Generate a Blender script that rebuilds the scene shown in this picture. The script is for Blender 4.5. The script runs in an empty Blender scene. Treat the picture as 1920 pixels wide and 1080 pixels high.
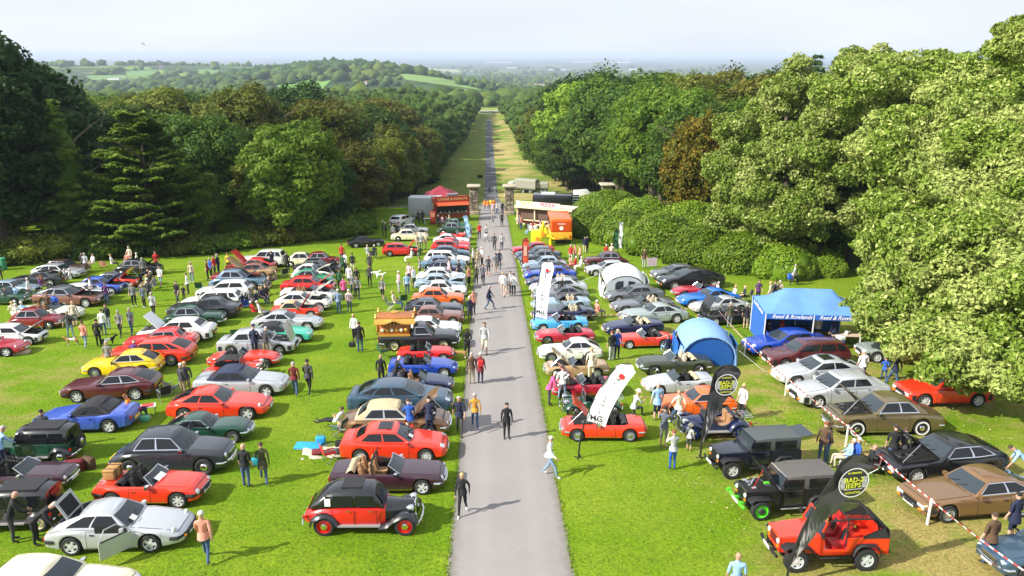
import bpy, bmesh, math, random
import numpy as np
from mathutils import Vector, Matrix, Euler
R = random.Random(7)
rad = math.radians
C = bpy.context.scene.collection
SC = bpy.context.scene
# ------------------------------------------------------------------ camera
CAM_Z, F_PX, PITCH, YAW = 13.9, 1430.0, rad(17.1), rad(1.76)
cam_d = bpy.data.cameras.new('camera'); cam = bpy.data.objects.new('camera', cam_d); C.objects.link(cam)
cam.location = (0, 0, CAM_Z); cam.rotation_euler = (math.pi/2 - PITCH, 0, -YAW)
cam_d.sensor_width = 36; cam_d.lens = F_PX/1920*36; cam_d.clip_start = .2; cam_d.clip_end = 90000
SC.camera = cam
# ------------------------------------------------------------------ sun, sky, exposure
SUN_EL, SUN_AZ = rad(37), rad(-112)      # sun stands left and a little behind the camera
sd = bpy.data.lights.new('sun', 'SUN'); sd.energy = 5.0; sd.angle = rad(.53); sd.color = (1, .95, .86)
sun = bpy.data.objects.new('sun', sd); C.objects.link(sun)
sdir = Vector((math.sin(SUN_AZ)*math.cos(SUN_EL), math.cos(SUN_AZ)*math.cos(SUN_EL), math.sin(SUN_EL)))
sun.rotation_euler = sdir.to_track_quat('Z', 'Y').to_euler(); sun.location = sdir*60
w = bpy.data.worlds.new('World'); SC.world = w; w.use_nodes = True
nt = w.node_tree; bgn = nt.nodes['Background']
sky = nt.nodes.new('ShaderNodeTexSky'); sky.sky_type = 'NISHITA'; sky.sun_disc = False
sky.sun_elevation = SUN_EL; sky.sun_rotation = SUN_AZ; sky.dust_density = 3.2; sky.air_density = 1.0; sky.ozone_density = 1.2; sky.altitude = 150
# thin high cloud: a pale veil over the blue, a little uneven
tc = nt.nodes.new('ShaderNodeTexCoord'); mp = nt.nodes.new('ShaderNodeMapping'); mp.inputs['Scale'].default_value = (1.2, 1.2, 7)
no = nt.nodes.new('ShaderNodeTexNoise'); no.inputs['Scale'].default_value = 2.2; no.inputs['Detail'].default_value = 6
cr = nt.nodes.new('ShaderNodeMapRange'); cr.inputs[1].default_value = .3; cr.inputs[2].default_value = .75; cr.inputs[3].default_value = .78; cr.inputs[4].default_value = .95
mx = nt.nodes.new('ShaderNodeMix'); mx.data_type = 'RGBA'; mx.inputs[7].default_value = (7.0, 7.5, 8.3, 1)
nt.links.new(tc.outputs['Generated'], mp.inputs[0]); nt.links.new(mp.outputs[0], no.inputs['Vector'])
nt.links.new(no.outputs['Fac'], cr.inputs[0]); nt.links.new(cr.outputs[0], mx.inputs[0])
nt.links.new(sky.outputs[0], mx.inputs[6]); nt.links.new(mx.outputs[2], bgn.inputs[0])
bgn.inputs[1].default_value = .085
SC.view_settings.view_transform = 'Standard'; SC.view_settings.look = 'None'; SC.view_settings.gamma = 1
SC.view_settings.use_curve_mapping = False; SC.view_settings.exposure = .72
cy = SC.cycles
try:
    cy.use_denoising = True; cy.max_bounces = 6; cy.diffuse_bounces = 3; cy.glossy_bounces = 3; cy.transmission_bounces = 3; cy.transparent_max_bounces = 12; cy.volume_bounces = 0
    cy.volume_max_steps = 64
except Exception: pass
# ------------------------------------------------------------------ ground shape
GP = [(-400, 20), (-60, 4.2), (0, 0), (106, -7.42), (126, -10), (165, -16.1), (182, -17.6), (250, -20.8), (329, -23.1), (460, -23.7), (620, -26), (760, -34),
      (1000, -46), (1500, -62), (2200, -78), (4200, -96), (9000, -101), (90000, -104)]
GX = np.array([p[0] for p in GP], float); GZ = np.array([p[1] for p in GP], float)
def base_z(Y):
    return (np.interp(Y-5, GX, GZ)+np.interp(Y, GX, GZ)+np.interp(Y+5, GX, GZ))/3
HILLS = [(-335, 1560, 120, 230, 35), (-215, 1480, 80, 170, 14), (-120, 1300, 110, 150, 24), (-60, 1180, 100, 110, 10), (-620, 1500, 150, 200, 10), (-900, 2500, 420, 450, 36),
         (-1500, 2300, 450, 450, 40), (-480, 2600, 300, 300, 16), (500, 3000, 700, 500, 10), (-2600, 3800, 800, 600, 46)]
def G(X, Y):
    X = np.asarray(X, float); Y = np.asarray(Y, float)
    z = base_z(Y)
    for hx, hy, sx, sy, h in HILLS:
        z = z + h*np.exp(-((X-hx)/sx)**2/2-((Y-hy)/sy)**2/2)
    # small swells of the park beyond the gate, banks beside the sunk drive
    far = np.clip((Y-150)/80, 0, 1)*np.clip((900-Y)/300, 0, 1)
    z = z + far*np.clip((np.abs(X-.6)-4)/16, 0, 1)*1.1
    return z
from bisect import bisect_right
GXL = [float(p[0]) for p in GP]; GZL = [float(p[1]) for p in GP]
def _iz(y):
    i = min(max(bisect_right(GXL, y)-1, 0), len(GXL)-2); return GZL[i]+(GZL[i+1]-GZL[i])*min(max((y-GXL[i])/(GXL[i+1]-GXL[i]), 0), 1)
def g(x, y):
    z = (_iz(y-5)+_iz(y)+_iz(y+5))/3
    if y > 500:
        for hx, hy, sx, sy, h in HILLS: z += h*math.exp(-((x-hx)/sx)**2/2-((y-hy)/sy)**2/2)
    if 150 < y < 900: z += min((y-150)/80, 1)*min((900-y)/300, 1)*min(max((abs(x-.6)-4)/16, 0), 1)*1.1
    return z
CR = cam.rotation_euler.to_matrix()
def ray(px, py):
    return (CR @ Vector(((px-960)/F_PX, -(py-540)/F_PX, -1))).normalized()
def at(px, py, h=0.0):
    """the point of the ground (plus h) seen at a pixel of the photograph"""
    d = ray(px, py); lo, hi, t = 1.0, None, 1.0
    while t < 60000:
        p = cam.location + d*t
        if p.z < g(p.x, p.y)+h: hi = t; break
        lo = t; t *= 1.04
    if hi is None: return cam.location + d*lo
    for _ in range(26):
        m = (lo+hi)/2; p = cam.location + d*m
        if p.z < g(p.x, p.y)+h: hi = m
        else: lo = m
    p = cam.location + d*hi; p.z = g(p.x, p.y)+h
    return p
CRI = CR.inverted()
def proj(p):
    q = CRI @ (Vector(p)-cam.location)
    return 960+q.x/-q.z*F_PX, 540-q.y/-q.z*F_PX, -q.z
def tilt(x, y):
    """rotation that lays a thing on the slope"""
    n = Vector((-(g(x+.8, y)-g(x-.8, y))/1.6, -(g(x, y+.8)-g(x, y-.8))/1.6, 1)).normalized()
    return Vector((0, 0, 1)).rotation_difference(n).to_matrix()
# ------------------------------------------------------------------ materials
MATS = {}
def rgb(h):
    if isinstance(h, str):
        v = [int(h[i:i+2], 16)/255 for i in (0, 2, 4)]
        return tuple(((c+.055)/1.055)**2.4 if c > .04045 else c/12.92 for c in v)
    return h
def mat(name, col=(.5, .5, .5), rough=.6, metal=0, coat=0, spec=.5, noise=0, nscale=8, bump=0, emit=None, alpha=1, trans=0):
    k = name
    if k in MATS: return MATS[k]
    m = bpy.data.materials.new(name); m.use_nodes = True; n = m.node_tree; b = n.nodes['Principled BSDF']
    col = rgb(col); c4 = (*col, 1)
    b.inputs['Base Color'].default_value = c4; b.inputs['Roughness'].default_value = rough; b.inputs['Metallic'].default_value = metal
    b.inputs['Coat Weight'].default_value = coat; b.inputs['Coat Roughness'].default_value = .06; b.inputs['Specular IOR Level'].default_value = spec
    if alpha < 1: b.inputs['Alpha'].default_value = alpha
    if trans: b.inputs['Transmission Weight'].default_value = trans
    if emit: b.inputs['Emission Color'].default_value = c4; b.inputs['Emission Strength'].default_value = emit
    if noise or bump:
        t = n.nodes.new('ShaderNodeTexCoord'); x = n.nodes.new('ShaderNodeTexNoise'); x.inputs['Scale'].default_value = nscale; x.inputs['Detail'].default_value = 5
        n.links.new(t.outputs['Object'], x.inputs['Vector'])
        if noise:
            r = n.nodes.new('ShaderNodeMapRange'); r.inputs[1].default_value = .3; r.inputs[2].default_value = .7; r.inputs[3].default_value = 1-noise; r.inputs[4].default_value = 1+noise
            mu = n.nodes.new('ShaderNodeMix'); mu.data_type = 'RGBA'; mu.blend_type = 'MULTIPLY'; mu.inputs[0].default_value = 1; mu.inputs[6].default_value = c4
            n.links.new(x.outputs['Fac'], r.inputs[0]); n.links.new(r.outputs[0], mu.inputs[7]); n.links.new(mu.outputs[2], b.inputs['Base Color'])
        if bump:
            bp = n.nodes.new('ShaderNodeBump'); bp.inputs['Strength'].default_value = bump; bp.inputs['Distance'].default_value = .02
            n.links.new(x.outputs['Fac'], bp.inputs['Height']); n.links.new(bp.outputs[0], b.inputs['Normal'])
    MATS[k] = m; return m
def nmix(n, fac, a, b, mode='MIX'):
    m = n.nodes.new('ShaderNodeMix'); m.data_type = 'RGBA'; m.blend_type = mode
    for sock, v in ((0, fac), (6, a), (7, b)):
        if isinstance(v, bpy.types.NodeSocket): n.links.new(v, m.inputs[sock])
        else: m.inputs[sock].default_value = v if sock == 0 else (*v[:3], 1)
    return m.outputs[2]
def nnoise(n, scale, detail=4, vec=None, rough=.5):
    x = n.nodes.new('ShaderNodeTexNoise'); x.inputs['Scale'].default_value = scale; x.inputs['Detail'].default_value = detail; x.inputs['Roughness'].default_value = rough
    if vec: n.links.new(vec, x.inputs['Vector'])
    return x.outputs['Fac']
def nramp(n, src, a, b, lo=0., hi=1.):
    r = n.nodes.new('ShaderNodeMapRange'); r.interpolation_type = 'SMOOTHSTEP'
    n.links.new(src, r.inputs[0]); r.inputs[1].default_value = a; r.inputs[2].default_value = b; r.inputs[3].default_value = lo; r.inputs[4].default_value = hi
    return r.outputs[0]
def nmath(n, op, a, b=0.0):
    m = n.nodes.new('ShaderNodeMath'); m.operation = op
    for i, v in enumerate((a, b)):
        if isinstance(v, bpy.types.NodeSocket): n.links.new(v, m.inputs[i])
        else: m.inputs[i].default_value = v
    return m.outputs[0]
# ------------------------------------------------------------------ mesh helpers
def link(name, me, m=None, parent=None):
    o = bpy.data.objects.new(name, me); C.objects.link(o)
    if parent is not None: o.parent = parent
    if m is not None:
        ms = m if isinstance(m, (list, tuple)) else [m]
        if me is not None and len(me.materials) == 0:
            for x in ms: me.materials.append(x)
        else:
            for i, x in enumerate(ms):
                if me.materials[i] != x: o.material_slots[i].link = 'OBJECT'; o.material_slots[i].material = x
    return o
def empty(name, loc=(0, 0, 0), rot=None):
    o = bpy.data.objects.new(name, None); C.objects.link(o); o.location = loc; o.empty_display_size = .2
    if rot is not None: o.rotation_euler = rot
    return o
def tag(o, label=None, cat=None, group=None, kind=None):
    if label: o['label'] = label
    if cat: o['category'] = cat
    if group: o['group'] = group
    if kind: o['kind'] = kind
    return o
class MB:
    """collects verts and faces (with material index)"""
    def __init__(s): s.v = []; s.f = []; s.m = []
    def add(s, vs, fs, mi=0):
        b = len(s.v); s.v += [tuple(p) for p in vs]; s.f += [tuple(i+b for i in f) for f in fs]; s.m += [mi]*len(fs); return s
    def box(s, x0, x1, y0, y1, z0, z1, mi=0, M=None):
        vs = [Vector((x, y, z)) for z in (z0, z1) for y in (y0, y1) for x in (x0, x1)]
        if M is not None: vs = [M @ v for v in vs]
        return s.add(vs, [(0, 2, 3, 1), (4, 5, 7, 6), (0, 1, 5, 4), (2, 6, 7, 3), (0, 4, 6, 2), (1, 3, 7, 5)], mi)
    def quad(s, a, b, c, d, mi=0): return s.add([a, b, c, d], [(0, 1, 2, 3)], mi)
    def grid(s, P, mi=0, flip=False, closed=False):
        nu, nv = len(P), len(P[0]); vs = [p for r in P for p in r]; fs = []
        for i in range(nu-1):
            for j in range(nv if closed else nv-1):
                k = (j+1) % nv; q = (i*nv+j, i*nv+k, (i+1)*nv+k, (i+1)*nv+j)
                fs.append(q[::-1] if flip else q)
        return s.add(vs, fs, mi)
    def tube(s, pts, r, n=6, mi=0, cap=True):
        pts = [Vector(p) for p in pts]; rs = r if isinstance(r, (list, tuple)) else [r]*len(pts); rings = []; up = None
        for i, p in enumerate(pts):
            d = (pts[min(i+1, len(pts)-1)]-pts[max(i-1, 0)]).normalized()
            if up is None or abs(up.dot(d)) > .95: up = Vector((0, 0, 1)) if abs(d.z) < .9 else Vector((1, 0, 0))
            a = d.cross(up).normalized(); b = a.cross(d).normalized(); up = b
            rings.append([p+(a*math.cos(2*math.pi*j/n)+b*math.sin(2*math.pi*j/n))*rs[i] for j in range(n)])
        s.grid(rings, mi, closed=True)
        if cap: s.add(rings[0], [tuple(range(n))[::-1]], mi); s.add(rings[-1], [tuple(range(n))], mi)
        return s
    def lathe(s, prof, n=20, axis='Y', c=(0, 0, 0), mi=0):
        rings = []
        for r, h in prof:
            ring = []
            for j in range(n):
                a = 2*math.pi*j/n; u, v = r*math.cos(a), r*math.sin(a)
                ring.append({'Y': (c[0]+u, c[1]+h, c[2]+v), 'Z': (c[0]+u, c[1]+v, c[2]+h), 'X': (c[0]+h, c[1]+u, c[2]+v)}[axis])
            rings.append(ring)
        return s.grid(rings, mi, closed=True, flip=(axis != 'Y'))
    def mesh(s, name, smooth=35, calc=True):
        me = bpy.data.meshes.new(name); me.from_pydata(s.v, [], s.f)
        me.polygons.foreach_set('material_index', s.m)
        bm = bmesh.new(); bm.from_mesh(me); bmesh.ops.remove_doubles(bm, verts=bm.verts, dist=1e-4)
        if calc: bmesh.ops.recalc_face_normals(bm, faces=bm.faces)
        if smooth:
            ca = math.cos(rad(smooth))
            for f in bm.faces: f.smooth = True
            for e in bm.edges:
                if len(e.link_faces) != 2 or e.link_faces[0].normal.dot(e.link_faces[1].normal) < ca: e.smooth = False
        bm.to_mesh(me); bm.free(); return me
    def build(s, name, m, parent=None, smooth=35, calc=True):
        me = s.mesh(name, smooth, calc); n = max(s.m, default=0)+1
        ms = list(m) if isinstance(m, (list, tuple)) else [m]
        for x in ms[:max(n, 1)]: me.materials.append(x)
        return link(name, me, None, parent)
def bevel_box(x0, x1, y0, y1, z0, z1, b, name, m, parent=None, seg=2):
    me = bpy.data.meshes.new(name); bm = bmesh.new(); bmesh.ops.create_cube(bm, size=1)
    for v in bm.verts: v.co = ((x0+x1)/2+v.co.x*(x1-x0), (y0+y1)/2+v.co.y*(y1-y0), (z0+z1)/2+v.co.z*(z1-z0))
    bmesh.ops.bevel(bm, geom=bm.edges[:]+bm.verts[:], offset=b, segments=seg, affect='EDGES', profile=.5)
    for f in bm.faces: f.smooth = True
    bm.to_mesh(me); bm.free(); me.materials.append(m); return link(name, me, None, parent)
def copy_tree(o, parent=None):
    c = o.copy(); C.objects.link(c)
    if parent is not None: c.parent = parent
    for ch in o.children: copy_tree(ch, c)
    return c
def text_mesh(txt, size, font_shear=0, extrude=.002):
    cu = bpy.data.curves.new('t', 'FONT'); cu.body = txt; cu.size = size; cu.align_x = 'CENTER'; cu.align_y = 'CENTER'; cu.extrude = extrude; cu.shear = font_shear; cu.resolution_u = 2
    cu.offset = size*.012
    o = bpy.data.objects.new('t', cu); C.objects.link(o)
    me = bpy.data.meshes.new_from_object(o.evaluated_get(bpy.context.evaluated_depsgraph_get()))
    bpy.data.objects.remove(o); bpy.data.curves.remove(cu); return me

# ================================================================== SETTING
def grass_material():
    m = bpy.data.materials.new('meadow_grass'); m.use_nodes = True; n = m.node_tree; b = n.nodes['Principled BSDF']
    tcn = n.nodes.new('ShaderNodeTexCoord'); P = tcn.outputs['Object']
    sep = n.nodes.new('ShaderNodeSeparateXYZ'); n.links.new(P, sep.inputs[0]); X, Y = sep.outputs[0], sep.outputs[1]
    big = nnoise(n, .055, 4, P); mid = nnoise(n, .33, 6, P, .62); fine = nnoise(n, 8.5, 4, P, .7); ff = nnoise(n, 26, 3, P, .7)
    col = nmix(n, nramp(n, big, .30, .70), (.115, .225, .005), (.165, .275, .008))
    col = nmix(n, nramp(n, mid, .40, .70, 0, .6), col, (.25, .32, .020))
    col = nmix(n, nramp(n, nnoise(n, 1.4, 5, P, .65), .50, .72, 0, .30), col, (.08, .18, .006))
    # worn, dry grass on the right hand stand and in streaks beside the drive
    rr = nmath(n, 'MULTIPLY', nramp(n, X, 6.5, 10.5), nramp(n, Y, 62, 34))
    dry = nmath(n, 'MULTIPLY', nramp(n, nmath(n, 'ADD', nnoise(n, .22, 7, P, .68), nmath(n, 'MULTIPLY', nnoise(n, 1.1, 5, P, .7), .45)), .60, .86), nmath(n, 'ADD', nmath(n, 'MULTIPLY', rr, .95), .07))
    col = nmix(n, dry, col, (.33, .27, .085))
    ldry = nmath(n, 'MULTIPLY', nmath(n, 'MULTIPLY', nramp(n, X, -15, -21), nramp(n, Y, 47, 38)), nramp(n, mid, .44, .6))
    col = nmix(n, nmath(n, 'MULTIPLY', ldry, .62), col, (.27, .245, .07))
    # the long grass of the rides beyond the gate
    bey = nramp(n, Y, 116, 128)
    mow = n.nodes.new('ShaderNodeTexWave'); mow.inputs['Scale'].default_value = .5; mow.inputs['Distortion'].default_value = 2; mow.inputs['Detail'].default_value = 3; n.links.new(P, mow.inputs['Vector'])
    ride = nmix(n, nramp(n, mid, .35, .66), (.12, .19, .02), (.22, .23, .05))
    rideR = nmix(n, nramp(n, nnoise(n, .09, 5, P), .40, .58), (.16, .24, .03), (.42, .34, .13))
    ride = nmix(n, nramp(n, X, -1, 3), ride, rideR)
    ride = nmix(n, nmath(n, 'MULTIPLY', mow.outputs['Fac'], .22), ride, (.08, .12, .015))
    col = nmix(n, nmath(n, 'MULTIPLY', bey, nramp(n, Y, 560, 470)), col, ride)
    tone = nmath(n, 'MULTIPLY', nramp(n, fine, .25, .75, .68, 1.30), nramp(n, ff, .25, .75, .68, 1.30))
    col = nmix(n, 1.0, col, tone, 'MULTIPLY')
    # woodland floor
    # distant farmland
    vo = n.nodes.new('ShaderNodeTexVoronoi'); vo.inputs['Scale'].default_value = .0062; vo.inputs['Randomness'].default_value = .9; n.links.new(P, vo.inputs['Vector'])
    vs = n.nodes.new('ShaderNodeSeparateColor'); n.links.new(vo.outputs['Color'], vs.inputs[0])
    fld = nmix(n, nramp(n, vs.outputs[0], .3, .6), (.085, .16, .025), (.16, .24, .04))
    fld = nmix(n, nramp(n, vs.outputs[1], .70, .74), fld, (.34, .29, .13))
    fld = nmix(n, nramp(n, vs.outputs[2], .72, .75), fld, (.05, .09, .02))
    vd = n.nodes.new('ShaderNodeTexVoronoi'); vd.feature = 'DISTANCE_TO_EDGE'; vd.inputs['Scale'].default_value = .0062; vd.inputs['Randomness'].default_value = .9; n.links.new(P, vd.inputs['Vector'])
    fld = nmix(n, nramp(n, vd.outputs['Distance'], .055, .03), fld, (.022, .05, .012))
    wd = nnoise(n, .0022, 6, P, .6)
    fld = nmix(n, nramp(n, wd, .50, .53), fld, (.022, .05, .014))
    fld = nmix(n, nmath(n, 'MULTIPLY', nramp(n, Y, 3000, 6500), nramp(n, nnoise(n, .004, 8, P, .8), .6, .40)), fld, (.014, .032, .020))
    far = nmath(n, 'MAXIMUM', nramp(n, Y, 520, 640), nramp(n, nmath(n, 'ABSOLUTE', X), 600, 700))
    col = nmix(n, far, col, fld)
    n.links.new(col, b.inputs['Base Color']); b.inputs['Roughness'].default_value = .95; b.inputs['Specular IOR Level'].default_value = .12
    bp = n.nodes.new('ShaderNodeBump'); bp.inputs['Strength'].default_value = .9; bp.inputs['Distance'].default_value = .10
    h = nmath(n, 'ADD', nmath(n, 'MULTIPLY', fine, .7), nmath(n, 'MULTIPLY', ff, .5)); n.links.new(h, bp.inputs['Height']); n.links.new(bp.outputs[0], b.inputs['Normal'])
    return m
def sheet(name, xs, ys, m, lift=0, smooth=True):
    X, Y = np.meshgrid(xs, ys); Z = G(X, Y)+lift; nv = np.stack([X, Y, Z], -1).reshape(-1, 3); nx, ny = len(xs), len(ys)
    i = np.arange((nx-1)*(ny-1)); r, c = i//(nx-1), i % (nx-1); a = r*nx+c
    f = np.stack([a, a+1, a+nx+1, a+nx], -1)
    me = bpy.data.meshes.new(name); me.vertices.add(len(nv)); me.vertices.foreach_set('co', nv.ravel())
    me.loops.add(f.size); me.polygons.add(len(f)); me.loops.foreach_set('vertex_index', f.ravel()); me.polygons.foreach_set('loop_start', np.arange(0, f.size, 4))
    me.polygons.foreach_set('use_smooth', np.ones(len(f), bool)); me.update(); me.validate()
    me.materials.append(m); return link(name, me)
def symspace(a, b, n, p=1.0): return [a*(b/a)**(i/n) for i in range(n+1)]
xs = sorted(set([float(v) for v in np.arange(-160, 161, 4)]+[s*v for s in (-1, 1) for v in symspace(170, 40000, 60)]))
ys = sorted(set([float(v) for v in np.arange(-80, 640, 4)]+[-v for v in symspace(90, 3000, 8)]+symspace(645, 60000, 110)))
GRASS = grass_material()
tag(sheet('ground', xs, ys, GRASS), kind='structure')
# ---- the drive
def tarmac(name, c1, c2):
    m = bpy.data.materials.new(name); m.use_nodes = True; n = m.node_tree; b = n.nodes['Principled BSDF']
    P = n.nodes.new('ShaderNodeTexCoord').outputs['Object']
    sp = n.nodes.new('ShaderNodeSeparateXYZ'); n.links.new(P, sp.inputs[0])
    a = nnoise(n, .35, 6, P, .6); f = nnoise(n, 30, 3, P, .7); s = nnoise(n, 3, 5, P, .6)
    col = nmix(n, nramp(n, a, .3, .7), c1, c2); col = nmix(n, nmath(n, 'MULTIPLY', nramp(n, s, .55, .8), .14), col, tuple(v*.62 for v in c1))
    xx = nmath(n, 'ABSOLUTE', nmath(n, 'SUBTRACT', sp.outputs[0], .58))
    col = nmix(n, nmath(n, 'MULTIPLY', nramp(n, nmath(n, 'ADD', xx, nmath(n, 'MULTIPLY', s, .5)), 1.75, 2.15), .5), col, (.13, .12, .075))
    track = nmath(n, 'MULTIPLY', nramp(n, nmath(n, 'ABSOLUTE', nmath(n, 'SUBTRACT', xx, .85)), .45, 0), .16)
    col = nmix(n, track, col, tuple(min(1, v*1.3) for v in c2))
    col = nmix(n, 1.0, col, nramp(n, f, .2, .8, .82, 1.15), 'MULTIPLY')
    n.links.new(col, b.inputs['Base Color']); b.inputs['Roughness'].default_value = .9; b.inputs['Specular IOR Level'].default_value = .25
    bp = n.nodes.new('ShaderNodeBump'); bp.inputs['Strength'].default_value = .5; bp.inputs['Distance'].default_value = .01; n.links.new(f, bp.inputs['Height']); n.links.new(bp.outputs[0], b.inputs['Normal'])
    return m
TARM = tarmac('worn_tarmac', (.25, .232, .225), (.275, .257, .248)); TARM2 = tarmac('dark_tarmac', (.095, .098, .105), (.14, .14, .15))
RL, RR_ = -1.36, 2.50
def strip(name, m, ylist, left, right, lift):
    """a ribbon of road with gently wandering edges"""
    mb = MB(); rows = []
    for y in ylist:
        l, r = left(y), right(y); rows.append([Vector((l+(r-l)*k/6, y, g(l+(r-l)*k/6, y)+lift+.03*(1-(k/3-1)**2))) for k in range(7)])
    rows2 = rows; mb.grid(rows2); 
    # small shoulder so the sheet has thickness
    mb.grid([[r[0], r[0]-Vector((.03, 0, .06))] for r in rows], flip=True); mb.grid([[r[-1], r[-1]+Vector((.03, 0, -.06))] for r in rows])
    return tag(mb.build(name, m, smooth=60), kind='structure')
wob = lambda y, s: .02*math.sin(y*.5+s)+.015*math.sin(y*2.3+2*s)+.012*math.sin(y*6.1+s*3)
def rl(y): return RL + wob(y, 1) - max(0, 1-abs(y-113)/9)*1.3
def rr(y): return RR_ + wob(y, 4) + max(0, 1-abs(y-113)/9)*1.6
strip('drive', TARM, [float(v) for v in np.arange(-20, 128, .5)], rl, rr, .006)
strip('road_beyond_gate', TARM2, [float(v) for v in np.arange(127.7, 470, 3)], lambda y: -1.05+wob(y, 1), lambda y: 2.05+wob(y, 3), .010)
# side drive that crosses behind the gate piers
mb = MB(); rows = []
for x in np.arange(2.2, 70, 1.5):
    yc = 117.5+.02*(x-2)+1.2*math.sin(x*.05); hw = 2.6+.5*max(0, 1-(x-2)/6)
    rows.append([Vector((x, yc+k*hw, g(x, yc+k*hw)+.012)) for k in (-1, -.5, 0, .5, 1)])
mb.grid(rows); tag(mb.build('side_drive', TARM, smooth=60), kind='structure')
mb = MB(); rows = []
for x in np.arange(-40, -1.2, 1.5):
    rows.append([Vector((x, 118.5+k*2.2, g(x, 118.5+k*2.2)+.012)) for k in (-1, 0, 1)])
mb.grid(rows); tag(mb.build('track_to_the_woods', TARM, smooth=60), kind='structure')
# pale, slightly raised strips across the far road
pale = mat('pale_strip', (.42, .40, .36), .9, noise=.15, nscale=3)
for i, (yy, wd_) in enumerate([(133, .5), (150, .45), (176, 1.0), (215, .5), (262, .6), (330, 2.2), (392, 1), (455, 5)]):
    mb = MB(); rows = []
    for k in range(5): rows.append([Vector((-1.1+3.2*k/4, yy+d, g(0, yy+d)+z)) for d, z in ((-wd_/2, .01), (-wd_/4, .07), (wd_/4, .07), (wd_/2, .01))])
    mb.grid(rows); tag(mb.build('pale_road_strip', pale, smooth=60), kind='structure')
# ---- haze
def haze():
    mb = MB(); mb.box(-52000, 52000, -3300, 62000, -112, 24)
    m = bpy.data.materials.new('haze'); m.use_nodes = True; n = m.node_tree
    n.nodes.remove(n.nodes['Principled BSDF']); v = n.nodes.new('ShaderNodeVolumePrincipled')
    v.inputs['Color'].default_value = (.68, .79, .98, 1); v.inputs['Density'].default_value = HAZE; v.inputs['Anisotropy'].default_value = 0
    n.links.new(v.outputs[0], n.nodes['Material Output'].inputs['Volume'])
    o = mb.build('haze', m, smooth=0); tag(o, kind='stuff')
HAZE = 1.25e-4
haze()

# ================================================================== TREES
def leaf_mat(name,c1,c2,c3,trans=.30,rough=.6):
    """three natural leaf tones mixed leaf by leaf, plus one tone per tree"""
    m = bpy.data.materials.new(name); m.use_nodes = True; n = m.node_tree; b = n.nodes['Principled BSDF']
    at_ = n.nodes.new('ShaderNodeAttribute'); at_.attribute_name = 'tone'; oi = n.nodes.new('ShaderNodeObjectInfo')
    P = n.nodes.new('ShaderNodeTexCoord').outputs['Object']
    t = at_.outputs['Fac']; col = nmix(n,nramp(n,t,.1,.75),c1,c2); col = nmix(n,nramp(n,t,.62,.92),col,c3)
    col = nmix(n,nramp(n,nnoise(n,.35,3,P),.45,.68,0,.55),col,c3)
    col = nmix(n,1.0,col,nramp(n,oi.outputs['Random'],0,1,.72,1.25),'MULTIPLY')
    n.links.new(col,b.inputs['Base Color']); b.inputs['Roughness'].default_value = rough; b.inputs['Specular IOR Level'].default_value = .18
    tr = n.nodes.new('ShaderNodeBsdfTranslucent'); n.links.new(col,tr.inputs[0]); ms = n.nodes.new('ShaderNodeMixShader'); ms.inputs[0].default_value = trans
    n.links.new(b.outputs[0],ms.inputs[1]); n.links.new(tr.outputs[0],ms.inputs[2]); n.links.new(ms.outputs[0],n.nodes['Material Output'].inputs['Surface'])
    return m
LEAF = {
 'dark':   leaf_mat('leaf_dark',   (0.034,0.078,0.009),(0.062,0.124,0.014),(0.109,0.172,0.021)),
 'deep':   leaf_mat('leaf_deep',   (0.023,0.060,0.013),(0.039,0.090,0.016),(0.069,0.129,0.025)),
 'mid':    leaf_mat('leaf_mid',    (0.058,0.120,0.011),(0.096,0.180,0.014),(0.162,0.228,0.024)),
 'bright': leaf_mat('leaf_bright',(0.106,0.206,0.013),(0.169,0.281,0.022),(0.250,0.338,0.044)),
 'olive':  leaf_mat('leaf_olive',  (0.086,0.121,0.013),(0.138,0.172,0.018),(0.213,0.213,0.032)),
 'brown':  leaf_mat('leaf_brown',  (.085,.098,.013),(.135,.138,.018),(.20,.180,.028)),
 'rust':   leaf_mat('leaf_rust',   (.085,.110,.011),(.17,.150,.015),(.32,.205,.020)),
 'pale':   leaf_mat('leaf_pale',   (0.104,0.177,0.015),(0.213,0.287,0.039),(0.488,0.525,0.183),.25),
 'blue':   leaf_mat('leaf_blue',   (0.042,0.086,0.029),(0.064,0.123,0.040),(0.110,0.163,0.053)),
 'shrub':  leaf_mat('leaf_shrub',  (0.090,0.168,0.009),(0.151,0.241,0.016),(0.235,0.302,0.036),.2,.4),
}
BARK = mat('bark',(.11,.085,.06),.95,noise=.3,nscale=3,bump=.6)
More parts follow.
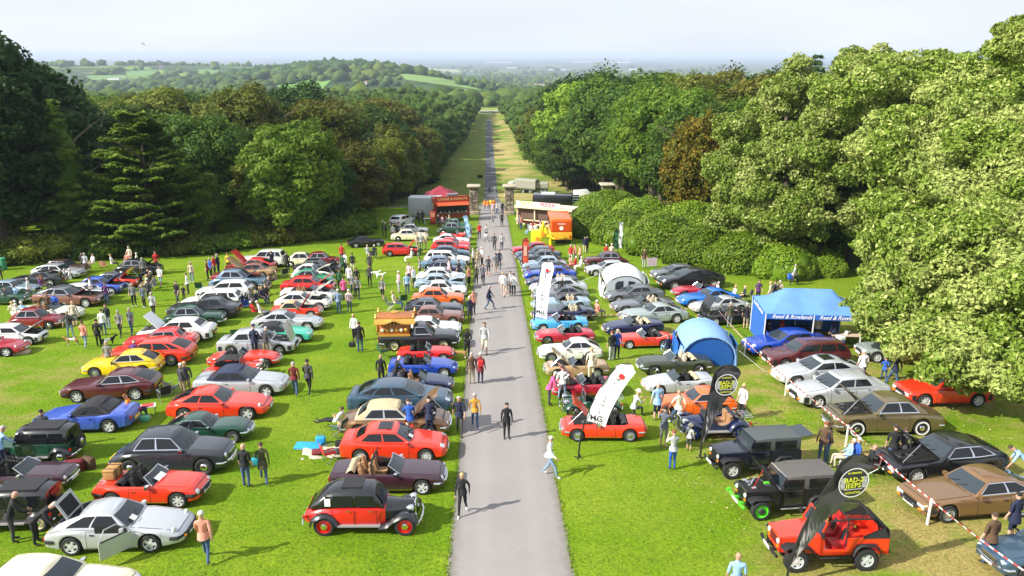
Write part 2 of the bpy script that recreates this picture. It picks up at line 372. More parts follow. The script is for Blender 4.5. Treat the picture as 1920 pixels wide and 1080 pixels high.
def leaves_mesh(name,P,N,S,seed,core=None,asp=1.5,bend=0.0):
    """P centres, N normals, S sizes -> one crown mesh of pointed leaf sprays"""
    r = np.random.RandomState(seed); n = len(P)
    N = N/np.linalg.norm(N,axis=1,keepdims=True)
    T = np.cross(N,r.normal(size=(n,3))); T /= np.linalg.norm(T,axis=1,keepdims=True)+1e-9; B = np.cross(N,T)
    S = S[:,None]
    V = np.stack([P-T*S*asp*.5,P+B*S*.42+N*S*.10,P+T*S*asp*.5-N*S*.12,P-B*S*.42+N*S*.10],1).reshape(-1,3)
    F = np.arange(4*n).reshape(n,4); tone = np.clip(r.beta(2,2.2,n),0,1)
    if core is not None:  # inner hull added to block light through the crown, in the darkest leaf tone
        cv,cf = core; base = len(V); V = np.concatenate([V,cv]); 
    me = bpy.data.meshes.new(name); me.vertices.add(len(V)); me.vertices.foreach_set('co',V.ravel())
    loops = F.ravel(); starts = np.arange(0,4*n,4)
    if core is not None:
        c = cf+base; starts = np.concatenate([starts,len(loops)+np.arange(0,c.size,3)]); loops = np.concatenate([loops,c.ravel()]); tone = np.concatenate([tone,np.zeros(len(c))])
    me.loops.add(len(loops)); me.polygons.add(len(starts)); me.loops.foreach_set('vertex_index',loops); me.polygons.foreach_set('loop_start',starts)
    a = me.attributes.new('tone','FLOAT','FACE'); a.data.foreach_set('value',tone.astype(np.float32)); me.update(); return me
bmI = bmesh.new(); bmesh.ops.create_icosphere(bmI,subdivisions=2,radius=1); ICO_V = np.array([v.co[:] for v in bmI.verts]); ICO_F = np.array([[v.index for v in f.verts] for f in bmI.faces]); bmI.free()
def crown_mesh(name,lobes,nleaf,size,seed,jit=.55,low=-.45,core=.74,squash=1.0,asp=1.5,rough=.13):
    r = np.random.RandomState(seed); L = np.array(lobes,float)          # cx cy cz rx ry rz
    area = (L[:,3]*L[:,4]+L[:,3]*L[:,5]+L[:,4]*L[:,5]); k = r.choice(len(L),int(nleaf*1.9),p=area/area.sum())
    d = r.normal(size=(len(k),3)); d /= np.linalg.norm(d,axis=1,keepdims=True); keep = d[:,2] > low+r.uniform(-.25,.25,len(k)); d,k = d[keep],k[keep]
    # bumpy lobes: clumps of sprays stand proud
    f = np.zeros(len(k)); 
    for q in range(5):
        w_ = r.normal(size=3)*(2.2+q*1.3); f += np.sin(d@w_ + k*1.7+q)*rough/(1+q*.35)
    rad_ = (1+f)*(1-np.abs(r.normal(size=len(k)))*.10)
    P = L[k,:3]+d*L[k,3:]*rad_[:,None]
    inside = np.zeros(len(P),bool)
    for i in range(len(L)):
        q = ((P-L[i,:3])/L[i,3:]); inside |= ((q**2).sum(1) < .60) & (k != i)
    P,d,k = P[~inside][:nleaf],d[~inside][:nleaf],k[~inside][:nleaf]
    N = d/L[k,3:]; N /= np.linalg.norm(N,axis=1,keepdims=True); N += r.normal(size=N.shape)*jit; N[:,2] += .25
    S = size*r.uniform(.6,1.35,len(P))
    cv,cf = [],[]
    for i in range(len(L)):
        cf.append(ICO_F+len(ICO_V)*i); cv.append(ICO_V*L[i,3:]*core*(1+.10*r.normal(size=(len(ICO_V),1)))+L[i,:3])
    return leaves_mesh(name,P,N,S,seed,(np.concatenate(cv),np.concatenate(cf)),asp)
def broad_lobes(Rr,H,z0,n,seed,lob=.42,top=1.0):
    r = random.Random(seed); out = [(0,0,z0+H*.5,Rr*.72,Rr*.72,H*.42)]
    for i in range(n):
        v = (i+.5)/n; zz = -0.75+1.72*v; a = i*2.39996+r.uniform(-.3,.3); rr_ = math.sqrt(max(.02,1-zz*zz*.92))
        q = r.uniform(.80,1.05); s = r.uniform(.72,1.28)*lob*Rr
        out.append((math.cos(a)*rr_*Rr*.74*q,math.sin(a)*rr_*Rr*.74*q,z0+H*.5+zz*H*.40*q*top,s,s,s*r.uniform(.62,.85)))
    return out
def trunk_mesh(name,H,r0,seed,limbs=6,spread=.5):
    r = random.Random(seed); mb = MB(); lean = r.uniform(-.4,.4)
    pts = [(lean*(k/6)**2,.3*math.sin(k),H*k/6) for k in range(7)]; mb.tube([(0,0,-.8)]+pts,[r0*1.5]+[r0*(1.15-.85*k/6) for k in range(7)],8)
    for i in range(limbs):
        k = r.randint(2,5); p = Vector(pts[k]); a = i*2.4+r.random(); L_ = H*spread*r.uniform(.6,1)
        q = [p+Vector((math.cos(a)*L_*t,math.sin(a)*L_*t,L_*.55*t**.8)) for t in (0,.35,.7,1)]; mb.tube(q,[r0*.42,r0*.3,r0*.18,r0*.07],5)
    return mb.mesh(name)
def spruce_mesh(name,H,Rb,seed,n=9000,size=.4,droop=.35,z0=.6):
    r = np.random.RandomState(seed); P,N = [],[]
    tiers = int(H/.55)
    for t in range(tiers):
        z = z0+(H-z0)*t/tiers; fr = 1-t/tiers; R_ = Rb*(fr**.85)*r.uniform(.8,1.12)+.15; nb = int(7+6*fr)
        for b in range(nb):
            a = r.uniform(0,6.283); L_ = R_*r.uniform(.7,1.08); m_ = max(4,int(n/(tiers*nb)*fr*2.1))
            s = r.uniform(.15,1,m_)**.75; wv = r.normal(0,.14*L_*(1-.45*s)+.05,m_)
            x = np.cos(a)*L_*s-np.sin(a)*wv; y = np.sin(a)*L_*s+np.cos(a)*wv; zz = z-droop*L_*s+.12*L_*s*s+r.normal(0,.06,m_)
            P.append(np.stack([x,y,zz],1)); N.append(np.stack([np.cos(a)*.5+r.normal(0,.35,m_),np.sin(a)*.5+r.normal(0,.35,m_),.8+r.normal(0,.3,m_)],1))
    P,N = np.concatenate(P),np.concatenate(N)
    return leaves_mesh(name,P,N,size*r.uniform(.6,1.3,len(P)),seed,(ICO_V*np.array([Rb*.42,Rb*.42,H*.42])+np.array([0,0,H*.46]),ICO_F),1.9)
def cedar_mesh(name,H,Rb,seed,n=26000,size=.34):
    r = np.random.RandomState(seed); P,N = [],[]; plates = 34
    for t in range(plates):
        f = t/plates; z = 1.2+(H-1.6)*f; R_ = Rb*(1.02-.72*f**1.2)*r.uniform(.72,1.1)
        for b in range(int(5+3*(1-f))):
            a = r.uniform(0,6.283); L_ = R_*r.uniform(.75,1.1); m_ = int(n/plates/6.2*(1.35-.7*f)); s = r.uniform(.12,1,m_)**.65
            wv = r.uniform(-1,1,m_)*.24*L_*np.sin(np.clip(s,0,1)*2.6); up = .16+.20*r.random()
            x = np.cos(a)*L_*s-np.sin(a)*wv; y = np.sin(a)*L_*s+np.cos(a)*wv; zz = z+up*L_*s+r.normal(0,.05,m_)-np.abs(wv)*.18
            P.append(np.stack([x,y,zz],1)); N.append(np.stack([r.normal(0,.35,m_)+.2*np.cos(a),r.normal(0,.35,m_)+.2*np.sin(a),np.ones(m_)],1))
    P,N = np.concatenate(P),np.concatenate(N)
    return leaves_mesh(name,P,N,size*r.uniform(.6,1.3,len(P)),seed,None,2.0)
# crowns: (mesh, crown radius, total height)
PROTO = {}
for i,(Rr,H,z0,n,lob) in enumerate([(5.2,14,.9,26,.40),(5.8,13,.7,34,.33),(4.6,15,1.0,28,.38),(6.2,13.5,.8,38,.30),(5.0,16,1.0,34,.32)]):
    PROTO['broad%d' % i] = (crown_mesh('broad_crown',broad_lobes(Rr,H,z0,n,11+i,lob),21000,.27,21+i,low=-.7,rough=.17),Rr,z0+H)
for i,(Rr,H,z0,n,lob) in enumerate([(4.8,14.6,.9,52,.25),(5.6,13.6,.9,60,.24)]):
    PROTO['loose%d' % i] = (crown_mesh('loose_crown',broad_lobes(Rr,H,z0,n,31+i,lob),21000,.26,41+i,low=-.7,jit=.9,core=.55,rough=.2),Rr,z0+H)
PROTO['spruce0'] = (spruce_mesh('spruce_crown',15,3.6,5,15000,.36),3.6,15)
PROTO['pine0'] = (crown_mesh('pine_crown',broad_lobes(3.6,9,6,34,77,.27),13000,.24,78,jit=1.0,core=.5,rough=.25,asp=2.4),3.6,15)
TRUNK = [trunk_mesh('tree_trunk',10,.34,s) for s in range(3)]
NTREE = [0]
def tree(kind,leaf,x,y,h,rscale=1.0,name='broadleaf_tree',label=None,group=None,rot=None,rr=R):
    me,Rr,H = PROTO[kind]; s = h/H; z = g(x,y)
    t = empty(name,(x,y,z),(0,0,rr.uniform(0,6.28) if rot is None else rot))
    c = link('crown',me,None,t); 
    if not me.materials: me.materials.append(LEAF['mid'])
    c.material_slots[0].link = 'OBJECT'; c.material_slots[0].material = LEAF[leaf]; c.scale = (s*rscale,s*rscale,s)
    k = link('trunk',TRUNK[NTREE[0] % 3],BARK,t); k.scale = (s*.95,s*.95,h/13); NTREE[0] += 1
    tag(t,label,'tree',group); return t
# ---- outlines of the two woods (pixels of the photograph -> ground)
edgeL = [at(*p) for p in [(-160,505),(0,497),(100,484),(380,474),(470,462),(560,452),(690,436),(742,412),(772,392),(815,368),(862,300),(890,250),(902,222),(906,214)]]
edgeR = [at(*p) for p in [(1022,362),(984,310),(955,262),(940,232),(928,214)]]
def ipl(pts,Y):
    if Y <= pts[0].y: return pts[0].x
    for a,b in zip(pts,pts[1:]):
        if min(a.y,b.y) <= Y <= max(a.y,b.y) and abs(b.y-a.y) > .01: return a.x+(b.x-a.x)*(Y-a.y)/(b.y-a.y)
    return pts[-1].x
silL = [(-400,40),(0,72),(40,92),(82,108),(105,150),(150,172),(330,168),(420,166),(540,172),(640,160),(690,142),(760,158),(830,172),(880,184),(905,200),(912,214)]
silR = [(916,214),(926,196),(960,184),(1000,172),(1050,140),(1090,126),(1160,132),(1210,158),(1250,148),(1290,118),(1340,98),(1400,108),(1440,112),(1540,130),(1600,150),(1700,108),(1800,100),(2200,60)]
def sil(t,px):
    return float(np.interp(px,[a for a,_ in t],[b for _,b in t]))
def mass(edge,side,tsil,seed,zmax,count,specs):
    """trees of a wood from its edge inwards; those wholly hidden behind nearer crowns are left out"""
    r = random.Random(seed); pts = []; tries = 0
    # the front row follows the edge
    for a,b in zip(edge,edge[1:]):
        L_ = (b-a).length; n = max(1,int(L_/6.2))
        for i in range(n):
            p = a+(b-a)*((i+r.uniform(.2,.8))/n); d = (b-a).normalized(); nrm = Vector((-d.y,d.x,0)) if side < 0 else Vector((d.y,-d.x,0))
            q = p+nrm*(r.uniform(4.6,6.8) if p.y > 118 else r.uniform(4.0,6.0)); pts.append((q.x,q.y,True))
    while tries < 12000:
        tries += 1; y = 70+(zmax-70)*r.random()**1.4; x = side*r.random()*(y*.78+14)
        if side < 0:
            lim = edge[0].x; ok = x < ipl(sorted(edge,key=lambda p: p.y),y)-(6 if y < 118 else 8) and (y > max(84,0)+max(0,(-x-40))*0.0 and front_ok(x,y))
        else: ok = front_okR(x,y)
        if not ok: continue
        if any((x-p)**2+(y-q)**2 < (5.9+y*.008)**2 for p,q,_ in pts): continue
        pts.append((x,y,False))
    pts.sort(key=lambda t: t[1]); buf = np.full(2300,1200.0); out = []
    for x,y,front in pts:
        px,py,Z = proj((x,y,g(x,y)))
        if px < -130 or px > 2050: continue
        ys = sil(tsil,px)+r.uniform(0,30)*(1 if r.random() < .65 else .2)
        dz = Vector((0,0,1)); hh = (py-ys)/F_PX*Z/math.cos(.22)
        lo_,hi_ = (9,12.5) if (front and y < 118) else ((12,17) if (front or y < 108) else ((14,20) if y < 128 else (17,26)))
        if px < 110: lo_,hi_ = 17,24
        h = max(8.5,min(r.uniform(lo_,hi_)*(.92 if side < 0 else 1.05),hh))
        if y > 220: h = max(min(h,19),12)
        tx,ty,_ = proj((x,y,g(x,y)+h)); rw = max(6,.34*h/Z*F_PX); i0,i1 = int(max(0,tx-rw+200)),int(min(2299,tx+rw+200))
        if i1 <= i0: continue
        if not front and ty > buf[i0:i1].min()+(-6) and (buf[i0:i1] < ty+5).mean() > .96: continue
        buf[i0:i1] = np.minimum(buf[i0:i1],ty+rw*.55); out.append((x,y,h,front,px,ty))
    return out
eLs = sorted(edgeL,key=lambda p: p.y)
def front_ok(x,y):
    # behind the meadow edge line
    for a,b in zip(edgeL,edgeL[1:]):
        lo,hi = sorted((a.x,b.x))
        if lo <= x <= hi:
            t = (x-a.x)/(b.x-a.x+1e-9); return y > a.y+(b.y-a.y)*t+5
    return x < edgeL[0].x and y > edgeL[0].y+5
eRs = sorted(edgeR,key=lambda p: p.y)
def front_okR(x,y):
    e = ipl(eRs,y) if y >= eRs[0].y else None
    if e is None: return y > 104-(x-22)*.75 and x > 24 and y > 84
    return x > e+7 and (y > 126 or x > 24)
WORD = {'dark': 'dark green','deep': 'very dark green','mid': 'mid green','bright': 'fresh light green','olive': 'olive green','brown': 'brown tinged','rust': 'rusty orange','blue': 'blue green','pale': 'pale green'}
KW = {'b': 'dense rounded','l': 'loose feathery','s': 'pointed spruce','p': 'ragged pine'}
left_trees = mass(edgeL,-1,silL,3,470,260,None)
right_trees = mass(edgeR,1,silR,9,470,260,None)
rt = random.Random(55)
SPECIAL_L = [(108,432,90),(262,458,140),(556,440,70)]
FAR = []; TL = []
def place(lst,side):
    for x,y,h,front,px,ty in lst:
        if y > 235: FAR.append((x,y,h)); continue
        if side < 0 and y < 104 and any(abs(px-q[0]) < q[2]*.62 and (front or y < 98) for q in SPECIAL_L): continue
        if side > 0 and math.hypot(x-23.5,y-86.5) < 5.5: continue
        if side > 0 and y < 87 and 1250 < px < 1400: continue
        kinds = ['broad0','broad1','broad2','broad3','broad4','loose0','loose1']; k = rt.choice(kinds)
        if side < 0:
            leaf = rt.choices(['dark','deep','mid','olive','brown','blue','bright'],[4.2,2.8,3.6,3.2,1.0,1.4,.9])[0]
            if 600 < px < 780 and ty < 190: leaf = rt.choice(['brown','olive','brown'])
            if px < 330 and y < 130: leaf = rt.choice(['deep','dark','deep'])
        else:
            leaf = rt.choices(['mid','olive','dark','bright','brown','pale'],[5,3.5,2.6,1.2,1.0,.2])[0]
            if px > 1240 and y < 130: leaf = rt.choice(['mid','dark','olive'])
        if px > 1280 and ty < 125 and side > 0: k = rt.choice(['pine0','loose0']); leaf = rt.choice(['blue','dark','brown'])
        if rt.random() < .05: k = 'spruce0'; leaf = 'deep'
        rs = rt.uniform(.95,1.25)
        lab = f"{WORD[leaf]} {KW[k[0]]} tree " + ("at the front edge of the " if front else "within the ") + ("wood left of the drive" if side < 0 else "wood right of the drive")
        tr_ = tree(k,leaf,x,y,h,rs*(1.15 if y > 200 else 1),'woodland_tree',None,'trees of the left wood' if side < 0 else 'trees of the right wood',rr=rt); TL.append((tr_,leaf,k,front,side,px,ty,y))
place(left_trees,-1); place(right_trees,1)
ORD = ['first','second','third','fourth','fifth','sixth','seventh','eighth','ninth','tenth','eleventh','twelfth','thirteenth','fourteenth','fifteenth','sixteenth','seventeenth','eighteenth','nineteenth','twentieth']
grp = {}
for q in TL:
    t_,leaf,k,front,side,px,ty,y = q; kw = 'pointed conifer' if k[0] in 'sp' else KW[k[0]]+' tree'; far_ = 'front edge' if front else ('near interior' if y < 135 else ('middle' if y < 185 else 'far part'))
    grp.setdefault((WORD[leaf],kw,far_,side),[]).append(q)
for (w_,kw,far_,side),L_ in grp.items():
    L_.sort(key=lambda q: q[5])
    for i,q in enumerate(L_): tag(q[0],(ORD[i]+' ' if len(L_) > 1 else '')+f"{w_} {kw} "+('from the left, ' if len(L_) > 1 else '')+f"{far_} of {'left' if side < 0 else 'right'} wood")
fl = []
for x,y,h in FAR:
    z = g(x,y); r_ = h*.36; fl.append((x,y,z+h*.5,r_*.8,r_*.8,h*.44))
    for i in range(9):
        a = i*2.4+x; q = .5+.4*math.sin(i*1.7+y); zz = -.7+1.6*i/8; e = math.sqrt(max(.05,1-zz*zz)); fl.append((x+math.cos(a)*r_*.75*e,y+math.sin(a)*r_*.75*e,z+h*.5+zz*h*.38,r_*.42,r_*.42,r_*.36))
me = crown_mesh('far_avenue_wood',fl,80000,.66,7,low=-.7,core=.8,rough=.15); me.materials.append(LEAF['mid']); tag(link('far_avenue_wood',me),kind='stuff')
# ---- single trees that stand out
PROTO['cedar'] = (cedar_mesh('cedar_crown',15,6.6,3,46000,.30),6.6,15)
PROTO['tallspruce'] = (spruce_mesh('spruce_crown_tall',15,3.2,8,24000,.30,.45),3.2,15)
p = at(268,476); tree('cedar','bright',p.x,p.y+2.5,14.2,1.1,'cedar_tree','tiered cedar with flat feathery branches at the left meadow edge',rot=.4)
p = at(120,476); tree('tallspruce','mid',p.x,p.y+2.5,15.5,1.15,'spruce_tree','tall pointed dark spruce at the left meadow edge',rot=1)
PROTO['lime'] = (crown_mesh('lime_crown',broad_lobes(5.3,12.0,.6,40,91,.30),30000,.27,92,low=-.8,rough=.18),5.3,12.6)
p = at(556,450); tree('lime','bright',p.x,p.y+1,13.2,1.0,'lime_tree','sunlit fresh green tree standing out of the dark wood edge',rot=2)
p = at(28,470); tree('lime','bright',p.x-2,p.y+1,8.6,1.0,'young_tree','small light green tree at the far left meadow edge',rot=3)
tree('loose0','rust',23.5,86.5,14.5,.95,'autumn_tree','rusty orange autumn tree in the right wood',rot=3)
tree('broad0','bright',22,190,25,1.15,'tall_lime_tree','tall light green crown rising above the right wood',rot=1)
tree('broad3','deep',-54.5,86,22.6,1.1,'tall_beech','tallest dark blue green tree at the far left edge of the photo',rot=1)
tree('broad2','deep',-51,91,19.6,.9,'tall_beech','second tallest blue green tree right of the tallest at the far left',rot=4)
tree('spruce0','blue',47,112,22.5,1.0,'blue_pine','blue green pine poking above the right wood skyline',rot=1)
for i,(px_,py_,h_) in enumerate([(1555,505,12),(1610,498,13),(1665,505,12),(1720,505,13),(1500,492,13),(1580,470,15),(1780,510,12),(1850,510,12)]):  # extra trees fill a sunlit gap, their dark leaf colour standing in for shade
    p = at(px_,py_); tree('lime','deep',p.x,p.y+2,h_,1.0,'shade_fill_tree',ORD[i]+' dark shaded tree behind the great sycamores on the right','shaded trees behind the sycamores',rot=i)
# ---- the great sycamores on the right, low crowns reaching over the parked cars
def big_tree(name,lobes,n,size,base,label,seed,leaf='pale',th=12,tr=.7,tlean=(0,0)):
    z = g(base[0],base[1]); t = empty(name,(base[0],base[1],z)); tag(t,label,'tree')
    L_ = [(a-base[0],b-base[1],c-z,d,e,f) for a,b,c,d,e,f in lobes]
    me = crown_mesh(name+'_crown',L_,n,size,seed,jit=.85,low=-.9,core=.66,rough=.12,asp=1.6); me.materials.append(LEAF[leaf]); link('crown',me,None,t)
    mb = MB(); pts = [(tlean[0]*(k/5)**1.5,tlean[1]*(k/5)**1.5,th*k/5) for k in range(6)]; mb.tube([(0,0,-.8)]+pts,[tr*1.5]+[tr*(1.1-.75*k/5) for k in range(6)],10); mb.build('trunk',BARK,t)
    rl_ = random.Random(seed); 
    for lb in rl_.sample(L_,min(10,len(L_))):
        m2 = MB(); a = Vector(pts[rl_.randint(2,4)]); b = Vector(lb[:3]); q = [a.lerp(b,s)+Vector((0,0,.8*math.sin(s*3.1))) for s in (0,.33,.66,1)]
        m2.tube(q,[tr*.4,tr*.3,tr*.2,tr*.08],6); m2.build('limb',BARK,t)
    return t
def lobes_from(specs,seed,sub=13,lob=.40):
    """specs: (px, py, depth, radius in px) -> a main lobe and smaller ones on it"""
    r = random.Random(seed); out = []
    for px,py,Z,rp in specs:
        d = ray(px,py); c = cam.location+d*(Z/(-(CRI @ d).z)); Rm = rp/F_PX*Z
        out.append((c.x,c.y,c.z,Rm*.76,Rm*.76,Rm*.6))
        for i in range(sub):
            v = Vector((r.gauss(0,1),r.gauss(0,1)-.5,r.gauss(0,.9)+.2)).normalized()*Rm*r.uniform(.62,.9); s = Rm*lob*r.uniform(.55,1.25)
            out.append((c.x+v.x,c.y+v.y,c.z+v.z,s,s,s*.7))
    gz = lambda q: q[2]-q[5] > g(q[0],q[1])+.75
    return [q for q in out if gz(q)]
sycA = [(1500,185,72,85),(1610,180,70,90),(1420,290,70,80),(1530,290,66,95),(1650,250,68,90),(1410,385,68,75),(1500,400,65,70),(1590,390,66,70),(1440,455,68,55),(1380,330,70,60)]
big_tree('sycamore_tree',lobes_from(sycA,4),130000,.20,(25.0,67),'great pale sycamore behind the blue gazebo, left of the nearest sycamore',61,th=11)
sycB = [(1640,185,58,95),(1750,170,56,90),(1870,190,52,110),(1700,290,53,105),(1820,310,50,120),(1920,330,46,110),(1680,410,51,85),(1780,440,47,110),(1890,470,43,110),
        (1690,520,48,75),(1690,590,43,66),(1780,560,42,90),(1760,640,38,72),(1870,600,38,95),(1650,605,42,44),(1660,470,50,60),(1935,560,36,90),(1720,650,38,50),(1690,640,39.5,40),(1830,650,36,76),(1900,680,34.5,70),(1770,675,34.5,46),(1830,685,34,46),(1745,695,34.5,26),(1890,705,33,40),(1930,700,33,50),(1800,480,40,90),(1700,480,44,70),(1610,575,46,34)]
big_tree('sycamore_tree',lobes_from(sycB,5),200000,.17,(33,50.5),'nearest huge pale sycamore filling the right side, low branches over the cars',62,th=12,tr=.8)
sycC = [(1895,92,40,52),(1960,80,39,60),(1930,75,41,48)]
big_tree('overhanging_branch_tree',lobes_from(sycC,6),16000,.17,(34,33),'pale branch of a further tree reaching into the top right corner',63,th=15.5,tr=.5,tlean=(-4,5))
# ---- rhododendron bank
rr_ = random.Random(12); rhodo = []
for px,py,rpx in [(1105,428,46),(1165,442,60),(1240,460,66),(1310,478,66),(1390,492,66),(1470,503,60),(1130,404,55),(1200,420,60),(1290,432,64),(1370,455,64),(1540,500,44),(1100,384,30),(1160,388,40)]:
    p = at(px,py+14); Rm = rpx/F_PX*p.y*1.05; hh = Rm*1.18
    L_ = [(0,0,hh*.30,Rm*.98,Rm*.92,hh*.68)]
    for i in range(12):
        a = i*2.4+rr_.random(); q = rr_.uniform(.45,.8); L_.append((math.cos(a)*Rm*q,math.sin(a)*Rm*q*.85,hh*(.72-.55*q)*rr_.uniform(.85,1.2),Rm*.38,Rm*.38,hh*.30))
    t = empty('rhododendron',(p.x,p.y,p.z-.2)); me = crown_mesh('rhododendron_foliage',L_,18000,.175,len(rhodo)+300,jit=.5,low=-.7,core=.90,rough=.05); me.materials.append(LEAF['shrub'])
    link('foliage',me,None,t); m2 = MB(); m2.tube([(0,0,-.3),(.1,0,hh*.4)],[.16,.08],6); m2.build('stem',BARK,t); rhodo.append(t)
order = ['front of the clipped bank beside the bus','front, second from the bus','front, third from the bus','front, fourth from the bus, lowest middle','front, fifth from the bus','front, near the walking couple','back row nearest the stall','back row, second from the stall','back row, third from the stall','back row, fourth from the stall','shaded right end of the bank','top left end by the stone pier','behind the stall by the third pier']
for t,o_ in zip(rhodo,order): tag(t,'rounded bright green rhododendron, ' + o_,'shrub','rhododendron bank')
# undergrowth along the left meadow edge
for i,px in enumerate(range(-30,700,46)):
    py = np.interp(px,[-160,0,100,380,470,560,690],[505,497,484,474,462,452,436]); p = at(px,float(py)+2); hh = rr_.uniform(1.2,2.4); Rm = hh*1.4
    L_ = [(math.cos(a)*Rm*.5,math.sin(a)*Rm*.5,hh*.45,Rm*.6,Rm*.6,hh*.5) for a in (0,1.6,3.1,4.7)]
    me = crown_mesh('undergrowth_foliage',L_,1700,.26,500+i,jit=.8,low=-.7,core=.7); me.materials.append(LEAF[rr_.choice(['dark','mid','olive'])])
    o = link('undergrowth_shrub',me); o.location = (p.x,p.y+1.2,p.z); tag(o,['first','second','third','fourth','fifth','sixth','seventh','eighth','ninth','tenth','eleventh','twelfth','thirteenth','fourteenth','fifteenth','sixteenth'][i]+' low leafy shrub from the left along the left wood','shrub','undergrowth along the left wood')
# ---- distant woods and hedgerows, too far to count
FIELDS = [((508,154),(622,150),(606,166),(528,167),(.11,.24,.03)),((744,133),(800,138),(905,170),(760,150),(.13,.23,.045)),((840,164),(908,173),(905,181),(836,170),(.30,.28,.10)),((236,134),(292,131),(288,144),(238,144),(.10,.22,.035)),
          ((160,142),(236,141),(236,151),(172,151),(.12,.22,.04)),((800,128),(868,131),(866,136),(798,133),(.26,.27,.11)),((372,130),(410,130),(408,137),(374,137),(.10,.22,.035)),((470,144),(520,141),(516,148),(468,151),(.30,.27,.13))]
def in_field(px,py):
    for a,b,c,d,_ in FIELDS:
        q = [a,b,c,d]; s_ = [(q[(i+1) % 4][0]-q[i][0])*(py-q[i][1])-(q[(i+1) % 4][1]-q[i][1])*(px-q[i][0]) for i in range(4)]
        if all(v > -40 for v in s_) or all(v < 40 for v in s_): return True
    return False
for i,(a,b,c,d,col) in enumerate(FIELDS):
    a,b,c,d = [Vector(v) for v in (a,b,c,d)]; m = MB(); m.grid([[at(*(a.lerp(b,u).lerp(d.lerp(c,u),v)))+Vector((0,0,.6)) for u in [k/12 for k in range(13)]] for v in [k/8 for k in range(9)]]); tag(m.build('field',mat('field_%d' % i,col,.95,noise=.15,nscale=.02),smooth=60),kind='structure')
def blobs(name,pts,seed,leaf):
    pts = [p for p in pts if not in_field(*proj((p[0],p[1],g(p[0],p[1])+p[2]*.6))[:2])]
    r = np.random.RandomState(seed); bmq = bmesh.new(); bmesh.ops.create_icosphere(bmq,subdivisions=1,radius=1); iv = np.array([v.co[:] for v in bmq.verts]); fi = np.array([[v.index for v in f.verts] for f in bmq.faces]); bmq.free()
    V,F = [],[]
    for i,(x,y,s) in enumerate(pts):
        q = iv*(1+.22*r.normal(size=(len(iv),1)))*np.array([s,s,s*.8])+np.array([x,y,g(x,y)+s*.45]); V.append(q); F.append(fi+len(iv)*i)
    V,F = np.concatenate(V),np.concatenate(F); me = bpy.data.meshes.new(name); me.vertices.add(len(V)); me.vertices.foreach_set('co',V.ravel())
    me.loops.add(F.size); me.polygons.add(len(F)); me.loops.foreach_set('vertex_index',F.ravel()); me.polygons.foreach_set('loop_start',np.arange(0,F.size,3))
    a = me.attributes.new('tone','FLOAT','FACE'); a.data.foreach_set('value',np.repeat(r.random(len(pts)),len(fi)).astype(np.float32)); me.update()
    me.materials.append(leaf); return tag(link(name,me),kind='stuff')
rf = random.Random(99); pts = []
for _ in range(3200):                                   # wooded hill
    x,y = rf.gauss(-310,105),rf.gauss(1600,150)
    if x > -95: continue
    if y > 1330+.25*(x+330): pts.append((x,y,rf.uniform(8,15)))
for _ in range(700):
    x,y = rf.gauss(-60,120),rf.gauss(1240,90)
    if math.sin(x*.035+1)+math.sin(y*.03) > 1.0: pts.append((x,y,rf.uniform(4,8)))
blobs('hillside_wood',pts,1,LEAF['deep'])
pts = []
def hedge(x0,y0,x1,y1,st=9):
    n = int(math.hypot(x1-x0,y1-y0)/st)
    for i in range(n+1): pts.append((x0+(x1-x0)*i/max(1,n)+rf.uniform(-2,2),y0+(y1-y0)*i/max(1,n)+rf.uniform(-3,3),rf.uniform(3,7)*(1.5 if rf.random() < .2 else 1)))
for _ in range(150):
    x,y = rf.uniform(-1300,900),rf.uniform(900,3400); a = rf.choice([.2,1.75])+rf.uniform(-.2,.2); L_ = rf.uniform(80,320); hedge(x,y,x+L_*math.cos(a),y+L_*math.sin(a))
hedge(-60,615,60,620,6); hedge(-130,1170,40,1130); hedge(-140,1250,60,1200)
blobs('hedgerows',pts,2,LEAF['dark'])
pts = []
for _ in range(7500):
    y = 640*(6200/640)**rf.random(); x = rf.uniform(-.72,.72)*y
    if math.sin(x*.009+2*math.sin(y*.004))+math.sin(y*.011+x*.003)+.6*math.sin(x*.031) > (.75 if x > 0 else .25): pts.append((x,y,rf.uniform(5,12)*(1+y/7000)))
for _ in range(500):
    y = rf.uniform(560,760); x = rf.uniform(-260,260)
    if abs(x-1) > 22: pts.append((x,y,rf.uniform(5,8)))
for _ in range(1500):
    y = rf.uniform(480,1000); x = rf.uniform(-.62,.62)*y
    if abs(x-1) > 28+max(0,y-620)*.25: pts.append((x,y,rf.uniform(5,9)))
blobs('distant_woods',pts,3,LEAF['mid'])

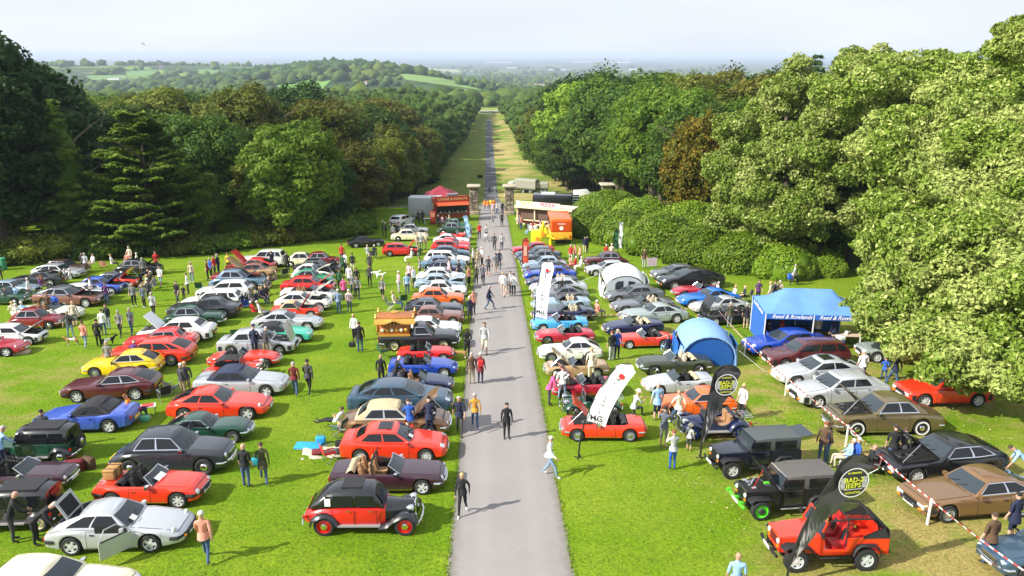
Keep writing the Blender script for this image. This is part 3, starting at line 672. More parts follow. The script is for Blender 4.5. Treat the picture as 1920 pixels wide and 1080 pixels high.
# ================================================================== CARS
def paint(name,col,metal=.0,rough=.3):
    return mat('paint_'+name,col,rough,metal,coat=.9,noise=.02,nscale=3)
PAINT = {
 'red': paint('red',(.62,.012,.010)),'orange_red': paint('orange_red',(.70,.035,.010)),'crimson': paint('crimson',(.40,.010,.030)),'maroon': paint('maroon',(.085,.010,.012)),'dark_red': paint('dark_red',(.22,.008,.010)),
 'orange': paint('orange',(.80,.13,.012)),'yellow': paint('yellow',(.85,.58,.01)),'white': paint('white',(.78,.79,.78)),'cream': paint('cream',(.76,.70,.48)),'ivory': paint('ivory',(.75,.74,.66)),
 'silver': paint('silver',(.52,.54,.56),.35,.33),'grey': paint('grey',(.16,.17,.19),.35),'charcoal': paint('charcoal',(.035,.040,.050),.25),'black': paint('black',(.008,.008,.010)),'navy': paint('navy',(.008,.015,.060),.1),
 'blue': paint('blue',(.010,.055,.40),.15),'bright_blue': paint('bright_blue',(.010,.16,.62),.15),'sky_blue': paint('sky_blue',(.06,.36,.72)),'mid_blue': paint('mid_blue',(.05,.11,.50),.1),'slate_blue': paint('slate_blue',(.040,.085,.135),.3),'steel_blue': paint('steel_blue',(.13,.22,.32),.3),
 'pale_blue': paint('pale_blue',(.34,.46,.55),.3),'green': paint('green',(.008,.052,.028)),'bright_green': paint('bright_green',(.01,.25,.12)),'mint': paint('mint',(.06,.52,.36)),'olive_green': paint('olive_green',(.03,.04,.015)),'brown': paint('brown',(.085,.045,.030),.2),'plum': paint('plum',(.040,.012,.022),.1),
 'bronze': paint('bronze',(.24,.13,.055),.4),'gold': paint('gold',(.15,.115,.05),.35),'tan': paint('tan',(.42,.27,.13),.1),'pink_brown': paint('pink_brown',(.24,.10,.075),.25),'sage': paint('sage',(.36,.42,.40),.3),'ink': paint('ink',(.006,.008,.020)),'army': paint('army',(.06,.07,.035),0,.8)}
GLASS = mat('car_glass',(.010,.012,.014),.08,0,spec=.5)
SCREEN = mat('screen_glass',(.030,.042,.050),.07,0,spec=.6)
CHROME = mat('chrome',(.80,.80,.82),.12,1); DARK = mat('black_rubber',(.012,.012,.013),.7); SEAM = mat('shut_line',(.008,.008,.008),.8); TYRE = mat('tyre',(.018,.018,.018),.85,noise=.2,nscale=30)
ALLOY = mat('alloy',(.62,.63,.65),.35,.25); HUB = mat('hub_dark',(.03,.03,.03),.6); LAMP = mat('lamp_glass',(.70,.74,.76),.1,.3,spec=.9); TAIL = mat('tail_lamp',(.45,.01,.008),.2,coat=.5); AMBER = mat('amber_lamp',(.80,.25,.01),.2,coat=.5)
TRIM = mat('leather_black',(.022,.020,.020),.55); TANL = mat('leather_tan',(.36,.20,.10),.5); CREAML = mat('leather_cream',(.55,.47,.35),.5); REDL = mat('leather_red',(.38,.015,.015),.5)
HOODM = mat('hood_cloth_black',(.022,.022,.026),.85,noise=.15,nscale=6); HOODB = mat('hood_cloth_blue',(.025,.035,.075),.85,noise=.15,nscale=6); HOODT = mat('hood_cloth_tan',(.50,.40,.24),.85,noise=.1,nscale=6)
PLATEW = mat('plate_white',(.75,.75,.72),.4); PLATEY = mat('plate_yellow',(.80,.60,.05),.4); ENG = mat('engine_metal',(.22,.22,.22),.4,.6,noise=.4,nscale=12); PAPER = mat('paper_card',(.8,.8,.78),.8); WHITEWALL = mat('whitewall',(.7,.7,.68),.6); BLUEHUB = mat('hub_blue',(.01,.06,.35),.3); GREENHUB = mat('hub_green',(.10,.60,.03),.4); REDHUB = mat('hub_red',(.55,.015,.01),.35)
WHEELS = {}
def wheel_meshes(kind):
    """tyre and rim meshes, radius 1, outer face at +y"""
    if kind in WHEELS: return WHEELS[kind]
    n = 22; t = MB(); wd = .60; k = .70 if kind not in ('offroad',) else .60
    if kind == 'thin': wd = .42; k = .74
    t.lathe([(k,-wd/2),(.90,-wd/2),(.985,-wd*.38),(1.0,-wd*.2),(1.0,wd*.2),(.985,wd*.38),(.90,wd/2),(k,wd/2),(k-.02,wd*.3),(k-.02,-wd*.3),(k,-wd/2)],n)
    if kind == 'offroad':
        for j in range(22):
            a = 2*math.pi*j/22; M = Matrix.Rotation(a,4,'Y'); t.box(.98,1.05,-wd*.48,wd*.48,-.07,.07,0,M)
    rm = MB(); y = wd*.42
    if kind in ('steel','hubcap','whitewall','red','blue','green','cream'):
        rm.lathe([(k,y),(k*.93,y+.02),(k*.84,y-.14),(k*.55,y-.10),(.30,y-.02)],n,mi=0); rm.lathe([(.36 if kind != 'hubcap' else k*.6,y-.03),(.30,y+.07),(.16,y+.12),(.001,y+.13)],n,mi=1)
        if kind == 'whitewall': rm.lathe([(.88,wd/2+.006),(k-.01,wd/2+.006)],n,mi=2)
    elif kind == 'wire':
        rm.lathe([(k,y),(k*.92,y+.02),(k*.86,y-.1)],n,mi=0); rm.lathe([(k*.88,y-.16),(.001,y-.2)],n,mi=2); rm.lathe([(.15,y-.1),(.12,y+.12),(.001,y+.14)],10,mi=0)
        for j in range(20):
            a = 2*math.pi*j/20; a2 = a+(.4 if j % 2 else -.4); rm.tube([(math.cos(a2)*.13,y+.02,math.sin(a2)*.13),(math.cos(a)*k*.9,y-.06,math.sin(a)*k*.9)],.018,3,0,False)
    else:
        ns = {'alloy5': 5,'alloy7': 7,'alloy10': 10,'alloy4': 4,'offroad': 5,'rostyle': 8}[kind]; w1,w2 = {5: (.17,.13),7: (.11,.10),10: (.07,.07),4: (.24,.2),8: (.12,.11)}[ns]
        rm.lathe([(k,y),(k*.97,y+.03),(k*.90,y+.01),(k*.86,y-.12)],n,mi=0); rm.lathe([(k*.88,y-.22),(.001,y-.24)],n,mi=2); rm.lathe([(.22,y-.12),(.20,y-.01),(.10,y+.02),(.001,y+.02)],12,mi=0)
        for j in range(ns):
            M = Matrix.Rotation(2*math.pi*(j+.5)/ns,4,'Y'); rm.add([M @ Vector(p) for p in [(.15,y-.02,-w1),(.15,y-.02,w1),(k*.9,y+.0,w2),(k*.9,y+.0,-w2),(.15,y-.14,-w1),(.15,y-.14,w1),(k*.9,y-.14,w2),(k*.9,y-.14,-w2)]],[(0,1,2,3),(0,4,5,1),(1,5,6,2),(3,2,6,7),(0,3,7,4)],0)
    WHEELS[kind] = (t.mesh('tyre'),rm.mesh('rim')); return WHEELS[kind]
RIMM = {'steel': (mat('steel_wheel',(.35,.36,.37),.4,.4),CHROME,HUB),'hubcap': (mat('steel_wheel2',(.10,.10,.10),.5),CHROME,HUB),'whitewall': (HUB,CHROME,WHITEWALL),'red': (REDHUB,CHROME,HUB),'blue': (BLUEHUB,CHROME,HUB),'green': (GREENHUB,HUB,HUB),'cream': (mat('wheel_cream',(.65,.58,.36),.4),CHROME,HUB),'wire': (CHROME,CHROME,HUB)}
def ip(pts,t): return float(np.interp(t,[p[0] for p in pts],[p[1] for p in pts]))
TYPES = {}
def T(name,**k): TYPES[name] = k
# t runs 0 (tail) .. 1 (nose). top: bonnet / belt / boot line. cab: (rear base, rear roof, front roof, screen base)
base = dict(W=1.66,L=4.3,H=1.36,wr=.31,axle=(.20,.815),belt=.86,end=.30,sill=.20,crown=.045,wheel='alloy5',era='modern',rnd=.10,nose=.55,tailz=.62,doors=2,tumble=.80)
def D(name,parent=None,**k):
    d = dict(base if parent is None else TYPES[parent]); d.update(k); TYPES[name] = d
D('saloon80',L=4.55,W=1.72,H=1.40,top=[(0,.80),(.03,.93),(.2,.96),(.28,.93),(.66,.92),(.72,.93),(.95,.78),(1,.68)],cab=(.13,.25,.55,.70),doors=4,era='eighties')
D('saloon_modern',L=4.85,W=1.82,H=1.42,wr=.33,top=[(0,.80),(.03,.98),(.18,1.02),(.28,.97),(.68,.95),(.74,.96),(.94,.80),(1,.62)],cab=(.10,.27,.53,.73),doors=4,rnd=.14,wheel='alloy7')
D('saloon_long',L=5.0,W=1.80,H=1.34,wr=.33,top=[(0,.76),(.03,.88),(.18,.92),(.28,.90),(.66,.88),(.72,.89),(.93,.78),(1,.58)],cab=(.15,.27,.52,.67),doors=4,rnd=.12,wheel='alloy7')
D('saloon60',L=4.6,W=1.70,H=1.42,top=[(0,.70),(.03,.86),(.18,.92),(.28,.92),(.66,.92),(.72,.94),(.95,.84),(1,.70)],cab=(.17,.27,.54,.67),doors=4,era='classic',wheel='hubcap')
D('saloon50',L=4.53,W=1.67,H=1.58,wr=.34,top=[(0,.52),(.04,.74),(.14,.92),(.25,1.0),(.64,1.02),(.72,1.04),(.93,.96),(1,.76)],cab=(.15,.28,.54,.67),doors=4,era='classic',wheel='hubcap',rnd=.20,tumble=.74)
D('round50',L=3.9,W=1.55,H=1.50,wr=.31,top=[(0,.46),(.05,.66),(.16,.86),(.27,.92),(.64,.92),(.70,.93),(.90,.86),(1,.62)],cab=(.10,.28,.55,.68),doors=2,era='classic',wheel='hubcap',rnd=.26,tumble=.72)
D('beetle',L=4.05,W=1.54,H=1.50,wr=.33,top=[(0,.40),(.06,.66),(.18,.90),(.3,.95),(.62,.95),(.68,.93),(.85,.84),(.96,.66),(1,.50)],cab=(.08,.30,.52,.62),doors=2,era='classic',wheel='hubcap',rnd=.32,tumble=.72)
D('shoebox',L=5.0,W=1.86,H=1.58,wr=.36,axle=(.23,.81),top=[(0,.66),(.03,.86),(.14,.96),(.26,1.02),(.64,1.02),(.70,1.03),(.93,.94),(1,.80)],cab=(.17,.33,.54,.65),doors=2,era='classic',wheel='whitewall',rnd=.16,tumble=.76)
D('capri',L=4.35,W=1.70,H=1.32,top=[(0,.76),(.02,.88),(.12,.92),(.28,.86),(.55,.84),(.62,.86),(.94,.76),(1,.62)],cab=(.035,.25,.48,.60),era='seventies',wheel='alloy7',rnd=.09,qz=.5)
D('coupe_classic',L=4.3,W=1.64,H=1.32,top=[(0,.74),(.02,.84),(.14,.90),(.28,.88),(.58,.86),(.66,.88),(.95,.80),(1,.68)],cab=(.14,.26,.50,.63),era='seventies',wheel='alloy5')
D('escort',L=4.0,W=1.58,H=1.38,top=[(0,.74),(.02,.86),(.16,.92),(.28,.89),(.62,.88),(.68,.90),(.96,.82),(1,.74)],cab=(.16,.27,.53,.66),era='seventies',wheel='alloy4',rnd=.06)
D('hatch',L=3.9,W=1.64,H=1.38,top=[(0,.80),(.02,.90),(.12,.94),(.3,.92),(.64,.90),(.70,.90),(.96,.76),(1,.66)],cab=(.02,.12,.54,.70),era='eighties',wheel='alloy7',rnd=.10)
D('estate',L=4.75,W=1.74,H=1.48,top=[(0,.84),(.02,.94),(.12,.95),(.3,.93),(.66,.93),(.72,.94),(.95,.78),(1,.68)],cab=(.02,.10,.57,.71),doors=4,era='eighties',wheel='alloy7')
D('mgbgt',L=3.88,W=1.53,H=1.26,wr=.30,top=[(0,.66),(.03,.80),(.14,.86),(.28,.83),(.56,.82),(.64,.84),(.92,.78),(1,.60)],cab=(.05,.25,.47,.60),era='classic',wheel='rostyle',rnd=.13)
D('gt6',L=3.74,W=1.45,H=1.19,wr=.29,top=[(0,.62),(.03,.74),(.14,.80),(.28,.78),(.54,.76),(.60,.80),(.80,.82),(.94,.72),(1,.54)],cab=(.03,.26,.45,.57),era='classic',wheel='wire',rnd=.20)
D('roadster',L=3.88,W=1.53,H=1.20,wr=.30,top=[(0,.64),(.03,.78),(.16,.84),(.28,.81),(.56,.81),(.63,.83),(.92,.77),(1,.60)],cab=(.24,.28,.50,.60),open=1,era='classic',wheel='rostyle',rnd=.13)
D('midget',L=3.5,W=1.40,H=1.16,wr=.28,top=[(0,.60),(.03,.74),(.16,.80),(.28,.77),(.54,.77),(.61,.79),(.92,.73),(1,.56)],cab=(.24,.28,.48,.58),open=1,era='classic',wheel='alloy7',rnd=.13,darkbump=1)
D('roadster_modern',L=4.0,W=1.72,H=1.24,top=[(0,.70),(.03,.88),(.16,.90),(.28,.84),(.56,.82),(.64,.85),(.88,.72),(1,.50)],cab=(.24,.28,.49,.61),open=1,wheel='alloy5',rnd=.17)
D('conv_modern',L=4.5,W=1.76,H=1.34,top=[(0,.74),(.03,.92),(.16,.95),(.28,.89),(.60,.88),(.68,.90),(.92,.77),(1,.60)],cab=(.22,.26,.53,.67),open=1,wheel='alloy10',rnd=.13)
D('soft_modern','conv_modern',open=0,soft='HOODB',cab=(.17,.29,.50,.66))
D('soft944',L=4.2,W=1.74,H=1.27,top=[(0,.70),(.03,.88),(.16,.92),(.28,.86),(.55,.82),(.64,.84),(.90,.70),(1,.50)],cab=(.18,.30,.47,.60),open=0,soft='HOODM',wheel='alloy7',rnd=.15)
D('softclassic','roadster',open=0,soft='HOODM',cab=(.20,.30,.46,.59),H=1.26)
D('xkconv',L=4.76,W=1.83,H=1.28,wr=.33,top=[(0,.68),(.04,.86),(.16,.90),(.28,.85),(.56,.82),(.63,.84),(.86,.76),(.96,.60),(1,.48)],cab=(.24,.28,.47,.59),open=1,wheel='alloy10',rnd=.20)
D('xk8',L=4.76,W=1.83,H=1.28,wr=.33,top=[(0,.66),(.04,.82),(.14,.88),(.28,.84),(.56,.82),(.63,.84),(.86,.76),(.96,.60),(1,.48)],cab=(.10,.30,.47,.60),wheel='alloy7',rnd=.20,tumble=.72)
D('etype',L=4.45,W=1.65,H=1.20,wr=.33,top=[(0,.52),(.05,.70),(.16,.80),(.28,.78),(.48,.77),(.55,.81),(.80,.80),(.93,.66),(1,.46)],cab=(.24,.27,.43,.51),open=1,era='classic',wheel='wire',rnd=.26)
D('stag',L=4.42,W=1.61,H=1.26,top=[(0,.70),(.02,.84),(.16,.88),(.28,.84),(.58,.84),(.65,.86),(.95,.78),(1,.66)],cab=(.18,.24,.50,.62),open=1,era='classic',wheel='alloy5',rnd=.10,bar=1)
D('p911',L=4.29,W=1.68,H=1.31,wr=.31,axle=(.21,.77),top=[(0,.60),(.03,.72),(.12,.84),(.25,.88),(.60,.84),(.68,.84),(.88,.72),(.97,.60),(1,.50)],cab=(.05,.30,.49,.62),wheel='alloy5',rnd=.17,tumble=.70,era='seventies')
D('p928',L=4.5,W=1.86,H=1.28,wr=.33,top=[(0,.62),(.03,.82),(.14,.88),(.28,.86),(.56,.82),(.64,.83),(.84,.76),(.95,.62),(1,.48)],cab=(.05,.28,.46,.60),wheel='alloy5',rnd=.20,tumble=.72)
D('celica',L=4.42,W=1.75,H=1.29,top=[(0,.72),(.03,.92),(.12,.94),(.28,.88),(.60,.83),(.68,.84),(.88,.72),(1,.48)],cab=(.07,.27,.50,.67),wheel='alloy7',rnd=.17,sunroof=1)
D('bmwe36',L=4.43,W=1.72,H=1.36,top=[(0,.76),(.02,.94),(.16,.97),(.28,.91),(.64,.88),(.70,.90),(.94,.76),(1,.62)],cab=(.13,.26,.52,.67),wheel='alloy10',rnd=.11,sunroof=1)
D('sd1',L=4.7,W=1.77,H=1.37,top=[(0,.74),(.02,.88),(.12,.92),(.28,.88),(.62,.86),(.70,.88),(.94,.76),(1,.58)],cab=(.04,.24,.54,.67),doors=4,era='seventies',wheel='alloy5',rnd=.10)
D('jaguar60',L=4.8,W=1.77,H=1.36,wr=.32,top=[(0,.56),(.04,.76),(.16,.88),(.28,.90),(.62,.89),(.70,.91),(.92,.82),(1,.64)],cab=(.16,.28,.53,.65),doors=4,era='classic',wheel='hubcap',rnd=.17,tumble=.74)
D('pickup',L=4.6,W=1.62,H=1.48,top=[(0,.84),(.01,.90),(.3,.92),(.5,.92),(.66,.92),(.72,.96),(.95,.90),(1,.78)],cab=(.43,.45,.58,.69),era='classic',wheel='hubcap',rnd=.07,lwb=1)
D('van',L=5.0,W=1.9,H=2.3,wr=.34,top=[(0,1.0),(.02,1.12),(.2,1.15),(.7,1.15),(.86,1.15),(.97,1.02),(1,.8)],cab=(.004,.02,.72,.90),doors=2,wheel='steel',rnd=.08,tumble=.94,blind=1)
D('rangerover',L=4.5,W=1.8,H=1.80,wr=.37,sill=.35,top=[(0,1.0),(.02,1.14),(.2,1.15),(.6,1.14),(.68,1.14),(.97,1.06),(1,.95)],cab=(.02,.07,.53,.66),doors=4,era='classic',wheel='steel',rnd=.05,tumble=.86)
NSTAT = 46
class Shape:
    def __init__(s,d):
        s.d = d; s.L,s.W = d['L'],d['W']; s.X = lambda t: (t-.5)*s.L
        s.wx = [s.X(d['axle'][0]),s.X(d['axle'][1])]
        ts = set([0,.006,.018,.04,.96,.982,.994,1]); ts |= {i/NSTAT for i in range(1,NSTAT)}
        Ra = d['wr']*1.18
        for x in s.wx:
            for k in range(-6,7): ts.add((x+Ra*math.sin(k*math.pi/12))/s.L+.5)
            for e in (-1,1): ts.add((x+e*(Ra+.004))/s.L+.5)
        s.ts = [t for i,t in enumerate(sorted(ts))]; out = [s.ts[0]]
        for t in s.ts[1:]:
            if t-out[-1] > .0012: out.append(t)
        s.ts = out; s.Ra = Ra
    def hw(s,t):
        e = s.d['rnd']; u = abs(2*t-1); v = s.W/2*(1-e*u**3.2)
        if u > .93: v *= 1-.16*((u-.93)/.07)**2.2
        return v
    def topz(s,t): return ip(s.d['top'],t)
    def low(s,t):
        x = s.X(t); z = s.d['sill']+.10*max(0,abs(2*t-1)-.72)/.28
        for w_ in s.wx:
            dx = abs(x-w_)
            if dx < s.Ra: z = max(z,s.d['wr']+math.sqrt(s.Ra**2-dx*dx))
        return min(z,s.topz(t)-.10)
    def section(s,t):
        w,zt,zb = s.hw(t),s.topz(t),s.low(t); zs = zt-s.d['crown']*(2.2 if s.d['era'] == 'classic' else 1.5); x = s.X(t); H_ = zs-zb
        f = lambda k: zb+H_*k
        bul = 1.0
        pts = [(w*.965,zb),(w*.992,f(.18)),(w*1.0,f(.45)),(w*.992,f(.75)),(w*.965,f(.95)),(w*.93,zs+(zt-zs)*.35),(w*.84,zs+(zt-zs)*.72),(w*.60,zt-(zt-zs)*.10),(w*.3,zt),(0,zt+.004)]
        return [(x,y,z) for y,z in pts]
    def side(s,t,k):
        sec = s.section(t); return None
    def surf_top(s,t,u):       # u in -1..1 across the bonnet or boot lid
        sec = s.section(t); a = abs(u)*sec[5][1]; ys = [p[1] for p in sec[::-1]][:6]; zs = [p[2] for p in sec[::-1]][:6]
        return Vector((s.X(t),math.copysign(a,u),float(np.interp(a,ys,zs))))
    def surf_side(s,t,v,sgn):  # v 0 sill .. 1 shoulder
        sec = s.section(t)[:6]; z0,z1 = max(sec[0][2],s.d['sill']),sec[5][2]; z = z0+(z1-z0)*v
        y = float(np.interp(z,[p[2] for p in sec],[p[1] for p in sec])); return Vector((s.X(t),sgn*y,z))
    # greenhouse
    def cabpt(s,side,a,k):
        d = s.d; rb,rt_,ft,fb = d['cab']; wg = s.hw((rb+fb)/2)*.93; wt = s.W/2*d['tumble']*.93; H = d['H']
        kk = k; bow = math.sin(min(k,1)*math.pi/2)
        xr = s.X(rb+(rt_-rb)*(k**(1.25 if rt_-rb > .14 else 1))); xf = s.X(fb+(ft-fb)*k); wr_,wf = s.hw(rb)*.90,s.hw(fb)*.92
        def half(x):
            t = x/s.L+.5; w0 = min(wg,s.hw(max(.02,min(.98,t)))*.93); return w0+(wt*(1-.05*abs(2*a-1 if side in 'LR' else 0)**2)-w0)*k**1.15
        def zz(x,aa):
            tb = x/s.L+.5; zb = s.topz(max(0.01,min(.99,tb)))-.02; zr = H-.035-.045*(2*aa-1)**2; return zb+(zr-zb)*(k**.94 if k > 0 else 0)
        if side in 'LR':
            x = xr+(xf-xr)*a; return Vector((x,half(x)*(1 if side == 'L' else -1),zz(x,a)))
        if side == 'F':
            x = xf+.09*(1-a*a)*(1-.3*k); return Vector((x-.0,half(xf)*a,zz(xf,1)+.012*k*(1-a*a)-(.02 if k == 0 else 0)))
        x = xr-.07*(1-a*a)*(1-.3*k); return Vector((x,half(xr)*a,zz(xr,0)+.012*k*(1-a*a)))
    def patch(s,side,a0,a1,k0,k1,off=.007,na=6,nk=3,trim=0):
        mb = MB(); rows = []
        for j in range(nk+1):
            k = k0+(k1-k0)*j/nk; row = []
            for i in range(na+1):
                a = a0+(a1-a0)*i/na
                if trim: a = a0+trim*(k)*(1 if trim > 0 else 0)+((a1+(trim*k if trim < 0 else 0))-(a0+trim*k*(1 if trim > 0 else 0)))*i/na
                p = s.cabpt(side,a,k); e = 1e-2; pa = s.cabpt(side,a+e,k)-s.cabpt(side,a-e,k); pk = s.cabpt(side,a,min(1,k+e))-s.cabpt(side,a,max(0,k-e)); nrm = pa.cross(pk)
                nrm = nrm.normalized() if nrm.length > 1e-9 else Vector((0,0,1)); c = Vector((s.X(sum(s.d['cab'])/4),0,s.d['H']*.6))
                if nrm.dot(p-c) < 0: nrm = -nrm
                row.append(p+nrm*off)
            rows.append(row)
        return mb.grid(rows)
def body_mesh(s):
    d = s.d; mb = MB(); ts = s.ts; secs = [s.section(t) for t in ts]; n = len(secs[0]); op = d.get('open'); rb,rt_,ft,fb = d['cab']
    hole0,hole1 = rb+.01,fb-.02
    if d.get('lwb'): hole0,hole1 = .03,.42
    for sg in (1,-1):
        for i in range(len(ts)-1):
            A,B = secs[i],secs[i+1]; tm = (ts[i]+ts[i+1])/2
            for j in range(n-1):
                if (op or d.get('lwb')) and hole0 < tm < hole1 and j >= 6: continue
                q = [(A[j][0],sg*A[j][1],A[j][2]),(B[j][0],sg*B[j][1],B[j][2]),(B[j+1][0],sg*B[j+1][1],B[j+1][2]),(A[j+1][0],sg*A[j+1][1],A[j+1][2])]
                mb.quad(*(q if sg < 0 else q[::-1]))
            # returned lower edge, gives the panels thickness
            q = [(A[0][0],sg*A[0][1],A[0][2]),(B[0][0],sg*B[0][1],B[0][2]),(B[0][0],sg*(B[0][1]-.09),B[0][2]+.01),(A[0][0],sg*(A[0][1]-.09),A[0][2]+.01)]; mb.quad(*(q[::-1] if sg < 0 else q),1)
    for sec in (secs[0],secs[-1]):
        loop = [(x,y,z) for x,y,z in sec]+[(x,-y,z) for x,y,z in sec[::-1][1:]]; mb.add(loop,[tuple(range(len(loop)))])
    w = s.W/2*.74
    if op or d.get('lwb'):
        x0,x1 = s.X(hole0),s.X(hole1); zt0 = s.topz(.4)-.05; fl = .36
        sec = s.section((hole0+hole1)/2); yw = sec[6][1]+.01
        # cockpit tub
        mb.quad((x0,-yw,fl),(x1,-yw,fl),(x1,yw,fl),(x0,yw,fl),2)
        for y in (-yw,yw): mb.quad((x0,y,fl),(x1,y,fl),(x1,y,zt0+.01),(x0,y,zt0+.01),2)
        for x in (x0,x1): mb.quad((x,-yw,fl),(x,yw,fl),(x,yw,s.topz(x/s.L+.5)-.012),(x,-yw,s.topz(x/s.L+.5)-.012),2)
        segs = [(s.X(.07),x0),(x1,s.X(.93))]
    else: segs = [(s.X(.07),s.X(.93))]
    for x0,x1 in segs: mb.box(x0,x1,-w,w,d['sill']-.02,.50 if op else .55,1)
    # dark wheel wells
    for x in s.wx:
        for sg in (1,-1): mb.box(x-s.Ra*.9,x+s.Ra*.9,sg*(s.W/2-.36)-.10,sg*(s.W/2-.36)+.10,d['wr']*.7,d['wr']+s.Ra*.9,1)
    return mb.mesh('body',28)
def cabin_mesh(s,name='roof'):
    mb = MB(); per = lambda k: [s.cabpt('L',i/8,k) for i in range(9)]+[s.cabpt('F',1-i/3,k) for i in range(1,6)]+[s.cabpt('R',1-i/8,k) for i in range(9)]+[s.cabpt('B',-1+i/3,k) for i in range(1,6)]
    rings = [per(k) for k in (0,.12,.35,.62,.85,1.0)]; top = rings[-1]; c = Vector((sum(p.x for p in top)/len(top),0,0))
    for q in (.93,.80,.60,.35,.0): rings.append([Vector((c.x+(p.x-c.x)*(1-(1-q)*.22),p.y*q,p.z+.050*(1-q**2.4))) for p in top])
    mb.grid(rings,closed=True); return mb.mesh(name,38)
def strip_patch(s,rows,name,border=True,off=.006):
    """panel laid proud of the body with a dark shut line all round"""
    mb = MB(); nu,nv = len(rows),len(rows[0]); mb.grid(rows)
    if border:
        k = 0
        for i in range(nu-1):
            for j in range(nv-1):
                if i in (0,nu-2) or j in (0,nv-2): mb.m[k] = 1
                k += 1
    return mb.mesh(name,40)
CARMESH = {}
def car_parts(kind):
    if kind in CARMESH: return CARMESH[kind]
    d = TYPES[kind]; s = Shape(d); P = []; era = d['era']; rb,rt_,ft,fb = d['cab']     # part: (name, mesh, mats, parent index or None)
    def add(name,me,ms,par=None,M=None): P.append((name,me,ms,par,M)); return len(P)-1
    add('body',body_mesh(s),['PAINT',DARK,'TRIM'])
    if not d.get('open'):
        soft = d.get('soft'); add('soft_top' if soft else 'roof',cabin_mesh(s),[globals()[soft] if soft else 'ROOF'])
        add('windscreen',s.patch('F',-.88,.88,.10,.90,na=8).mesh('windscreen'),[SCREEN])
        add('rear_window',s.patch('B',-.80,.80,.16 if rt_-rb > .14 else .25,.88,na=8).mesh('rear_window'),[GLASS])
        if d.get('blind'): sw = [(.70,.93)]
        else:
            fast = rt_-rb > .14; a_end = .95
            sw = [(.55,a_end),(.12 if not fast else .20,.515)] if d['doors'] == 2 else [(.60,a_end),(.26,.565),(.06,.22)]
            if d['doors'] == 4 and not fast and kind not in ('estate','rangerover'): sw = [(.56,a_end),(.17,.525)]
            if kind == 'pickup': sw = [(.12,.9)]
        for sg in 'LR':
            for a0,a1 in sw:
                if era == 'classic' or kind == 'capri': add('window_frame',s.patch(sg,a0-.022,a1+.022,.10,.91,.004,8).mesh('window_frame'),[CHROME if not soft else DARK])
                add('side_window',s.patch(sg,a0,a1,.16,.85,.010,8).mesh('side_window'),[GLASS])
        if d.get('sunroof'):
            xm = s.X((rt_+ft)/2+.03); zr = d['H']+.013; mb = MB(); mb.box(xm-.28,xm+.28,-.40,.40,zr-.03,zr+.004); add('sunroof',mb.mesh('sunroof'),[GLASS])
    else:
        # raked windscreen in a frame, seats, wheel, folded hood
        mb = MB(); f0 = [s.cabpt('F',a,.02) for a in (-.93,-.5,0,.5,.93)]; f1 = [s.cabpt('F',a,.86) for a in (-.93,-.5,0,.5,.93)]
        mb.tube([*[f0[0]],*f1,f0[-1]],.022,5); i = add('windscreen_frame',mb.mesh('windscreen_frame'),[CHROME if era == 'classic' else DARK])
        mb = MB(); mb.grid([f0,[a.lerp(b,.5) for a,b in zip(f0,f1)],f1]); add('windscreen',mb.mesh('windscreen'),[SCREEN])
        for x_,n_ in ((.47,2),) + (((.26,2),) if kind in ('xkconv','conv_modern','stag') else ()):
            xx = s.X(rb+(fb-rb)*x_)
            for sy in (-1,1):
                m2 = MB(); y = sy*s.W*.20; hw_ = s.W*.125
                m2.box(xx-.05,xx+.42,y-hw_,y+hw_,.38,.56); M = Matrix.Translation((xx,y,.5)) @ Matrix.Rotation(-.25,4,'Y'); m2.box(-.08,.06,-hw_,hw_,0,.46,0,M); m2.box(-.05,.05,-hw_*.5,hw_*.5,.48,.64,0,M)
                add('seat',m2.mesh('seat'),['SEAT'])
        m2 = MB(); xd = s.X(fb-.055); c = Vector((xd-.12,-s.W*.20,.80)); m2.tube([c+Vector((-.05*math.sin(a),math.cos(a)*.17,math.sin(a)*.16)) for a in [i*math.pi/7 for i in range(15)]],.014,4,0,False); m2.tube([c,c+Vector((.25,0,-.05))],.03,5); add('steering_wheel',m2.mesh('steering_wheel'),[DARK])
        m2 = MB(); m2.box(s.X(fb)-.20,s.X(fb)-.02,-s.W*.40,s.W*.40,.62,s.topz(fb)-.03); add('dashboard',m2.mesh('dashboard'),[TRIM])
        if d.get('bar'):
            m2 = MB(); xb = s.X(rb+(fb-rb)*.46); m2.tube([(xb,-s.W*.43,.84),(xb-.03,-s.W*.40,1.2),(xb-.03,0,1.26),(xb-.03,s.W*.40,1.2),(xb,s.W*.43,.84)],.04,6); m2.tube([(xb-.03,0,1.26),(s.cabpt('F',0,.86))],.035,6); add('roll_bar',m2.mesh('roll_bar'),[DARK])
        m2 = MB(); x0 = s.X(rb)-.02; rows = []
        for k in range(7):
            a = k/6; rows.append([Vector((x0-.10+.34*a,yy*s.W*.40*(1-.05*math.sin(a*3.1)),s.topz(rb)-.02+.13*math.sin(a*math.pi)*(1-.3*yy*yy)+.02*math.sin(yy*9+k))) for yy in np.linspace(-1,1,9)])
        m2.grid(rows); add('folded_hood',m2.mesh('folded_hood'),['HOOD'])
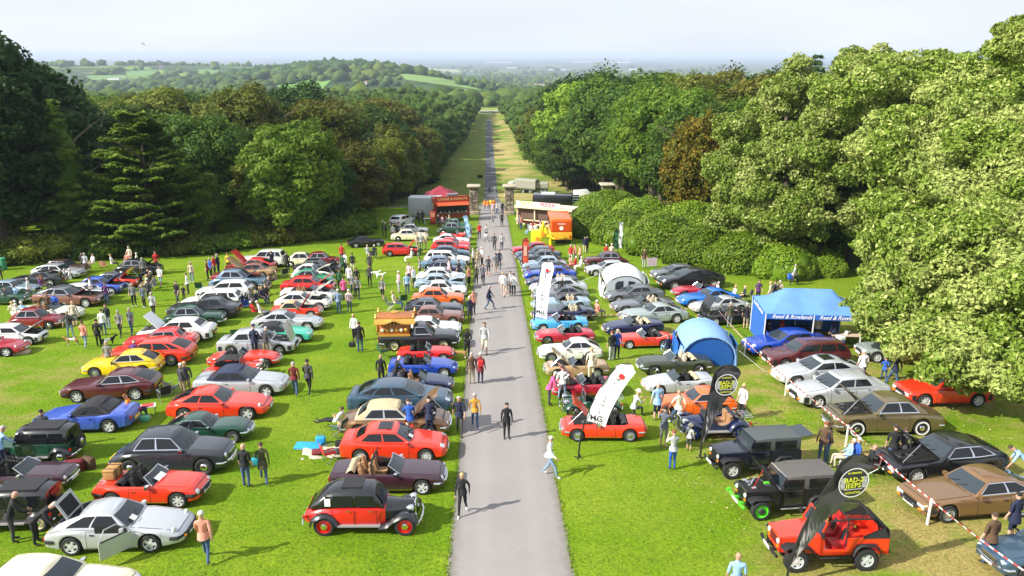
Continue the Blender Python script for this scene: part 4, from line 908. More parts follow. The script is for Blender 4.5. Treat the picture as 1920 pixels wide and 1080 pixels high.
    # doors
    if kind not in ('van',):
        spans = [((rb+fb)/2-.02 if d['doors'] == 2 else (rb+fb)/2+.01,fb-.015)]
        if d['doors'] == 2: spans = [(max(rb+.36*(fb-rb),d['axle'][0]+s.Ra/s.L+.03),fb-.012)]
        if d['doors'] == 4: spans = [((rb+fb)/2+.005,fb-.012),(max((rb+fb)/2-.215,d['axle'][0]+.03),(rb+fb)/2-.002)]
        for sg in (1,-1):
            for t0,t1 in spans:
                e = .016/s.L; tt = [t0,t0+e]+[t0+e+(t1-t0-2*e)*k/5 for k in range(1,5)]+[t1-e,t1]; rows = []
                for t in tt: rows.append([s.surf_side(t,v,sg)+Vector((0,sg*.006,0)) for v in (.06,.085,.3,.55,.8,.955,.98)])
                i = add('door',strip_patch(s,rows,'door'),['PAINT',SEAM])
                mb = MB(); p = s.surf_side(t0+.028,.80,sg); mb.box(p.x,p.x+.14,min(p.y,p.y+sg*.03),max(p.y,p.y+sg*.03),p.z-.014,p.z+.014); add('door_handle',mb.mesh('door_handle'),[CHROME if era == 'classic' else DARK],i)
    # bonnet
    t0,t1 = fb+.012,.965; rows = []; e = .018/s.L
    for t in [t0,t0+e]+[t0+(t1-t0)*k/5 for k in range(1,5)]+[t1-e,t1]: rows.append([s.surf_top(t,u)+Vector((0,0,.006)) for u in (-.86,-.835,-.5,-.2,.2,.5,.835,.86)])
    add('bonnet',strip_patch(s,rows,'bonnet'),['PAINT',SEAM])
    if rb > .09 and not d.get('lwb'):
        rows = []; t0,t1 = .03,rb-.015
        for t in [t0,t0+e]+[t0+(t1-t0)*k/3 for k in (1,2)]+[t1-e,t1]: rows.append([s.surf_top(t,u)+Vector((0,0,.006)) for u in (-.82,-.795,-.4,0,.4,.795,.82)])
        add('boot_lid',strip_patch(s,rows,'boot_lid'),['PAINT',SEAM])
    # lamps, grille, bumpers, plates
    def bumper(front,m,z,r,out):
        mb = MB(); pts = []
        for k in range(-6,7):
            u = k/6; tt = (1 if front else 0); w_ = s.hw(.97 if front else .03)*1.03; x = s.X(tt)+(out if front else -out)-(abs(u)**3)*(.20)*(1 if front else -1); pts.append((x,u*w_,z))
        pts = [(pts[0][0]-(.22 if front else -.22),pts[0][1],z)]+pts+[(pts[-1][0]-(.22 if front else -.22),pts[-1][1],z)]
        if era in ('classic','seventies'): mb.tube(pts,r,8)
        else:
            rows = [[Vector((p[0],p[1],p[2]+dz)) for p in pts] for dz in (-r*1.5,-r*1.4,r*1.4)]; rows += [[Vector((p[0]-(.06 if front else -.06),p[1]*.98,p[2]+r*1.6)) for p in pts]]; mb.grid(rows)
        add('bumper',mb.mesh('bumper'),[m])
    zb = .46
    if era == 'classic' and not d.get('darkbump'): bumper(True,CHROME,zb,.045,.05); bumper(False,CHROME,zb,.045,.05)
    elif era == 'seventies' or d.get('darkbump'): bumper(True,DARK,zb-.02,.06,.04); bumper(False,DARK,zb,.06,.04)
    elif era == 'eighties': bumper(True,DARK,zb-.02,.09,.05); bumper(False,DARK,zb,.09,.05)
    else: bumper(True,'PAINT',zb-.04,.09,.03); bumper(False,'PAINT',zb,.10,.03)
    zn = s.topz(1); wn = s.hw(.99)
    for sg in (1,-1):
        mb = MB()
        if era == 'classic':
            c = (s.X(.985),sg*wn*.80,zn-.07); mb.lathe([(.115,-.05),(.115,.02),(.10,.035)],14,'X',c,0); mb.lathe([(.10,.03),(.06,.055),(.001,.065)],14,'X',c,1); add('headlight',mb.mesh('headlight'),[CHROME,LAMP])
        elif kind in ('p911','p928'):
            p = s.surf_top(.93,sg*.83); mb.lathe([(.125,-.06),(.125,.01),(.09,.03),(.001,.04)],14,'X',(p.x+.02,p.y,p.z-.03),0); add('headlight',mb.mesh('headlight'),[LAMP])
        elif era in ('eighties','seventies'): mb.box(s.X(1)-.10,s.X(1)+.015,sg*wn*.74-.17,sg*wn*.74+.15,zn-.17,zn-.03); add('headlight',mb.mesh('headlight'),[LAMP])
        else:
            rows = [[s.surf_top(t,sg*u)+Vector((0,0,.010)) for u in (.62,.8,.98)] for t in (.945,.965,.985)]; mb.grid(rows); add('headlight',mb.mesh('headlight'),[LAMP])
        m3 = MB(); m3.box(s.X(0)-.012,s.X(0)+.10,sg*wn*.74-.13,sg*wn*.74+.13,s.topz(.0)-.20,s.topz(0)-.05); add('tail_light',m3.mesh('tail_light'),[TAIL])
        if era != 'classic': m4 = MB(); m4.box(s.X(1)-.02,s.X(1)+.055,sg*wn*.72-.10,sg*wn*.72+.10,.40,.46); add('indicator',m4.mesh('indicator'),[AMBER])
    mb = MB(); gw = wn*.52 if era == 'classic' else wn*.50; mb.box(s.X(1)-.02,s.X(1)+.012,-gw,gw,zn-.20 if era != 'classic' else .50,zn-.05,0)
    if era == 'classic':
        for k in range(-7,8): mb.box(s.X(1)+.01,s.X(1)+.025,k*gw/7.5-.008,k*gw/7.5+.008,.50,zn-.05,1)
        mb.box(s.X(1)-.01,s.X(1)+.03,-gw-.015,gw+.015,zn-.055,zn-.03,1)
    add('grille',mb.mesh('grille'),[SEAM,CHROME])
    mb = MB(); mb.box(s.X(1)+.05,s.X(1)+.085,-.26,.26,.36,.47); add('number_plate',mb.mesh('number_plate'),[PLATEW]); mb = MB(); mb.box(s.X(0)-.085,s.X(0)-.05,-.26,.26,.42,.53); add('number_plate',mb.mesh('number_plate'),[PLATEY])
    for sg in (1,-1):
        p = s.surf_side(fb-.02,1,sg); mb = MB(); mb.box(p.x-.10,p.x+.02,min(p.y-.01*sg,p.y+sg*.16),max(p.y-.01*sg,p.y+sg*.16),p.z+.02,p.z+.13); add('door_mirror',mb.mesh('door_mirror'),[CHROME if era == 'classic' else 'PAINT'])
        if era in ('classic','seventies','eighties'):
            m5 = MB(); a,b = d['axle']; rows = [[s.surf_side(t,v,sg)+Vector((0,sg*.010,0)) for v in (.03,.07)] for t in np.linspace(a+s.Ra/s.L+.01,b-s.Ra/s.L-.01,8)]; m5.grid(rows); add('sill_strip',m5.mesh('sill_strip'),[CHROME if era == 'classic' else DARK])
    if not d.get('open'):
        m6 = MB()
        for sy in (-.12,-.62): a = s.cabpt('F',sy,.05); b = s.cabpt('F',sy+.42,.38); m6.tube([a+Vector((.02,0,.015)),b+Vector((.02,0,.015))],.011,4)
        add('wiper',m6.mesh('wiper'),[DARK])
    CARMESH[kind] = (s,P); return CARMESH[kind]
CAR_N = []
def heading(p0,p1,face):
    """p0 left, p1 right near-side ends on the ground (photo left/right); face 'L' or 'R' -> centre line direction"""
    d = (p1-p0); d.z = 0; return d.normalized()*(1 if face == 'R' else -1)
def place_root(name,p0,p1,face,W,L):
    hd = heading(p0,p1,face); mid = (p0+p1)/2; side = Vector((-hd.y,hd.x,0))
    if side.y < 0: side = -side
    dist = math.hypot(p1.x-p0.x,p1.y-p0.y); sc = max(.88,min(1.10,dist/L)); c = mid+side*W/2*sc
    if dist/L > 1.10 or dist/L < .9:        # keep the nose where the photograph has it
        front = (p1 if face == 'R' else p0)+side*W/2*sc; c = front-hd*L/2*sc
    z = g(c.x,c.y); M = Matrix.Translation((c.x,c.y,z)) @ tilt(c.x,c.y).to_4x4() @ Matrix.Rotation(math.atan2(hd.y,hd.x),4,'Z')
    r = empty(name); r.matrix_world = M; r.scale = (sc,sc,sc); return r
def add_wheels(root,xs,y,r,kind,rimm=None,par=None):
    ty,rm = wheel_meshes(kind); mm = RIMM.get(kind,(ALLOY,CHROME,HUB)); mm = rimm or mm
    for x in xs:
        for sg in (1,-1):
            w_ = empty('wheel',(x,sg*y,r)); w_.parent = root; w_.scale = (r,r,r)
            if sg < 0: w_.rotation_euler = (0,0,math.pi)
            link('tyre',ty,TYRE,w_); link('rim',rm,list(mm)[:max(p.material_index for p in rm.polygons)+1],w_)
def open_bonnet(root,s,pm,hinge='rear',ang=52,inner=None):
    """raised bonnet over a dark engine bay; the closed panel is not linked"""
    d = s.d; fb = d['cab'][3]; t0,t1 = fb+.012,.965; hz = s.topz(t0)+.01; mb = MB()
    rows = [[s.surf_top(t,u) for u in (-.86,-.5,-.2,.2,.5,.86)] for t in np.linspace(t0,t1,6)]; hx = s.X(t0) if hinge == 'rear' else s.X(t1); hz = rows[0][2].z if hinge == 'rear' else rows[-1][2].z
    M = Matrix.Translation((hx,0,hz)) @ Matrix.Rotation(rad(-ang if hinge == 'rear' else ang),4,'Y') @ Matrix.Translation((-hx,0,-hz))
    up = [[M @ (p+Vector((0,0,.012))) for p in r] for r in rows]; lo = [[M @ (p-Vector((0,0,.02))) for p in r] for r in rows]; mb.grid(up,0); mb.grid(lo,1)
    mb.grid([[r[0] for r in up],[r[0] for r in lo]],0); mb.grid([[r[-1] for r in up],[r[-1] for r in lo]],0); mb.grid([up[-1],lo[-1]],0); mb.grid([up[0],lo[0]],0)
    mb.build('bonnet',[pm,inner or DARK],root,40)
    m2 = MB(); rows2 = [[s.surf_top(t,u)+Vector((0,0,.012)) for u in (-.84,-.4,0,.4,.84)] for t in np.linspace(t0+.01,t1-.012,4)]; m2.grid(rows2,0)
    rg = random.Random(int(abs(root.location.x*100))); xm = (rows2[0][0].x+rows2[-1][0].x)/2; Lb = rows2[-1][0].x-rows2[0][0].x
    for k in range(11):
        x = xm+rg.uniform(-.40,.40)*Lb; y = rg.uniform(-.62,.62)*s.W/2; t = x/s.L+.5; z = s.topz(t)-.06; a,b = rg.uniform(.05,.16),rg.uniform(.05,.14); m2.box(x-a,x+a,y-b,y+b,z-.02,z+rg.uniform(.05,.10),rg.choice([1,1,2,3]))
    m2.tube([(xm-.2,-.2,s.topz(.8)),(xm+.0,0,s.topz(.8)+.04),(xm+.15,.2,s.topz(.85))],.03,6,3)
    m2.build('engine_bay',[SEAM,ENG,CHROME,HUB],root,40)
    m3 = MB(); a = Vector((s.X(t1-.05),s.W*.34,s.topz(t1-.05))); b = M @ Vector((s.X((t0+t1)/2+.03),s.W*.34,s.topz(.85))); m3.tube([a,b],.012,4); m3.build('bonnet_stay',CHROME,root)
def car(kind,col,face,xl,yl,xr,yr,label,wheel=None,rimm=None,seat='TRIM',hood='HOODM',roof=None,bonnet=None,inner=None,soft=None,cat='car',name=None,trim=None,cards=0,L=None,group=None,lowpoly=False,nm='parked_car'):
    s,P = car_parts(kind); d = s.d; p0,p1 = at(xl,yl),at(xr,yr); root = place_root(nm,p0,p1,face,d['W'],L or d['L'])
    sub = {'PAINT': PAINT[col],'ROOF': PAINT[roof] if roof in PAINT else (globals()[roof] if roof else PAINT[col]),'TRIM': TRIM,'SEAT': globals()[{'TRIM': 'TRIM','TAN': 'TANL','CREAM': 'CREAML','RED': 'REDL'}[seat]],'HOOD': globals()[hood]}
    objs = []; small = abs(p1.x-p0.x)/max(1,p0.y) < .045
    for name_,me,ms,par,M in P:
        mm = [sub.get(m,m) if isinstance(m,str) else m for m in ms]
        if name_ == 'soft_top' and soft: mm = [globals()[soft]]
        if name_ == 'bonnet' and bonnet: objs.append(None); continue
        used = max(p.material_index for p in me.polygons)+1 if not me.materials else len(me.materials)
        o = link(name_,me,mm[:used],root if par is None else objs[par]); objs.append(o)
    add_wheels(root,s.wx,d['W']/2-.105,d['wr'],wheel or d['wheel'],rimm)
    if bonnet: open_bonnet(root,s,PAINT[col],*(bonnet if isinstance(bonnet,tuple) else ('rear',bonnet)),inner=inner)
    if cards:
        for k in range(cards):
            p = s.cabpt('F',-.35+.4*k,.22); mb = MB(); M = Matrix.Translation(p+Vector((.05,0,.045))) @ Matrix.Rotation(rad(30),4,'Y'); mb.box(-.10,.10,-.13,.13,0,.008,0,M); mb.build('display_card',PAPER,root)
    tag(root,label,cat,group or 'cars on show'); CAR_N.append((root,label,(xl+xr)/2,(yl+yr)/2)); return root,s

# ================================================================== VINTAGE CARS, JEEPS, LORRIES
def arc_wing(mb,path,y0,y1,mi=0,drop=.10):
    """a swept mudguard: path in x,z and a domed section from y0 (inner) to y1 (outer)"""
    rows = []
    for i,(x,z) in enumerate(path):
        a,b = path[max(0,i-1)],path[min(len(path)-1,i+1)]; d = Vector((b[0]-a[0],b[1]-a[1])).normalized(); nx,nz = -d.y,d.x
        if nz < 0 and abs(nz) > .3: nx,nz = -nx,-nz
        row = []
        for k in range(7):
            u = k/6; y = y0+(y1-y0)*u; h = -drop*(max(0,u-.55)/.45)**2.2*1.0-.03*(1-u)**3; row.append(Vector((x+nx*h,y,z+nz*h)))
        rows.append(row)
    mb.grid(rows,mi); mb.grid([[p*1.0-Vector((0,0,.03)) for p in r] for r in rows],mi,flip=True)
def loft_x(mb,secs,mi=0,caps=True):
    """secs: (x, halfwidth, z0, z1, round)"""
    rows = []
    for x,w_,z0,z1,r_ in secs:
        h = z1-z0; pts = [(w_*.94,z0),(w_,z0+h*.3),(w_*.99,z0+h*.65),(w_*(1-r_*.25),z1-h*r_*.45),(w_*(1-r_*.75),z1-h*r_*.1),(w_*.3,z1),(0,z1+.01)]
        rows.append([Vector((x,y,z)) for y,z in pts]+[Vector((x,-y,z)) for y,z in pts[::-1][1:]])
    mb.grid(rows,mi)
    if caps:
        for r in (rows[0],rows[-1]): mb.add(r,[tuple(range(len(r)))],mi)
def bezp(pts,n=10):
    """smooth path through points"""
    out = []
    P = [pts[0]]+list(pts)+[pts[-1]]
    for i in range(1,len(P)-2):
        for k in range(n):
            t = k/n; a,b,c,d = P[i-1],P[i],P[i+1],P[i+2]
            out.append(tuple(.5*((2*b[j])+(-a[j]+c[j])*t+(2*a[j]-5*b[j]+4*c[j]-d[j])*t*t+(-a[j]+3*b[j]-3*c[j]+d[j])*t**3) for j in range(len(a))))
    out.append(tuple(pts[-1])); return out
def vintage(lab,face,xl,yl,xr,yr,body,wings,roofc=None,L=4.35,open_=False,wheel='red',bonnetc=None,square=False,hood=None,seat='TAN',soft=None,bonnet_up=False,rimm=None,cards=0,rack=False):
    W,wr = 1.62,.36
    p0,p1 = at(xl,yl),at(xr,yr); root = place_root('parked_car',p0,p1,face,W,L); B,Wm = PAINT[body],PAINT[wings]; k = L/4.35; X = lambda v: v*k
    ax = (-1.30*k,1.45*k)
    if open_: ax = (-1.15*k,1.25*k)
    # body tub and doors
    m = MB(); bz = .98 if not open_ else .84; rb = X(-1.85)
    if square: loft_x(m,[(X(-1.72),.60,.42,bz,.2),(X(-1.66),.66,.40,bz,.2),(X(-1.0),.70,.36,bz,.18),(X(.55),.68,.36,bz,.18),(X(.75),.58,.38,bz+.0,.25)])
    elif open_: loft_x(m,[(X(-1.55),.42,.44,.66,.3),(X(-1.35),.50,.42,.80,.2),(X(-1.0),.60,.38,.86,.12)]); loft_x(m,[(X(.42),.60,.38,bz,.2),(X(.62),.52,.38,bz+.03,.4)])
    else: loft_x(m,[(X(-2.05),.40,.46,.60,.6),(X(-1.98),.50,.43,.74,.6),(X(-1.75),.60,.40,.92,.5),(X(-1.35),.67,.38,bz,.3),(X(-.6),.70,.36,bz,.15),(X(.5),.69,.36,bz,.15),(X(.78),.60,.38,bz,.3)])
    if open_:
        for sy in (1,-1):
            rows = []; 
            for x in np.linspace(X(-1.0),X(.42),9):
                t = (x-X(-1.0))/(X(1.42)); zt = .84-.24*math.sin(max(0,min(1,(t-.18)/.62))*math.pi)**.7; rows.append([Vector((x,sy*(.60+.02*math.sin(3*t)),z)) for z in (.38,.5,zt)]+[Vector((x,sy*.55,zt))])
            m.grid(rows)
    m.build('body',B,root,40)
    m = MB(); m.box(X(-1.7),X(1.75),-.42,.42,.26,.44); m.build('chassis',DARK,root)
    # bonnet
    bc = PAINT[bonnetc] if bonnetc else B
    m = MB(); z1 = bz+.0; loft_x(m,[(X(.72),.56 if not open_ else .5,.46,z1+.02,.55),(X(1.2),.44,.48,z1,.65),(X(1.72),.29,.48,z1-.02,.75)])
    if not bonnet_up: m.build('bonnet',bc,root,40)
    else:
        m.build('engine_bay',DARK,root,40)
        for sy in (-1,1):
            q = MB(); Mx = Matrix.Translation((0,sy*.05,z1+.03)) @ Matrix.Rotation(-sy*rad(65),4,'X'); q.box(X(.75),X(1.7),-.005,.52 if sy > 0 else .005,0,.02,0,Mx) if sy > 0 else q.box(X(.75),X(1.7),-.52,.005,0,.02,0,Mx); q.build('bonnet',bc,root)
    for sy in (-1,1):
        q = MB()
        for i in range(9): x = X(.92)+i*.075*k; q.box(x,x+.02,sy*(.50-.13*i/9)-.012+sy*.03,sy*(.50-.13*i/9)+.012+sy*.03,.60,.80)
        q.build('bonnet_louvre',SEAM,root)
    # cabin
    if not open_:
        R_ = PAINT[roofc or body]; H = 1.58; m = MB()
        if square: prof = [(-1.70,.60,.98),(-1.66,.64,1.55),(-1.4,.64,1.64),(-.4,.64,1.67),(.35,.62,1.65),(.52,.60,1.58),(.68,.58,.98)]
        else: prof = [(-1.86,.52,.90),(-1.62,.58,1.18),(-1.30,.60,1.46),(-.95,.60,1.58),(-.3,.60,1.62),(.30,.59,1.58),(.42,.58,1.50),(.74,.57,.98)]
        loft_x(m,[(X(a),b+.045*(1 if c < 1.2 else .4),.94 if i not in () else c,c,.42) for i,(a,b,c) in enumerate(prof)]); m.build('roof',R_,root,50)
        for sy in (1,-1):
            ws = [(-.98,-.30),(-.22,.40)] if not square else [(-1.50,-.92),(-.84,-.16),(-.08,.46)]
            if not square: ws = [(-1.36,-1.08)]+ws
            for i,(a,b) in enumerate(ws):
                q = MB(); z0,z1_ = 1.05,1.42 if not square else 1.46
                y0,y1 = (.655,.615) if not square else (.672,.655)
                aa,bb = X(a),X(b); fr = .08 if (b > .3) else 0; rr2 = .12 if i == 0 and not square else 0
                q.quad((aa,sy*y0,z0),(bb+fr,sy*y0,z0),(bb,sy*y1,z1_),(aa+rr2,sy*y1,z1_)); q.build('side_window',GLASS,root)
            q = MB(); 
            for x in (X(.50),X(-.26),X(-1.02 if not square else -.88)): q.box(x-.008,x+.008,sy*.705-.006,sy*.705+.006,.42,.98)
            q.build('door_gap',SEAM,root)
            for x in (X(.36),X(-.40)): q = MB(); q.box(x-.12,x,sy*.72-.015,sy*.72+.015,.90,.93); q.build('door_handle',CHROME,root)
        q = MB(); a,b = (X(.765),X(.47)) if not square else (X(.69),X(.58)); q.quad((a-.005,-.47,1.04),(a-.005,.47,1.04),(b+.0,.43,1.44),(b+.0,-.43,1.44)); q.build('windscreen',SCREEN,root)
        if square: q = MB(); q.quad((X(-1.72),-.3,1.2),(X(-1.72),.3,1.2),(X(-1.705),.3,1.45),(X(-1.705),-.3,1.45)); q.build('rear_window',GLASS,root)
        else:
            q = MB(); q.box(X(-.72),X(-.02),-.36,.36,1.60,1.636); q.build('sliding_roof',HOODM,root)
        if square: q = MB(); q.box(X(-1.3),X(.2),-.5,.5,1.62,1.684); q.build('fabric_roof_panel',HOODM,root)
    else:
        m = MB(); m.quad((X(-1.0),-.56,.40),(X(.45),-.56,.40),(X(.45),.56,.40),(X(-1.0),.56,.40)); m.quad((X(-1.02),-.56,.4),(X(-1.02),.56,.4),(X(-1.02),.56,.86),(X(-1.02),-.56,.86)); m.build('cockpit',TRIM,root)
        for sy in (-.28,.28): q = MB(); q.box(X(-.75),X(-.2),sy-.22,sy+.22,.42,.58); q.box(X(-.85),X(-.68),sy-.22,sy+.22,.5,.98); q.build('seat',globals()[{'TAN': 'TANL','TRIM': 'TRIM','RED': 'REDL'}[seat]],root)
        q = MB(); q.tube([(X(.52),-.5,.86),(X(.46),-.5,1.2),(X(.46),.5,1.2),(X(.52),.5,.86)],.016,5); q.build('windscreen_frame',CHROME,root)
        q = MB(); q.quad((X(.52),-.49,.88),(X(.52),.49,.88),(X(.46),.49,1.19),(X(.46),-.49,1.19)); q.build('windscreen',SCREEN,root)
        hd = globals()[hood or 'HOODM']; q = MB(); rows = []
        if soft:
            for xx,zz,ww in ((-1.12,.86,.56),(-1.08,1.02,.56),(-.85,1.20,.55),(-.4,1.26,.54),(.2,1.25,.52),(.47,1.20,.50)): rows.append([Vector((X(xx),sy*ww,zz-(.04 if abs(sy) == 1 else 0))) for sy in (-1,-.7,0,.7,1)])
            q.grid(rows); q.build('soft_top',hd,root,60)
            for sy in (-1,1): q = MB(); q.quad((X(-1.05),sy*.56,.86),(X(.48),sy*.5,.86),(X(.46),sy*.51,1.18),(X(-.9),sy*.55,1.14)); q.build('side_window',GLASS,root)
        else:
            for i in range(7): a = i/6; rows.append([Vector((X(-1.18)+.40*a,sy*.52,.84+.22*math.sin(a*3.14)+.02*math.sin(sy*9+i*2))) for sy in (-1,-.6,-.2,.2,.6,1)])
            q.grid(rows); q.build('folded_hood',hd,root,60)
        if rack:
            q = MB()
            for y in np.linspace(-.4,.4,5): q.tube([(X(-1.45),y,.90),(X(-1.95),y,.86)],.012,4)
            for x in (-1.45,-1.7,-1.95): q.tube([(X(x),-.42,.88),(X(x),.42,.88)],.012,4)
            q.build('luggage_rack',CHROME,root)
    # wings and running boards
    for sy in (1,-1):
        fx,rx = ax[1],ax[0]
        fw = bezp([(X(.55),.40),(X(.80),.46),(fx-.40,.66),(fx-.12,.80),(fx+.16,.80),(fx+.40,.62),(fx+.46,.44)],5)
        m = MB(); arc_wing(m,fw,sy*.40,sy*.82); m.build('front_wing',Wm,root,60)
        rw = bezp([(rx-.52,.40),(rx-.44,.62),(rx-.18,.80),(rx+.12,.82),(rx+.38,.66),(rx+.52,.42)],5)
        m = MB(); arc_wing(m,rw,sy*.48,sy*.82); m.build('rear_wing',Wm,root,60)
        m = MB(); m.box(rx+.48,X(.62),min(sy*.60,sy*.80),max(sy*.60,sy*.80),.36,.405); m.build('running_board',mat('running_board_rubber',(.25,.24,.23),.6),root)
        m = MB(); c = (X(1.68),sy*.42,.88 if not open_ else .82); m.lathe([(.04,-.2),(.12,-.08),(.125,.02),(.11,.04)],14,'X',c,0); m.lathe([(.11,.03),(.06,.06),(.001,.07)],14,'X',c,1); m.build('headlight',[CHROME,LAMP],root)
        m = MB(); c = (X(1.80),sy*.34,.56); m.lathe([(.03,-.1),(.07,-.03),(.07,.02),(.001,.04)],12,'X',c,0); m.build('fog_lamp',[CHROME],root)
        m = MB(); m.box(X(-2.02 if not square and not open_ else -1.78),X(-1.9 if not square and not open_ else -1.70),sy*.60-.04,sy*.60+.04,.62,.72); m.build('tail_light',TAIL,root)
    m = MB(); gx = X(1.72); m.box(gx,gx+.05,-.27,.27,.48,z1-.02,0)
    for i in range(-6,7): m.box(gx+.05,gx+.065,i*.038-.006,i*.038+.006,.50,z1-.05,1)
    m.tube([(gx+.05,-.27,.48),(gx+.05,-.27,z1-.06),(gx+.03,-.15,z1),(gx+.03,.15,z1),(gx+.05,.27,z1-.06),(gx+.05,.27,.48)],.03,6,1); m.build('radiator_grille',[SEAM,CHROME],root)
    for sgn,xb in ((1,X(1.98)),(-1,X(-2.12) if not (open_ or square) else X(-1.86))):
        m = MB(); m.tube([(xb-sgn*.12*abs(u)**2.5,u*.76,.42) for u in [j/6 for j in range(-6,7)]],.035,6)
        for u in (-.3,.3): m.box(xb-.03,xb+.03,u-.02,u+.02,.34,.52)
        m.build('bumper',CHROME,root)
    if square:
        m = MB(); ty,rm = wheel_meshes('hubcap'); sp = empty('spare_wheel',(X(-1.92),0,.82),(0,0,math.pi/2)); sp.parent = root; sp.scale = (.34,)*3; link('tyre',ty,TYRE,sp); link('rim',rm,list(RIMM['hubcap'])[:max(p.material_index for p in rm.polygons)+1],sp)
    add_wheels(root,ax,.66,wr,wheel,rimm)
    for i in range(cards): m = MB(); m.box(X(-1.25)+i*.4,X(-1.05)+i*.4,-.672,-.668,1.08,1.36); m.build('display_card',PAPER,root)
    tag(root,lab,'car','cars on show'); CAR_N.append((root,lab,(xl+xr)/2,(yl+yr)/2)); return root
def jeep(lab,xl,yl,xr,yr,face,col,top='hard',wheel='offroad',rimm=None,seat='TRIM',bonnet=False,accent=None,L=4.45,W=1.74,lift=.0,cards=0):
    p0,p1 = at(xl,yl),at(xr,yr); root = place_root('parked_jeep',p0,p1,face,W,L); P_ = PAINT[col]; wr = .40; ax = (-1.10,1.32); z0 = .52+lift
    m = MB(); m.box(-1.85,.45,-.76,.76,z0,z0+.12); 
    for sy in (1,-1):
        ys = sorted((sy*.76,sy*.72))
        m.box(-1.85,-1.50,*ys,z0,z0+.62); m.box(-1.50,-.72,*ys,z0+.40,z0+.62); m.box(-.72,-.42,*ys,z0,z0+.62); m.box(.38,.52,*ys,z0,z0+.66)
        if top == 'cage': m.box(-.42,.38,*ys,z0,z0+.20)
        m.box(-1.50,-.72,*sorted((sy*.74,sy*.50)),z0+.36,z0+.42)
    m.box(-1.87,-1.83,-.76,.76,z0,z0+.62); m.box(.40,.52,-.76,.76,z0,z0+.66); m.build('tub',P_,root)
    if top != 'cage':
        for sy in (1,-1):
            d = bevel_box(-.41,.37,min(sy*.765,sy*.70),max(sy*.765,sy*.70),z0+.01,z0+.64,.02,'door',P_,root); q = MB(); q.box(-.36,-.24,sy*.78-.015,sy*.78+.015,z0+.46,z0+.50); q.build('door_handle',DARK,d)
    # bonnet, grille and wings
    rows = []
    for i,(x,w1,z) in enumerate([(.50,.66,z0+.66),(.9,.62,z0+.65),(1.4,.56,z0+.62),(1.80,.50,z0+.58)]): rows.append([Vector((x,y*w1,z-(.04 if abs(y) > .95 else 0)-.02*y*y)) for y in (-1,-.93,-.5,0,.5,.93,1)])
    m = MB(); m.grid(rows if not bonnet else [[p-Vector((0,0,.06)) for p in r] for r in rows],0)
    for sy in (1,-1): m.quad((.50,sy*.66,z0+.62),(1.80,sy*.50,z0+.54),(1.80,sy*.50,z0),(.50,sy*.66,z0),1 if bonnet else 0)
    if bonnet:
        m.build('engine_bay',[SEAM,P_],root,40); q = MB(); rg = random.Random(4)
        for i in range(14): x,y = rg.uniform(.7,1.6),rg.uniform(-.42,.42); q.box(x-.1,x+.1,y-.07,y+.07,z0+.5,z0+.58+rg.random()*.08,rg.choice([0,0,1,2]))
        q.tube([(.8,-.35,z0+.66),(1.2,-.3,z0+.7),(1.5,.1,z0+.66)],.05,6,1); q.build('engine',[ENG,CHROME,GREENHUB],root)
        M = Matrix.Translation((.52,0,z0+.66)) @ Matrix.Rotation(rad(-58),4,'Y') @ Matrix.Translation((-.52,0,-z0-.66)); q = MB(); q.grid([[M @ p for p in r] for r in rows],0); q.grid([[M @ (p-Vector((0,0,.04))) for p in r] for r in rows],1); q.build('bonnet',[P_,DARK],root,40)
        q = MB(); q.tube([(1.5,.3,z0+.58),M @ Vector((1.5,.3,z0+.6))],.012,4); q.build('bonnet_stay',REDHUB,root)
    else: m.build('bonnet',P_,root,40)
    q = MB(); q.box(1.79,1.84,-.52,.52,z0+.02,z0+.57,0)
    for i in range(-3,4): q.box(1.835,1.85,i*.085-.022,i*.085+.022,z0+.16,z0+.48,1)
    q.build('grille',[P_,SEAM],root)
    for sy in (1,-1):
        q = MB(); q.lathe([(.10,-.02),(.10,.03),(.085,.05),(.001,.06)],14,'X',(1.83,sy*.40,z0+.38)); q.build('headlight',LAMP,root)
        q = MB(); q.box(1.84,1.87,sy*.40-.06,sy*.40+.06,z0+.14,z0+.22); q.build('indicator',AMBER,root)
        q = MB(); arc_wing(q,[(.62,z0+.02),(.80,z0+.26),(.98,z0+.40),(1.62,z0+.42),(1.82,z0+.30)],sy*.50,sy*.88,drop=.05); q.build('front_wing',DARK if top != 'hardx' else P_,root,40)
        q = MB(); arc_wing(q,[(-1.62,z0+.02),(-1.50,z0+.30),(-1.34,z0+.42),(-.86,z0+.42),(-.66,z0+.26),(-.58,z0+.02)],sy*.70,sy*.88,drop=.05); q.build('rear_wing',DARK,root,40)
        q = MB(); q.tube([(-.5,sy*.84,z0-.06),(.55,sy*.84,z0-.06)],.035,6); q.build('side_step',DARK if col != 'black' else CHROME,root)
        q = MB(); q.box(.50,.56,*sorted((sy*.78,sy*.98)),z0+.72,z0+.90); q.build('door_mirror',DARK,root)
        q = MB(); q.box(-1.90,-1.86,sy*.66-.06,sy*.66+.06,z0+.3,z0+.46); q.build('tail_light',TAIL,root)
    # windscreen
    zt = z0+1.16; q = MB(); q.tube([(.52,-.70,z0+.66),(.30,-.66,zt),(.30,.66,zt),(.52,.70,z0+.66),(.52,-.70,z0+.66)],.04,6); q.build('windscreen_frame',P_ if top != 'soft' else CHROME,root)
    q = MB(); q.quad((.515,-.67,z0+.68),(.515,.67,z0+.68),(.30,.63,zt),(.30,-.63,zt)); q.build('windscreen',SCREEN,root)
